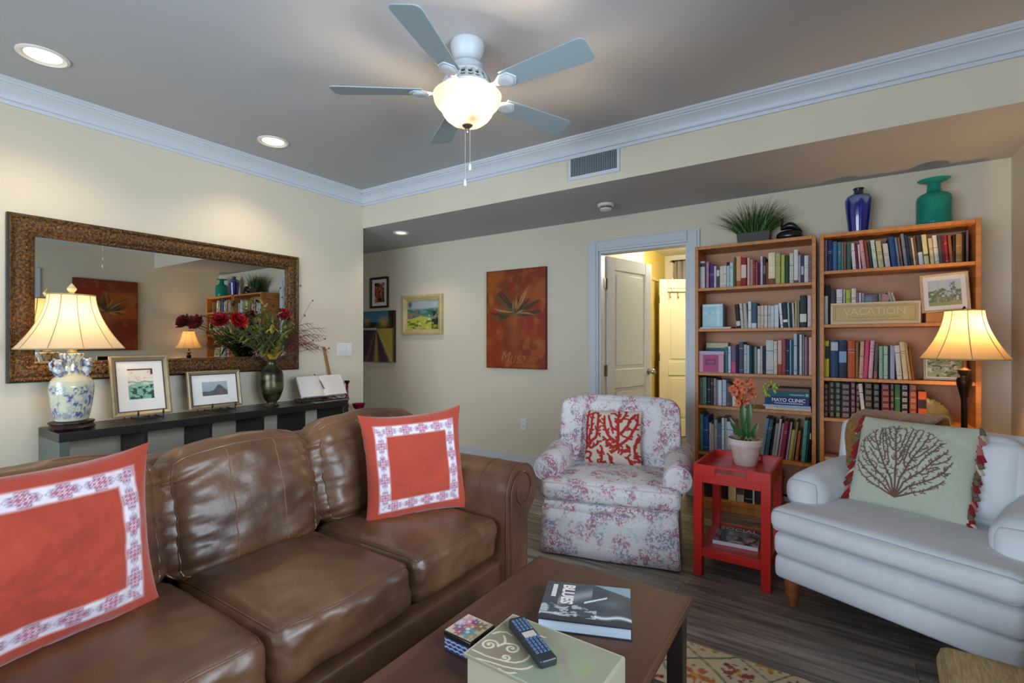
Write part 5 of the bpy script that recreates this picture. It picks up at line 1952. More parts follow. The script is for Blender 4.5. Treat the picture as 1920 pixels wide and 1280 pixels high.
g = G()
P = []
for j in range(9):
    q = j / 8
    r_ = .036 * math.sin(PI * (q * .82 + .12))
    for k in range(12):
        a = 2 * PI * k / 12
        P.append((-.055 + .135 * q, r_ * .9 * math.cos(a), .090 + .028 * math.sin(PI * q * .9) - .040 * q * q + r_ * .75 * math.sin(a) - .004))
fs = [(j * 12 + k, j * 12 + (k + 1) % 12, (j + 1) * 12 + (k + 1) % 12, (j + 1) * 12 + k) for j in range(8) for k in range(12)] + [tuple(range(12))[::-1], tuple(96 + k for k in range(12))]
g.add(P, fs)
obj('wing_back', g, M_stone, bd, smooth=True, angle=180)
g = G().tube([(-.035, 0, .085), (-.048, 0, .108), (-.044, 0, .130), (-.042, 0, .148), (-.047, 0, .156)], [.014, .009, .007, .008, .006], 10)
g.ball((-.045, 0, .153), .0105, 10, 7)
g.tube([(-.050, 0, .154), (-.072, 0, .149)], [.005, .001], 8)
obj('neck_and_head', g, M_stone, bd, smooth=True)
# cobalt vase with dripping pale glaze at the shoulder
pr = [(.050, 0), (.054, .006), (.058, .03), (.066, .10), (.072, .16), (.076, .205), (.075, .232), (.066, .250), (.046, .262), (.030, .270), (.026, .280), (.027, .292), (.033, .300), (.031, .304), (.022, .298), (.020, .27)]
pp = []
for i in range(len(pr) - 1):
    for j in range(5):
        q = j / 5
        pp.append((pr[i][0] + (pr[i + 1][0] - pr[i][0]) * q, pr[i][1] + (pr[i + 1][1] - pr[i][1]) * q))
pp.append(pr[-1])
cols = []
th_ = 2 * PI * np.arange(64) / 64
for r, z in pp:
    drip = .212 + .022 * (vn(np.cos(th_) * 3 + 9, np.sin(th_) * 3 + 9, 2) - .5) * 2.4
    c = mix(S('0E1470'), S('141C8C'), vn(np.cos(th_) * 2 + 4, np.sin(th_) * 2 + z * 9 + 4, 4))
    k = sst(-.006, .010, z - drip)
    c = mix(c, S('6E86A8'), k * .8)
    c = mix(c, S('2A2E44'), sst(.232, .262, np.full(64, z)) * .9)
    c = mix(c, S('14141E'), sst(.270, .285, np.full(64, z)) * .8)
    cols.append(c)
bv = thing('blue_vase', 'tall cobalt blue glazed vase on top of the right bookcase', 'vase', (.126, 4.0, BTOP))
obj('body', G().lathe(pp, 64), vcol('cobalt glaze', rough=.10, spec=.6, coat=.6), bv, smooth=True, cols=np.vstack(cols), fixn=False, angle=70)
M_teal = glass_mat('teal blown glass', '2FB09C', .06, .45)
tv = thing('teal_bottle', 'squat teal glass bottle vase with wide lip on the right bookcase', 'vase', (.510, 4.0, BTOP))
obj('body', G().lathe([(.075, .002), (.086, .006), (.088, .02), (.088, .165), (.084, .185), (.070, .200), (.046, .210), (.036, .220), (.034, .245), (.034, .272), (.032, .272), (.030, .22), (.040, .204), (.066, .194), (.079, .180), (.083, .160), (.083, .022), (.070, .012), (.002, .010)], 44), M_teal, tv, smooth=True, angle=70)
obj('lip', G().lathe([(.034, .270), (.060, .278), (.080, .287), (.082, .291), (.078, .292), (.056, .284), (.031, .277)], 44, cap=False), M_teal, tv, smooth=True)

# ================================================================== BOOKS
ORD = ['first', 'second', 'third', 'fourth', 'fifth', 'sixth', 'seventh', 'eighth', 'ninth', 'tenth', 'eleventh', 'twelfth', 'thirteenth', 'fourteenth', 'fifteenth', 'sixteenth', 'seventeenth', 'eighteenth', 'nineteenth', 'twentieth']
def ordn(i):
    if i < 20:
        return ORD[i]
    if i < 29:
        return 'twenty-' + ORD[i - 20]
    if i == 29:
        return 'thirtieth'
    return 'thirty-' + ORD[i - 30]
M_pages = mat('book pages', 'CFC4AC', rough=.9, var=.08, vscale=200, stretch=(1, 1, .02))
def cover_mat(hx):
    return mat('cloth ' + hx, hx, rough=.55, spec=.35, var=.10, vscale=30)
def book_mesh(w_, h, d, band, gilt=False, nb=3):
    """spine faces -Y at y=0; boards and rounded spine, recessed page block, optional printed label band"""
    g = G()
    t = min(.0028, w_ * .14)
    # page block
    g.mi = 1
    g.box(-w_ / 2 + t, w_ / 2 - t, .004, d - .005, .003, h - .004)
    g.mi = 0
    sp = .0035 if w_ > .012 else .0015
    # wrap outline (u shape) extruded
    o = [(-w_ / 2, d), (-w_ / 2, .003), (-w_ * .30, .0008), (0, -sp * .2), (w_ * .30, .0008), (w_ / 2, .003), (w_ / 2, d), (w_ / 2 - t, d), (w_ / 2 - t, .006), (-w_ / 2 + t, .006), (-w_ / 2 + t, d)]
    g.prism([(a, b) for a, b in o], 0, h, 'z')
    e = .0006
    def strip(z0, z1, ee=e, k=2):
        g.mi = k
        q = [(-w_ / 2 * .985, .0035), (-w_ / 2 * .985, .003 - ee), (-w_ * .29, .0008 - ee), (0, -sp * .2 - ee), (w_ * .29, .0008 - ee), (w_ / 2 * .985, .003 - ee), (w_ / 2 * .985, .0035)]
        n = len(q)
        vs = [(a, b, z0) for a, b in q] + [(a, b, z1) for a, b in q]
        g.add(vs, [(i, i + 1, n + i + 1, n + i) for i in range(n - 1)] + [tuple(range(n))[::-1], tuple(range(n, 2 * n))])
    if gilt:
        k = 6
        for j in range(1, k):         # raised bands
            zz = h * j / k
            strip(zz - .0035, zz + .0035, .0028, 0)
        for j in range(k):            # tooled panels between the bands
            z0, z1 = h * j / k + .008, h * (j + 1) / k - .008
            if z1 > z0 and w_ > .014:
                g.mi = 2
                g.box(-w_ * .34, w_ * .34, -.0014 - sp * .2, .002, z0, z1)
                g.mi = 0
                g.box(-w_ * .16, w_ * .16, -.0020 - sp * .2, .002, z0 + (z1 - z0) * .42, z1 - (z1 - z0) * .42)
    else:
        for (a, b) in band:
            strip(h * a, h * b)
    return g
YBK = 3.915
SHELFNAME = {'L1': 'top', 'L2': 'second', 'L3': 'third', 'L4': 'fourth', 'L5': 'fifth', 'L6': 'lowest', 'R1': 'top', 'R2': 'second', 'R3': 'third', 'R4': 'fourth'}
CASE = {'L': 'grass-topped bookcase', 'R': 'vase-topped bookcase'}
def stand_book(key, i, x, w_, h, lean, nm, hx, band):
    z = SH[key[0]][int(key[1]) - 1]
    px0, px1 = (-.890, -.111) if key[0] == 'L' else (-.090, .702)
    sh_ = abs(math.sin(math.radians(lean))) * h * .5
    lo, hi = max(x - w_ / 2, px0 + .0255 + (sh_ if lean else 0)), min(x + w_ / 2, px1 - .0255 - (sh_ if lean else 0))
    x, w_ = (lo + hi) / 2, max(hi - lo, .008)
    parts = band.split()
    ms = [cover_mat(hx), M_pages]
    gilt = False; bands = []
    if parts:
        ms.append(mat('print ' + parts[0], parts[0], rough=.5, spec=.35))
        if parts[1] == 'g':
            gilt = True
        else:
            bands = [(float(parts[1]), float(parts[2]))]
    else:
        # a small printed title strip in a paler or darker tone of the cover
        r = random.Random(hash_(nm + key + str(i)))
        lum = sum(int(hx[k:k + 2], 16) for k in (0, 2, 4)) / 3
        tone = '5A5450' if lum > 130 else 'B8AE9C'
        ms.append(mat('print ' + tone, tone, rough=.5))
        if r.random() < .75 and w_ > .016:
            c = r.uniform(.55, .8); l = r.uniform(.02, .07)
            bands = [(c - l, c - l + .012), (c + .02, c + .032)] if r.random() < .5 else [(c - .01, c + .008), (.10, .115)]
    d = min(.19, .13 + h * .25)
    a = math.radians(lean)
    yj = ((i * 37) % 11) * .0012
    o = obj('book', book_mesh(w_, h - (.001), d, bands, gilt), ms, fixn=True)
    lift = abs(math.sin(a)) * w_ / 2
    # x is the middle of the visible spine top; the foot shifts by the lean
    o.location = (x - math.sin(a) * h * .5, YBK + yj, z + lift + .0004)
    o.rotation_euler = (0, a, 0)
    tag(o, '%s book, %s from left, %s shelf of %s' % (nm, ordn(i), SHELFNAME[key], CASE[key[0]]), 'book', 'books on the %s shelf of the %s' % (SHELFNAME[key], CASE[key[0]]))
    return o
def hash_(s):
    v = 7
    for c in s:
        v = (v * 31 + ord(c)) % 100003
    return v
BOOKS = {
'L1':[
 (-0.852, 0.043, 0.211, 0, 'pale grey', 'C9CDCF', '3A4048 .8 .93'),
 (-0.812, 0.019, 0.203, 0, 'mauve pink', 'B98CA6', ''),
 (-0.782, 0.03, 0.183, 0, 'deep purple', '4B2E6E', ''),
 (-0.757, 0.015, 0.168, 0, 'lilac white', 'CFCBDD', ''),
 (-0.738, 0.018, 0.161, 0, 'charcoal', '55565C', 'D8D8D4 .55 .85'),
 (-0.714, 0.024, 0.164, 0, 'cream', 'D9D3BF', ''),
 (-0.69, 0.02, 0.164, 0, 'ivory', 'DAD8CE', ''),
 (-0.668, 0.019, 0.19, 0, 'pale blue with dark top', 'B4CCD2', '26282B .85 1'),
 (-0.645, 0.024, 0.185, 0, 'pale aqua', 'B5D3D0', ''),
 (-0.622, 0.014, 0.218, 0, 'dark olive', '5B5A3E', ''),
 (-0.596, 0.031, 0.225, 0, 'peach with red foot', 'E3A877', 'B4502E .0 .2'),
 (-0.561, 0.034, 0.212, 0, 'dark red with white lettering', '8E1F24', 'E2C9C4 .3 .75'),
 (-0.53, 0.017, 0.207, 0, 'dusty pink', 'D9B3A8', ''),
 (-0.51, 0.018, 0.195, 0, 'greyish pink', 'B99489', ''),
 (-0.491, 0.017, 0.188, 0, 'crimson', '8C3338', ''),
 (-0.476, 0.01, 0.173, 0, 'rose', 'B4646E', ''),
 (-0.461, 0.014, 0.164, 0, 'plum', '57294B', ''),
 (-0.444, 0.014, 0.21, 0, 'lilac', 'D3C3D6', ''),
 (-0.427, 0.015, 0.206, 0, 'charcoal patterned', '4A3B41', '8A7A78 .4 .7'),
 (-0.41, 0.014, 0.167, 0, 'russet', '8F4A33', ''),
 (-0.38, 0.042, 0.23, 0, 'cream with brown foot', 'E9DDB8', '7A4B2A .0 .2'),
 (-0.341, 0.03, 0.224, 0, 'pale olive', 'B4B077', ''),
 (-0.31, 0.021, 0.207, 0, 'lime green', 'B5BE58', ''),
 (-0.286, 0.023, 0.202, 0, 'dark green', '2F4A31', ''),
 (-0.258, 0.025, 0.216, 0, 'sage grey', 'C9CBB9', ''),
 (-0.23, 0.025, 0.236, 0, 'white with brown foot', 'DEDCD9', '6B5040 .0 .1'),
 (-0.209, 0.012, 0.197, 0, 'lavender', 'B0B2D0', ''),
 (-0.193, 0.015, 0.198, 0, 'indigo', '4A4A66', 'C4C4CC .3 .6'),
 (-0.169, 0.025, 0.189, 0, 'pale grey white', 'D5D2D3', ''),
 (-0.146, 0.017, 0.188, 0, 'mauve brown', '8E6E70', ''),
],
'L2':[
 (-0.602, 0.027, 0.178, -5.0, 'black with white dots', '2F2726', 'D8CFC6 .1 .3'),
 (-0.576, 0.018, 0.184, -4.0, 'pale grey', 'CDC9C4', ''),
 (-0.552, 0.022, 0.184, -3.0, 'beige grey', 'BEB7AC', ''),
 (-0.522, 0.02, 0.194, 0, 'white', 'DCE0E2', ''),
 (-0.494, 0.033, 0.187, 0, 'steel blue', '3E5A7A', 'C6D4DE .0 .2'),
 (-0.462, 0.02, 0.161, 0, 'beige', 'CBBBA6', ''),
 (-0.44, 0.018, 0.163, 0, 'cream', 'D8CFBD', ''),
 (-0.418, 0.021, 0.163, 0, 'off white', 'D6D0C6', ''),
 (-0.396, 0.017, 0.163, 0, 'light grey', 'C5C4C2', ''),
 (-0.375, 0.021, 0.158, 0, 'grey white', 'CBD0D4', ''),
 (-0.35, 0.025, 0.164, 0, 'pale blue white', 'D2DEE6', ''),
 (-0.322, 0.016, 0.175, -4.0, 'white', 'DFE3E6', ''),
 (-0.297, 0.029, 0.179, -3.0, 'navy with white band', '22303F', 'E4E6E8 .22 .32'),
 (-0.276, 0.01, 0.175, -2.0, 'pale teal', 'B5CFCB', ''),
 (-0.262, 0.014, 0.175, -2.0, 'dark slate', '2B3A40', ''),
 (-0.248, 0.012, 0.174, -2.0, 'silver grey', 'CACBCC', ''),
 (-0.231, 0.014, 0.184, 0, 'straw yellow', 'C0B184', ''),
 (-0.216, 0.01, 0.188, 0, 'olive', 'A09A70', ''),
 (-0.188, 0.039, 0.224, 0, 'black green with white label', '26342F', 'DADDD0 .17 .42'),
 (-0.151, 0.023, 0.22, 0, 'pale pink', 'D9C3C6', ''),
],
'L3':[
 (-0.679, 0.02, 0.192, 0, 'teal', '3F7F8A', ''),
 (-0.658, 0.018, 0.197, 0, 'ice blue', 'C9DAE8', ''),
 (-0.631, 0.031, 0.2, 0, 'purple with pink foot', '6A5C7E', 'C2567E .0 .4'),
 (-0.605, 0.015, 0.212, 0, 'dark indigo', '2F2A45', ''),
 (-0.579, 0.03, 0.229, 0, 'slate violet', '4A4A66', ''),
 (-0.552, 0.018, 0.21, 0, 'silver grey', 'BFC4C9', ''),
 (-0.532, 0.017, 0.205, 0, 'powder blue', 'AEC3CF', ''),
 (-0.514, 0.012, 0.198, 0, 'dark teal', '2C5560', ''),
 (-0.499, 0.013, 0.196, 0, 'midnight teal', '1F3A44', ''),
 (-0.483, 0.015, 0.193, 0, 'grey green', '8FA09A', ''),
 (-0.463, 0.018, 0.179, 0, 'white', 'DDDCDF', ''),
 (-0.445, 0.013, 0.201, 0, 'pale grey', 'BFC0C4', ''),
 (-0.429, 0.015, 0.201, 0, 'dark indigo grey', '35364E', ''),
 (-0.393, 0.048, 0.241, 0, 'broad silver', 'C4C9C8', ''),
 (-0.356, 0.02, 0.236, 0, 'cream', 'D9CFBE', ''),
 (-0.33, 0.024, 0.239, 0, 'pinkish cream with red foot', 'D8B8AC', 'A84438 .0 .3'),
 (-0.305, 0.023, 0.25, 0, 'dusty red', '9A4C55', ''),
 (-0.281, 0.018, 0.245, 0, 'navy', '2B3450', ''),
 (-0.264, 0.01, 0.243, 0, 'sky blue', '86B4D2', ''),
 (-0.252, 0.011, 0.241, 0, 'deep teal', '2B5A66', ''),
 (-0.234, 0.02, 0.285, 0, 'pale blue', 'B3C6D6', ''),
 (-0.216, 0.01, 0.282, 0, 'dark slate', '3C4654', ''),
 (-0.202, 0.015, 0.28, 0, 'lilac white', 'CFD3E2', ''),
 (-0.186, 0.01, 0.277, 0, 'mid grey', '8E8E92', ''),
 (-0.172, 0.013, 0.263, 0, 'mauve', 'A98C99', ''),
 (-0.16, 0.01, 0.259, 0, 'maroon', '7A3B4A', ''),
 (-0.145, 0.018, 0.261, 0, 'pale peach', 'E0C2B8', ''),
],
'L4':[
 (-0.866, 0.026, 0.202, 0, 'olive grey', '73796B', ''),
 (-0.835, 0.031, 0.208, 0, 'grey green', '5C7A72', ''),
 (-0.804, 0.024, 0.204, 0, 'black green', '20302C', ''),
 (-0.78, 0.018, 0.206, 0, 'charcoal', '36383B', ''),
 (-0.76, 0.016, 0.202, 0, 'mauve', 'A28E9C', ''),
 (-0.745, 0.011, 0.192, 0, 'grey', '8A8A90', ''),
 (-0.724, 0.025, 0.19, 0, 'bluish white', 'CBD6E2', ''),
 (-0.694, 0.027, 0.194, 0, 'light steel blue', 'AEBECF', ''),
 (-0.668, 0.021, 0.17, 0, 'slate', '5A5E68', ''),
 (-0.649, 0.013, 0.161, 0, 'dusky brown', '6A5450', ''),
 (-0.622, 0.036, 0.091, 0, 'cream', 'D8D2C2', ''),
],
'L5':[
 (-0.861, 0.034, 0.278, 0, 'teal green', '4E9C97', ''),
 (-0.824, 0.035, 0.26, 0, 'cobalt blue', '1F4F9A', ''),
 (-0.794, 0.016, 0.215, 0, 'pale lilac', 'C6C3D2', ''),
 (-0.776, 0.017, 0.206, 0, 'beige', 'C2B09E', ''),
 (-0.754, 0.022, 0.243, 0, 'grey', 'A0A4A4', ''),
 (-0.728, 0.028, 0.218, 0, 'slate blue', '5A7290', ''),
 (-0.702, 0.019, 0.26, 0, 'white', 'D3D9E0', ''),
 (-0.683, 0.01, 0.257, 0, 'light grey', 'C3CBD2', ''),
 (-0.655, 0.044, 0.234, 0, 'pale blue white', 'C5D5E6', ''),
 (-0.426, 0.022, 0.283, 8.0, 'steel blue', '7A96AA', ''),
 (-0.399, 0.026, 0.276, 8.0, 'slate teal', '3C5A68', ''),
 (-0.376, 0.01, 0.231, 7.0, 'black', '20242A', ''),
 (-0.359, 0.017, 0.251, 7.0, 'greyish beige', 'A8A298', ''),
 (-0.34, 0.015, 0.284, 7.0, 'lilac white', 'C2BECB', ''),
 (-0.322, 0.012, 0.255, 7.0, 'greyish pink', 'B8909E', ''),
 (-0.302, 0.024, 0.27, 7.0, 'crimson', '962B48', ''),
 (-0.282, 0.01, 0.272, 7.0, 'maroon', '5C1E34', ''),
 (-0.272, 0.01, 0.268, 7.0, 'pale lilac', 'B6A8BC', ''),
 (-0.257, 0.019, 0.214, 7.0, 'straw yellow', 'C8B268', ''),
 (-0.237, 0.014, 0.272, 7.0, 'olive', '8C8850', ''),
 (-0.218, 0.018, 0.211, 6.0, 'orange brown', 'B25A2C', ''),
 (-0.179, 0.022, 0.286, 4.0, 'bright teal', '55A6A0', ''),
 (-0.159, 0.011, 0.288, 4.0, 'dark green', '234A40', ''),
 (-0.143, 0.014, 0.288, 3.0, 'black with white label', '20282C', 'D8DCD0 .55 .7'),
],
'R1':[
 (-0.057, 0.016, 0.232, 0, 'lilac grey', '7F7590', ''),
 (-0.032, 0.026, 0.215, 0, 'navy', '1E2A5A', ''),
 (-0.005, 0.024, 0.202, 0, 'blue', '3F6E94', ''),
 (0.02, 0.018, 0.194, 0, 'teal', '3A7C86', ''),
 (0.036, 0.01, 0.192, 0, 'grey green', '6F8A82', ''),
 (0.05, 0.014, 0.193, 0, 'mauve brown', '8A5A5E', ''),
 (0.072, 0.023, 0.19, 0, 'dark green grey', '40645E', ''),
 (0.096, 0.019, 0.179, -4.0, 'white', 'DCD6DC', ''),
 (0.114, 0.014, 0.18, -4.0, 'plum', '6A2F4E', ''),
 (0.128, 0.01, 0.167, -4.0, 'pinkish white', 'E0C8CF', ''),
 (0.146, 0.021, 0.194, -6.0, 'pink', 'D79BA2', ''),
 (0.167, 0.014, 0.188, -6.0, 'red brown', '8A453E', ''),
 (0.184, 0.013, 0.178, -6.0, 'dark green', '31433C', ''),
 (0.205, 0.021, 0.187, -6.0, 'mint', 'C2D4C6', ''),
 (0.234, 0.026, 0.178, -6.0, 'pale olive', 'BDB98A', ''),
 (0.269, 0.026, 0.157, -6.0, 'pale grey', 'C4C2BA', ''),
 (0.302, 0.029, 0.199, -6.0, 'navy blue', '1F4478', ''),
 (0.324, 0.011, 0.188, -6.0, 'steel blue', '6F8294', ''),
 (0.338, 0.011, 0.191, -6.0, 'brown mauve', '7E5A52', ''),
 (0.358, 0.017, 0.211, -6.0, 'steel grey', '7E8490', ''),
 (0.376, 0.015, 0.201, -6.0, 'dark navy', '1F2A48', ''),
 (0.39, 0.01, 0.183, -6.0, 'grey black', '4A4844', ''),
 (0.402, 0.01, 0.179, -6.0, 'cream', 'D5C29C', ''),
 (0.414, 0.012, 0.191, -6.0, 'brown', '6E523E', ''),
 (0.434, 0.021, 0.188, -5.0, 'black with white foot', '3A3434', 'D8D4DA .0 .45'),
 (0.459, 0.022, 0.191, -5.0, 'cream with green band', 'D8CF9E', '4A6A3A .3 .36'),
 (0.488, 0.018, 0.165, -5.0, 'pale cream', 'D9C592', ''),
 (0.51, 0.02, 0.182, -5.0, 'white', 'DAD8C6', ''),
 (0.53, 0.016, 0.177, -4.0, 'dark grey', '524646', ''),
 (0.544, 0.01, 0.175, -4.0, 'dark red', '7A262C', ''),
 (0.558, 0.016, 0.173, -4.0, 'red', 'A32F30', ''),
 (0.576, 0.014, 0.176, -4.0, 'brown orange', '9C5A38', ''),
 (0.593, 0.011, 0.175, 0, 'dark brown', '3E2A1E', ''),
 (0.614, 0.027, 0.175, 0, 'tan', '9C7440', ''),
 (0.634, 0.01, 0.186, 0, 'black brown', '2A1A14', ''),
 (0.653, 0.01, 0.194, 0, 'mauve', '7A5A5C', ''),
],
'R2':[
 (-0.058, 0.026, 0.268, 0, 'black over white', 'D8D8DA', '22262A .72 1'),
 (-0.038, 0.01, 0.267, 0, 'black', '20262E', ''),
 (-0.015, 0.026, 0.232, 0, 'dark grey', '3E4048', 'C6C8CC .3 .6'),
 (0.02, 0.033, 0.234, 0, 'white', 'DAD8DC', ''),
 (0.046, 0.01, 0.232, 0, 'pale grey', 'BEC2C4', ''),
 (0.068, 0.026, 0.228, 0, 'lime', 'B5C24A', ''),
 (0.098, 0.025, 0.235, 0, 'cream', 'E2D6C6', ''),
 (0.118, 0.01, 0.207, 0, 'mauve', '8C7C90', ''),
 (0.132, 0.011, 0.206, 0, 'white', 'D6D8E2', ''),
 (0.148, 0.013, 0.202, 0, 'grey', '9A98A2', ''),
 (0.22, 0.013, 0.195, 0, 'dusky grey', '6A625E', ''),
 (0.236, 0.013, 0.192, 0, 'greenish grey', '8A8A7C', ''),
 (0.306, 0.013, 0.212, -15.0, 'pale grey', 'A8A498', ''),
 (0.322, 0.012, 0.204, -15.0, 'beige', 'CDB8A0', ''),
],
'R3':[
 (-0.07, 0.01, 0.275, 0, 'pale yellow', 'D0C060', ''),
 (-0.051, 0.024, 0.245, 0, 'lime with dark label', 'C3C03C', '22383C .5 .85'),
 (-0.008, 0.04, 0.248, 0, 'navy', '1F4468', 'B8C4D2 .72 .95'),
 (0.038, 0.041, 0.248, 0, 'dark blue', '1C2E4C', '7AA6CC .4 .7'),
 (0.085, 0.039, 0.245, 0, 'orange', 'B5522C', ''),
 (0.116, 0.016, 0.233, 0, 'tan', '8C6A48', ''),
 (0.14, 0.021, 0.239, 2.0, 'beige', 'D2A488', ''),
 (0.165, 0.022, 0.245, 3.0, 'hot pink', 'CB4A72', ''),
 (0.192, 0.022, 0.245, 3.0, 'pale pink', 'DCA6B2', ''),
 (0.216, 0.018, 0.227, 2.0, 'charcoal', '5C5856', 'A0624E .0 .2'),
 (0.241, 0.02, 0.21, 0, 'sage', '8FB09A', ''),
 (0.265, 0.021, 0.21, 0, 'mint grey', 'A2C2B0', ''),
 (0.282, 0.01, 0.213, 0, 'black', '242A38', ''),
 (0.299, 0.023, 0.213, 0, 'lilac', 'A6A4C8', ''),
 (0.328, 0.025, 0.214, -4.0, 'white', 'D4CEC2', ''),
 (0.356, 0.024, 0.236, -5.0, 'cream', 'DCC898', ''),
 (0.377, 0.013, 0.233, -6.0, 'sand', 'C8A068', ''),
 (0.394, 0.015, 0.205, -5.0, 'brown', '8A4A1E', ''),
],
'R4':[
 (-0.06, 0.03, 0.224, 0, 'dark red', '4A2029', '7E645C g'),
 (-0.022, 0.024, 0.237, 0, 'black green', '2C302E', '787367 g'),
 (0.012, 0.026, 0.237, 0, 'dark green', '2C4638', '7E846E g'),
 (0.054, 0.046, 0.229, 0, 'aubergine', '3A2A34', '907876 g'),
 (0.094, 0.023, 0.239, 0, 'dark rose', '6A2F3A', '9B7E7E g'),
 (0.12, 0.018, 0.227, 0, 'maroon', '5A2A34', '957873 g'),
 (0.142, 0.02, 0.231, -5.0, 'thin ivory', 'D8D4CE', ''),
 (0.176, 0.04, 0.238, 0, 'black brown', '2A2422', '846D61 g'),
 (0.218, 0.03, 0.234, 0, 'black', '22282A', '737870 g'),
 (0.264, 0.04, 0.236, 0, 'burgundy', '6A2430', '9B7367 g'),
 (0.298, 0.018, 0.241, 0, 'dark grey', '46383C', '84706D g'),
 (0.324, 0.026, 0.236, 0, 'green', '3E7044', ''),
 (0.36, 0.033, 0.238, 0, 'black', '1E2430', '959895 g'),
 (0.401, 0.034, 0.239, 0, 'red', '9A4438', 'A17E61 g'),
 (0.445, 0.039, 0.198, 0, 'orange with dark band', 'C8602C', '32282E .47 .75'),
],
}
BOOKS['L6'] = [(-.80, .040, .24, 0, 'black', '1E1E22', ''), (-.755, .035, .25, 0, 'charcoal', '34343A', ''), (-.70, .055, .27, 0, 'near black', '18181A', ''), (-.640, .052, .26, 0, 'cream', 'D8C69A', ''), (-.585, .048, .26, 0, 'mottled white', 'BDB4A4', '4A4440 .2 .7'), (-.530, .050, .27, 0, 'glossy black', '121214', ''), (-.497, .012, .26, 0, 'white', 'D4D4D0', ''), (-.455, .060, .25, 0, 'dark grey', '2A2C30', 'B8B4AC .4 .48'), (-.395, .045, .25, 0, 'dark brown', '30241E', ''), (-.345, .040, .24, 0, 'slate', '3A4048', '')]
for key, rows_ in BOOKS.items():
    xs = None
    for i, (x, w_, h, lean, nm, hx, band) in enumerate(rows_):
        cap = (BTOP - .024 if key[1] == '1' else SH[key[0]][int(key[1]) - 2] - .021) - SH[key[0]][int(key[1]) - 1] - .004
        stand_book(key, i, x, w_, min(h, cap - .003 - abs(math.sin(math.radians(lean))) * w_), lean, nm, hx, band)

# flat stack with the wide blue medical book, fourth shelf of the left bookcase
z = SH['L'][3]
def flat_book(name, x0, x1, th_, z, hx, label, d=.18, rz=0.0, y0=3.892, m2=None):
    t = thing(name, label, 'book', ((x0 + x1) / 2, y0, z), rz, 'flat stack on the fourth shelf')
    w_ = x1 - x0
    cm = cover_mat(hx)
    g = G().box(-w_ / 2, w_ / 2, 0, d, 0, .003).box(-w_ / 2, w_ / 2, 0, d, th_ - .003, th_).box(-w_ / 2, w_ / 2, -.001, .004, 0, th_)
    obj('cover', g, cm, t, bevel=.0008)
    obj('pages', G().box(-w_ / 2 + .005, w_ / 2 - .005, .004, d - .005, .003, th_ - .003), M_pages, t)
    return t
flat_book('book', -.418, -.140, .020, z + .0005, 'CFC6B4', 'thick cream book at the bottom of the flat stack on the fourth shelf')
flat_book('book', -.432, -.142, .014, z + .0212, 'A8BEDC', 'thin pale blue book under the wide blue medical book', rz=.02)
mb = flat_book('book', -.420, -.150, .056, z + .0360, '163C78', 'wide blue book lettered MAYO CLINIC on the fourth shelf')
text('lettering', 'MAYO CLINIC', .034, mat('white foil', 'E8EAF0', rough=.5), mb, T((.01, -.0022, .033)) @ Matrix.Rotation(PI / 2, 4, 'X'), .0003, sx=.95, offset=.0008)
g = G()
for k in range(14):
    g.box(-.075 + k * .0125, -.066 + k * .0125, -.0016, -.001, .009, .015)
obj('small_lettering', g, mat('white foil', 'E8EAF0'), mb)
gb_ = flat_book('book', -.405, -.148, .036, z + .0926, '1E6470', 'teal book lying on top of the wide blue medical book')
g = G()
for k in range(8):
    g.box(.010 + k * .011, .018 + k * .011, -.0016, -.001, .012, .020)
g.box(.104, .120, -.0016, -.001, .008, .026)
obj('small_lettering', g, mat('pale foil', 'A8C8C4', rough=.5), gb_)
flat_book('book', -.400, -.150, .024, z + .1290, '6A6258', 'grey brown book at the top of the flat stack on the fourth shelf')

# boxes and cards on the left bookcase
M_blueb = vcol('printed pale blue card', rough=.35, spec=.4)
z = SH['L'][1]
pc = thing('paper_stack', 'thin stack of white papers under the pale blue box', 'papers', (-.745, 3.885, z))
for k in range(3):
    obj('sheet', G().box(-.118 + k * .004, .100 + k * .003, 0, .20, .0005 + k * .0042, .0044 + k * .0042), mat('white paper', 'DAD8D2', rough=.9), pc)
bb = thing('keepsake_box', 'pale blue printed box on the second shelf of the left bookcase', 'box', (-.778, 3.93, z + .0135))
obj('box_body', G().box(-.074, .074, 0, .10, 0, .175), mat('pale blue card', '8EC0D0', rough=.4), bb, bevel=.002)
def bluefn(U, V):
    c = mix(S('7FB6CC'), S('A8D4DC'), fbm(U * 4, V * 5, 3))
    c = mix(c, S('C8DCE4'), np.exp(-(((V - .62) / .05) ** 2)) * sst(.5, .6, fbm(U * 9, V * 3, 5)))
    return mix(c, S('D0E4EA'), np.exp(-(((V - .95) / .03) ** 2)) + np.exp(-(((U - .78) / .08) ** 2)) * .6)
canvas('front_print', .140, .165, 40, 46, bluefn, M_blueb, bb, T((0, -.001, .0875)))
z = SH['L'][2]
kb = thing('keepsake_box', 'pink photo box with black label holder on the third shelf', 'box', (-.782, 3.885, z))
M_pink = mat('pink card', 'D29EB4', rough=.6)
obj('box_body', G().box(-.090, .090, 0, .13, 0, .135), M_pink, kb, bevel=.002)
obj('box_lid', G().box(-.093, .093, -.003, .133, .135, .160), mat('lilac card', 'C4B0CC', rough=.6), kb, bevel=.002)
obj('front_panel', G().box(-.055, .055, -.0015, .0, .004, .131), mat('magenta card', 'B0487E', rough=.6), kb)
g = G().box(-.036, .036, -.005, -.0015, .060, .066).box(-.036, .036, -.005, -.0015, .092, .098).box(-.036, -.028, -.005, -.0015, .066, .092).box(.028, .036, -.005, -.0015, .066, .092)
obj('label_holder', g, M_black, kb, bevel=.001)
tb = thing('keepsake_box', 'teal box with cream lid standing behind the pink photo box', 'box', (-.765, 4.032, z))
obj('box_body', G().box(-.085, .085, 0, .085, 0, .182), mat('teal card', '2E6E7E', rough=.6), tb, bevel=.002)
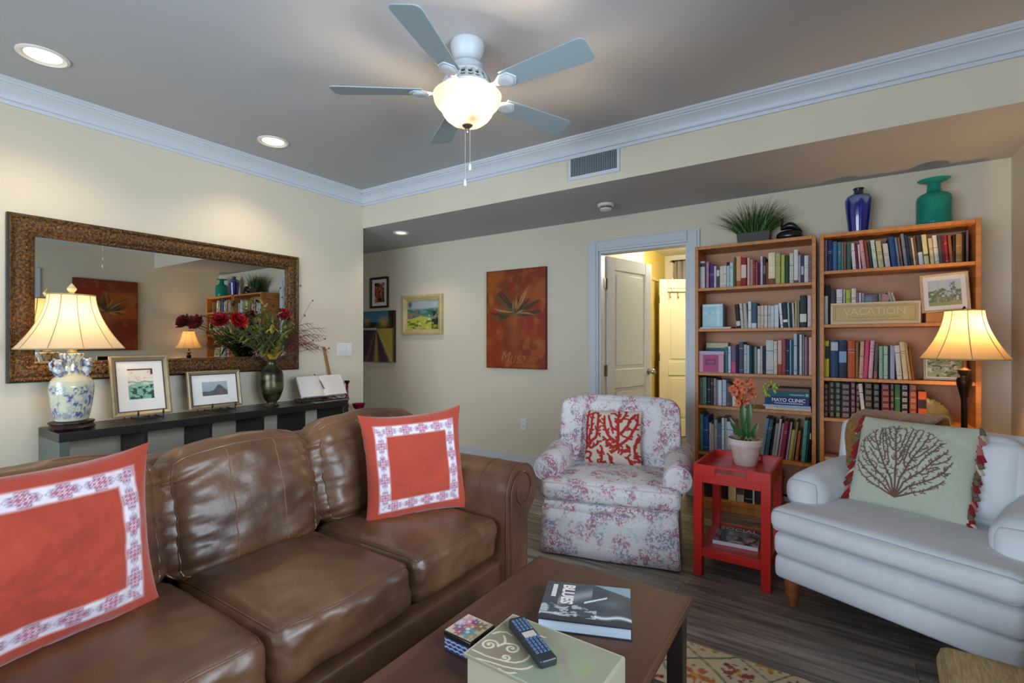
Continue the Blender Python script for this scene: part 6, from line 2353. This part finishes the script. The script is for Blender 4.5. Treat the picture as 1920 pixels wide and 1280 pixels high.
obj('box_lid', G().box(-.079, .079, .002, .083, .182, .222), mat('cream card', 'CFC6A0', rough=.6), tb, bevel=.002)

# things on the right bookcase
M_signf = mat('cream sign frame', 'D8C29E', rough=.6)
sg = thing('vacation_sign', 'cream relief sign lettered VACATION on the second shelf', 'sign', (.2025, 3.885, SH['R'][1] + .0005))
g = G().box(-.2315, .2315, 0, .012, 0, .138)
obj('board', g, mat('straw sign board', 'C4B078', rough=.6, var=.06, vscale=20), sg)
g = G()
for (x0, x1, z0, z1) in ((-.2315, .2315, 0, .013), (-.2315, .2315, .125, .138), (-.2315, -.2185, .013, .125), (.2185, .2315, .013, .125)):
    g.box(x0, x1, -.008, 0, z0, z1)
obj('frame', g, M_signf, sg, bevel=.0015)
g = G()
for (x0, x1, z0, z1) in ((-.207, .207, .023, .0255), (-.207, .207, .1125, .115), (-.207, -.2045, .0255, .1125), (.2045, .207, .0255, .1125)):
    g.box(x0, x1, -.002, 0, z0, z1)
obj('inner_border', g, mat('olive sign line', '9A8A4E', rough=.6), sg)
text('lettering', 'VACATION', .066, mat('raised straw letters', 'E0D2A4', rough=.55), sg, T((0, -.0015, .078)) @ Matrix.Rotation(PI / 2, 4, 'X'), .0025, sx=.96, offset=-.001)
g = G()
r_ = random.Random(8)
x = -.135
while x < .14:
    l = r_.uniform(.008, .02)
    g.tube([(x, -.001, .040), (x + l * .4, -.001, .044 + r_.uniform(-.003, .004)), (x + l, -.001, .040)], .0014, 5)
    x += l + (.004 if r_.random() < .7 else .014)
obj('script_line', g, mat('olive sign line', '8A7A46'), sg)
def art_tree(U, V):
    c = mix(S('A8BCC4'), S('C4CCCC'), fbm(U * 6, V * 6, 2))
    c = mix(c, S('5E7248'), (V < .62 + .16 * (fbm(U * 7, U * 3, 3) - .5) * 2) * sst(.30, .5, fbm(U * 12, V * 12, 5)))
    c = mix(c, S('8A7A62'), (np.abs(V - .24) < .09) * sst(.45, .6, fbm(U * 14, V * 8, 8)))
    c = mix(c, S('8E9A5A'), (V < .14))
    for (x, y_, r) in ((.74, .82, .05), (.78, .70, .035), (.72, .62, .04), (.80, .88, .03), (.68, .74, .025)):
        c = mix(c, S('2E4038'), np.exp(-(((U - x) / r) ** 2 + ((V - y_) / r) ** 2)))
    c = mix(c, S('3A4238'), np.exp(-((U - .76 + .05 * np.sin(V * 14)) / .012) ** 2) * (V > .3) * (V < .85))
    return c
M_ivf = mat('cream wood frame', 'D2B990', rough=.5)
framed('picture_frame', 'cream framed palm tree picture beside the VACATION sign', .222, .232, .014, lean_matrix((.552, 3.90, SH['R'][1] + .065), (-.06, -1), math.radians(4), math.radians(-3)), M_ivf, art_tree, .150, .155, 0, .016, px=60)
# the frame stands on a small wooden block at the back of the shelf
blk = thing('display_block', 'low wooden display block under the framed palm picture', 'block', (.56, 3.96, SH['R'][1]))
obj('block', G().box(-.10, .10, -.055, .07, 0, .063), M_bkh, blk, bevel=.002)
def art_pond(U, V):
    c = mix(S('7A8E5E'), S('A8B08A'), fbm(U * 8, V * 6, 2))
    c = mix(c, S('D8D4C8'), sst(.60, .66, fbm(U * 7, V * 11, 6)))
    return mix(c, S('4A5E3A'), sst(.58, .66, fbm(U * 9, V * 9, 9)))
framed('picture_frame', 'small pale framed garden picture under the floor lamp shade', .200, .150, .012, lean_matrix((.556, 3.965, SH['R'][2] + .0015), (0, -1), math.radians(8)), mat('pale silver frame', 'C8BEA8', rough=.4), art_pond, .165, .112, 0, .014, px=50)
nb = thing('navy_case', 'small navy box standing behind the VACATION sign', 'box', (.1705, 3.935, SH['R'][1]), math.radians(-6))
obj('case', G().box(-.050, .050, 0, .03, 0, .195), mat('navy leatherette', '1E2440', rough=.4), nb, bevel=.003)
obj('window', G().box(-.030, .026, -.002, 0, .130, .180), mat('dark slate print', '46586A', rough=.4), nb, bevel=.001)
rb = thing('red_case', 'dark red box with pink picture behind the VACATION sign', 'box', (.262, 3.94, SH['R'][1]), 0)
obj('case', G().box(-.045, .045, 0, .04, 0, .190), mat('dark red card', '5E1E24', rough=.5), rb, bevel=.002)
obj('picture', G().lathe([(.026, 0), (.026, .002), (.002, .003)], 20, M=T((-.002, 0, .165)) @ Matrix.Rotation(PI / 2, 4, 'X')), mat('pink print', 'C88A8E', rough=.5), rb)
sh = thing('shell_bookend', 'grey green shell shaped bookend beside the leather bound books', 'bookend', (.515, 3.97, SH['R'][3]))
P = []
g = G()
for j in range(7):
    q = j / 6
    y_ = -.028 + .056 * q
    s_ = .75 + .25 * math.sin(PI * q)
    for i in range(19):
        a = (PI / 2) * i / 18
        rr = (.165 + .006 * math.cos(i * 2.6)) * s_
        P.append((-.048 + rr * math.cos(a) * .78 * (1), y_, rr * math.sin(a) * (1 - .10 * math.sin(2 * a))))
    P.append((-.048, y_, 0.0))
n = 20
fs = [(j * n + i, j * n + (i + 1) % n, (j + 1) * n + (i + 1) % n, (j + 1) * n + i) for j in range(6) for i in range(n)] + [tuple(range(n))[::-1], tuple(6 * n + i for i in range(n))]
g.add(P, fs)
obj('shell', g, mat('mottled green stone', '5A5A44', rough=.45, col2='7E7454', vscale=24), sh, smooth=True, angle=50)
pb = thing('paperback', 'closed paperback lying on the lowest visible shelf of the vase-topped bookcase', 'book', (-.015, 3.90, SH['R'][4]), 0)
obj('cover', G().box(-.05, .06, 0, .16, 0, .002).box(-.05, .06, 0, .16, .022, .024).box(-.05, -.048, 0, .16, .002, .022), cover_mat('8A6A5A'), pb)
obj('pages', G().box(-.048, .058, .002, .158, .002, .022), M_pages, pb)

# ================================================================== ORCHID AND MAGAZINE ON THE RED TABLE
op = thing('potted_orchid', 'orange orchid in a whitewashed clay pot on the red side table', 'plant', (-.428, 3.055, .5482))
M_clay = mat('whitewashed clay', 'C6B2A4', rough=.85, col2='D6CCC4', vscale=14, bump=.2, bscale=50)
obj('pot', G().lathe([(.056, 0), (.060, .004), (.078, .108), (.080, .112), (.090, .114), (.094, .146), (.091, .150), (.084, .148), (.078, .120), (.072, .120)], 36), M_clay, op, smooth=True, angle=40)
obj('soil', G().lathe([(.0775, .128), (.04, .136), (.002, .138)], 24, cap=False), mat('dark bark soil', '4A3C30', rough=.95, bump=.8, bscale=70), op, smooth=True)
g = G(); ro = random.Random(6)
for k in range(16):
    a = ro.uniform(0, 2 * PI); r0 = ro.uniform(.01, .05)
    p = Vector((math.cos(a) * r0, math.sin(a) * r0, .138))
    d = Vector((math.cos(a + .8), math.sin(a + .8), 0))
    g.tube([p, p + d * .025 + Vector((0, 0, .012 + ro.uniform(0, .02))), p + d * .055 + Vector((0, 0, ro.uniform(-.004, .03)))], [.003, .0028, .0015], 5)
obj('moss_roots', g, mat('pale root moss', '9A8E66', rough=.9), op, smooth=True, kind='stuff')
M_ol = mat('orchid leaf', '2E5A22', rough=.35, var=.25, vscale=12)
def strap(path, w_, name, m):
    g = G(); P = []
    n = len(path)
    for j, p in enumerate(path):
        q = j / (n - 1)
        t_ = (Vector(path[min(j + 1, n - 1)]) - Vector(path[max(j - 1, 0)])).normalized()
        sd = t_.cross(Vector((.25, -1, .1))).normalized()
        ww = w_ * math.sin(PI * (.15 + .82 * q)) ** .7
        f = t_.cross(sd) * (.28 * ww)
        P += [Vector(p) - sd * ww - f, Vector(p), Vector(p) + sd * ww - f]
    g.grid([tuple(p) for p in P], 2, n - 1)
    return obj(name, g, m, op, smooth=True, angle=180)
strap([(.0, 0, .14), (-.004, -.01, .20), (-.012, -.015, .27), (-.016, -.01, .33), (-.012, 0, .385)], .017, 'leaf', M_ol)
strap([(.006, .005, .14), (.012, -.005, .21), (.020, -.012, .28), (.018, -.008, .34), (.012, 0, .375)], .016, 'leaf', M_ol)
strap([(-.01, 0, .14), (-.04, -.01, .185), (-.065, -.012, .225), (-.082, -.008, .26)], .014, 'leaf', M_ol)
strap([(.012, 0, .14), (.035, -.012, .175), (.055, -.012, .215), (.066, -.01, .245)], .014, 'leaf', M_ol)
strap([(0, -.01, .14), (-.018, -.03, .18), (-.036, -.045, .205), (-.055, -.05, .235)], .012, 'leaf', M_ol)
strap([(.004, -.01, .14), (.022, -.03, .17), (.045, -.04, .19)], .011, 'leaf', M_ol)
M_ost = mat('orchid stem', '7E8A42', rough=.6)
g = G().tube([(0, .01, .13), (-.006, .012, .28), (-.012, .01, .36), (-.010, 0, .42)], .003, 6).tube([(.005, .012, .13), (.03, .02, .30), (.055, .015, .38), (.115, .005, .43)], .0026, 6)
obj('stem', g, M_ost, op, smooth=True)
M_opet = mat('orange orchid petal', 'D0714A', rough=.55, rnd=.12, var=.15, vscale=40)
M_othr = mat('orchid throat', 'A8342A', rough=.5)
fl0 = None
for k in range(21):
    a = ro.uniform(0, 2 * PI); rr = ro.uniform(.1, 1) ** .5
    p = (-.008 + math.cos(a) * rr * .062, -.008 + ro.uniform(-.035, .03), .408 + math.sin(a) * rr * .070 - (.05 if math.cos(a) > .5 and k % 3 == 0 else 0))
    if fl0 is None:
        g = G()
        for j in range(5):
            Mx = Matrix.Rotation(2 * PI * j / 5, 4, 'Y') @ Matrix.Rotation(math.radians(12), 4, 'X')
            P = []
            for i in range(5):
                q = i / 4; ww = .0125 * math.sin(PI * (q * .78 + .16))
                P += [(-ww, -.008 * q + .002, .027 * q), (0, -.004 - .010 * q * q, .027 * q), (ww, -.008 * q + .002, .027 * q)]
            gg = G().grid(P, 2, 4)
            g.add(gg.v, gg.f, Mx)
        fl0 = obj('flower', g, M_opet, op, smooth=True, angle=180)
        th0 = obj('throat', G().ball((0, -.006, 0), .0055, 8, 6, sc=(1, 1.4, 1)), M_othr, fl0, smooth=True)
        f = fl0
    else:
        f = dup(fl0, op); dup(th0, f)
    f.location = p
    f.rotation_euler = (ro.uniform(-.5, .5), ro.uniform(-2, 2), ro.uniform(-1.0, 1.0))
M_obud = mat('green orchid bud', '9AAA48', rough=.5, rnd=.15, var=.2, vscale=40)
bd0 = None
for k in range(15):
    a = ro.uniform(0, 2 * PI); rr = ro.uniform(.15, 1) ** .5
    p = (.125 + math.cos(a) * rr * .040, .0 + ro.uniform(-.02, .02), .440 + math.sin(a) * rr * .042)
    if bd0 is None:
        bd0 = obj('bud', G().ball((0, 0, 0), .0095, 9, 7, sc=(.8, .8, 1.5)), M_obud, op, smooth=True); b = bd0
    else:
        b = dup(bd0, op)
    b.location = p; b.rotation_euler = (ro.uniform(-1, 1), ro.uniform(-1, 1), 0)
mg = thing('magazine', 'black and white magazine lettered SOCIAL on the lower red shelf', 'magazine', (-.455, 2.955, .1502), math.radians(3))
mw, mh = .222, .25
obj('pages', G().box(-mw / 2, mw / 2, -mh / 2, mh / 2, 0, .020), mat('magazine paper', 'CFC6CC', rough=.7), mg, bevel=.002)
def magfn(U, V):
    a = fbm(U * 7, V * 7, 2)
    c = mix(S('5E646E'), S('8A9098'), a)
    c = mix(c, S('23222C'), sst(.52, .60, fbm(U * 8, V * 6, 5)))
    c = mix(c, S('C4BCB8'), sst(.60, .66, fbm(U * 7, V * 8, 8)) * (U > .3))
    c = mix(c, S('8A5E5E'), sst(.66, .70, fbm(U * 6, V * 7, 11)) * (U > .5))
    return mix(c, S('2A2428'), (V > .80) * .9)
Mf = T((0, 0, .0212)) @ Matrix.Rotation(-PI / 2, 4, 'X')
cv = canvas('front_cover', mw - .004, mh - .004, 60, 66, magfn, vcol('glossy print', rough=.25, coat=.3), mg, T((0, 0, .0209)) @ Matrix.Rotation(-PI / 2, 4, 'X'))
text('lettering', 'SOCIAL', .062, mat('white ink', 'DAD2CE', rough=.5), mg, T((0, .090, .0213)), .0002, sx=.92, offset=.001)

# ================================================================== THINGS ON THE COFFEE TABLE
def table_frame(o, p0, p1):
    pass
bkx = thing('coffee_table_book', 'large black and white photo book near the far end of the coffee table', 'book', (-.622, 1.345, TZ), math.atan2(.093, .24))
bw, bh_, bt = .262, .222, .034
obj('cover', G().box(-bw / 2, bw / 2, -bh_ / 2, bh_ / 2, 0, .003).box(-bw / 2, bw / 2, -bh_ / 2, bh_ / 2, bt - .003, bt).box(-bw / 2, bw / 2, bh_ / 2 - .003, bh_ / 2, 0, bt), mat('dark blue board', '1E2634', rough=.4), bkx, bevel=.0008)
obj('pages', G().box(-bw / 2 + .004, bw / 2 - .004, -bh_ / 2 + .004, bh_ / 2 - .004, .003, bt - .003), mat('bluish page edges', 'C4D2E2', rough=.8, var=.06, vscale=300, stretch=(.02, .02, 1)), bkx)
def duke(U, V):
    c = mix(S('343840'), S('484C54'), fbm(U * 4, V * 5, 1))
    # sky wedge, brow and hat of a man, his pale sleeve and a slanting white bar
    c = mix(c, S('7E9AA8'), ((V - .98) + (U - .60) * .62 > 0) & (V > .50 + .1 * (1 - U)) & (U > .55))
    c = mix(c, S('8E8E98'), np.exp(-((V - (.52 + (U - .25) * .75)) / .11) ** 2) * (U > .18) * (U < .56) * .95)
    c = mix(c, S('D8DADE'), (np.abs(V - (.50 + (U - .50) * .72)) < .022) * (U > .48) * (U < .73))
    c = mix(c, S('6E727C'), np.exp(-(((U - .78) / .14) ** 2 + ((V - .52) / .10) ** 2)) * .6)
    c = mix(c, S('2E3238'), (V < .14))
    w_ = sst(.50, .56, fbm(U * 15, V * 15, 6)) * (V > .10) * (V < .36 + .04 * np.sin(U * 20)) * (U < .62)
    c = mix(c, S('B8BAC0'), w_ * .8)
    c = mix(c, S('DADCE0'), np.exp(-((V - (.20 - .03 * U + .03 * np.sin(U * 16))) / .030) ** 2) * (U > .60) * .95)
    return mix(c, S('CFCFD2'), np.exp(-((V - .15) / .018) ** 2) * (U < .22) * .9)
canvas('front_cover', bw - .002, bh_ - .002, 110, 92, duke, vcol('glossy print', rough=.25), bkx, T((0, 0, bt + .0005)) @ Matrix.Rotation(-PI / 2, 4, 'X'))
text('lettering', 'BLUES', .050, mat('white ink', 'DAD2CE'), bkx, T((-.060, .036, bt + .0012)) @ Matrix.Rotation(-PI / 2, 4, 'Z'), .0002, sx=.85, offset=.002)
g = G()
for k in range(9):
    g.box(-.108, -.094, .090 - k * .0085 - .006, .090 - k * .0085, bt + .0006, bt + .0012)
obj('small_lettering', g, mat('white ink', 'DAD2CE'), bkx)

def patchfn(U, V):
    c = mix(S('B8A88E'), S('C8B49A'), fbm(U * 9, V * 9, 1))
    for (x, y_, r, hx) in ((.30, .72, .17, 'C07A9C'), (.55, .55, .17, 'C86A5A'), (.62, .30, .20, '3E8E96'), (.25, .35, .14, '7A4A7E'), (.75, .72, .15, '7A5A42'), (.48, .80, .10, '54386E'), (.40, .18, .12, '96485E'), (.85, .20, .10, 'A89A5A'), (.12, .55, .12, 'B8AAB6'), (.52, .42, .06, 'DAD2C8')):
        d = np.hypot((U - x), (V - y_)) / (r * 1.35)
        pet = 1 + .25 * np.cos(6 * np.arctan2(V - y_, U - x))
        c = mix(c, S(hx), (1 - sst(.75, .95, d / pet)) * .85)
        c = mix(c, S('3A2A3A'), np.exp(-((d / pet - .95) / .07) ** 2) * .35)
        c = mix(c, S('E2D6C0'), (d < .22) * .6)
    return c
tb_ = thing('trinket_box', 'small flower printed trinket box on the coffee table', 'box', (-.816, 1.030, TZ), math.radians(-3))
obj('box_body', G().box(-.046, .046, -.048, .048, 0, .034), mat('navy lacquer', '262A48', rough=.3), tb_, bevel=.002)
obj('box_lid', G().box(-.048, .048, -.050, .050, .036, .050), mat('black lacquer', '1E1A18', rough=.25), tb_, bevel=.003)
canvas('lid_print', .090, .094, 70, 72, patchfn, vcol('glossy print', rough=.25), tb_, T((0, 0, .0506)) @ Matrix.Rotation(-PI / 2, 4, 'X'))
def wavefn(U, V):
    c = mix(S('2A3052'), S('3A4068'), fbm(U * 9, V * 5, 1))
    for k in range(3):
        ph = .20 + .30 * k
        c = mix(c, S('A8B8D8'), np.exp(-((V - ph - .10 * np.abs(np.sin(U * 15 + k))) / .06) ** 2) * .95)
    return c
canvas('side_print', .088, .032, 60, 24, wavefn, vcol('glossy print', rough=.25), tb_, T((0, -.0486, .017)))
gx = thing('book_box', 'large pale green book shaped box with scrolls under the remote', 'box', (-.566, .990, TZ), math.radians(-1.5))
lx, ly, lz = .315, .205, .085
M_gb = mat('sage box cloth', '86806C', rough=.7)
obj('lower_board', G().box(-lx / 2, lx / 2, -ly / 2, ly / 2, 0, .004), M_gb, gx, bevel=.0012)
obj('upper_board', G().box(-lx / 2, lx / 2, -ly / 2, ly / 2, lz - .005, lz), M_gb, gx, bevel=.0015)
obj('spine', G().box(lx / 2 - .005, lx / 2 + .001, -ly / 2, ly / 2, .002, lz - .002), M_gb, gx, bevel=.002)
obj('box_body', G().box(-lx / 2 + .008, lx / 2 - .005, -ly / 2 + .008, ly / 2 - .008, .004, lz - .005), mat('ivory box side', 'A49C84', rough=.75), gx)
SPR = []
def spiral(cx, cz, r0, turns, a0, sgn, w_=.006):
    n = int(26 * turns); p = None
    for i in range(n + 1):
        a = a0 + sgn * 2 * PI * turns * i / n
        r = r0 * (1 - i / n) ** .8
        q = (cx + r * math.cos(a), cz + r * math.sin(a) * 1.45)
        if p:
            SPR.append((p[0], p[1], q[0], q[1], w_, w_ * .9))
        p = q
spiral(.095, .30, .070, 1.7, .3, 1, .0085); spiral(.262, .39, .062, 1.6, 2.6, -1, .0085); spiral(.285, .215, .042, 1.4, -2.0, 1, .0075)
def sweep(pts, w_=.008):
    for a, b in zip(pts, pts[1:]):
        SPR.append((a[0], a[1], b[0], b[1], w_, w_))
sweep([(.03, .115), (.085, .117), (.16, .115), (.246, .138), (.32, .165), (.378, .207), (.415, .28), (.426, .356), (.41, .45), (.372, .534)])
sweep([(.12, .02), (.18, .04), (.241, .06), (.33, .08), (.402, .115), (.45, .15), (.483, .202), (.50, .27)])
sweep([(.32, .02), (.37, .012), (.41, .03), (.44, .07)])
sweep([(.165, .36), (.18, .44), (.15, .50), (.121, .538)]); sweep([(.165, .36), (.185, .42), (.215, .46)])
sweep([(.03, .50), (.06, .58), (.11, .62), (.17, .60)]); sweep([(.22, .70), (.30, .78), (.40, .80)])
def greenfn(U, V):
    c = mix(S('7E7864'), S('8C8672'), fbm(U * 6, V * 5, 1))
    c = mix(c, S('7A9680'), sst(.40, .62, fbm(U * 3 + 4, V * 3, 3)) * .4)
    c = mix(c, S('84705C'), np.exp(-(((U - .22) / .22) ** 2 + ((V - .28) / .26) ** 2)) * .85)
    c = mix(c, S('94927A'), sst(-.10, .12, (U - .62) + (V - .40) * .4) * .55)
    c = mix(c, S('8A9A62'), np.exp(-(((U - .82) / .05) ** 2 + ((V - .55) / .12) ** 2)) * .5)
    # bird shape standing at the middle right
    b_ = np.exp(-(((U - .685 + (V - .49) * .50) / .040) ** 2 + ((V - .50) / .20) ** 2))
    c = mix(c, S('8E8272'), sst(.35, .6, b_) * .85)
    c = mix(c, S('8E8272'), (np.hypot((U - .575), (V - .71) * .66) < .028) * .85)
    c = mix(c, S('CFC4AA'), (1 - sst(-.001, .004, segdist(U, V, SPR))) * 1.0)
    e = np.minimum(np.minimum(U, 1 - U) * 1.5, np.minimum(V, 1 - V))
    return mix(c, S('B4B098'), (1 - sst(.012, .024, e)) * .8)
canvas('lid_print', lx - .002, ly - .002, 170, 110, greenfn, vcol('matt print', rough=.55), gx, T((0, 0, lz + .0005)) @ Matrix.Rotation(-PI / 2, 4, 'X'))
rm = thing('remote_control', 'black TV remote lying on the green book shaped box', 'remote', (-.610, 1.008, TZ + lz + .001), math.radians(-33))
rl, rw = .185, .046
M_rem = mat('black remote plastic', '22272B', rough=.35)
obj('case', G().prism([(-rl / 2, -rw / 2 + .006), (-rl / 2 + .008, -rw / 2), (rl / 2 - .004, -rw / 2 * .92), (rl / 2, -rw / 2 * .8), (rl / 2, rw / 2 * .8), (rl / 2 - .004, rw / 2 * .92), (-rl / 2 + .008, rw / 2), (-rl / 2, rw / 2 - .006)], .0, .019), M_rem, rm, bevel=.004, seg=3)
M_key = mat('blue grey remote key', '4E6284', rough=.5)
k0 = None
for i in range(11):
    for j in range(4):
        if 4 <= i <= 5:
            continue
        x = -rl / 2 + .018 + i * .0135; y_ = -.0145 + j * .0097
        if k0 is None:
            k0 = obj('key', G().box(-.0042, .0042, -.0033, .0033, 0, .0022), M_key, rm); k = k0
        else:
            k = dup(k0, rm)
        k.location = (x, y_, .0188)
obj('screen', G().box(-.022, .004, -.016, .016, .0188, .0202), mat('pale remote label', 'B8A8A8', rough=.4), rm, bevel=.0006)
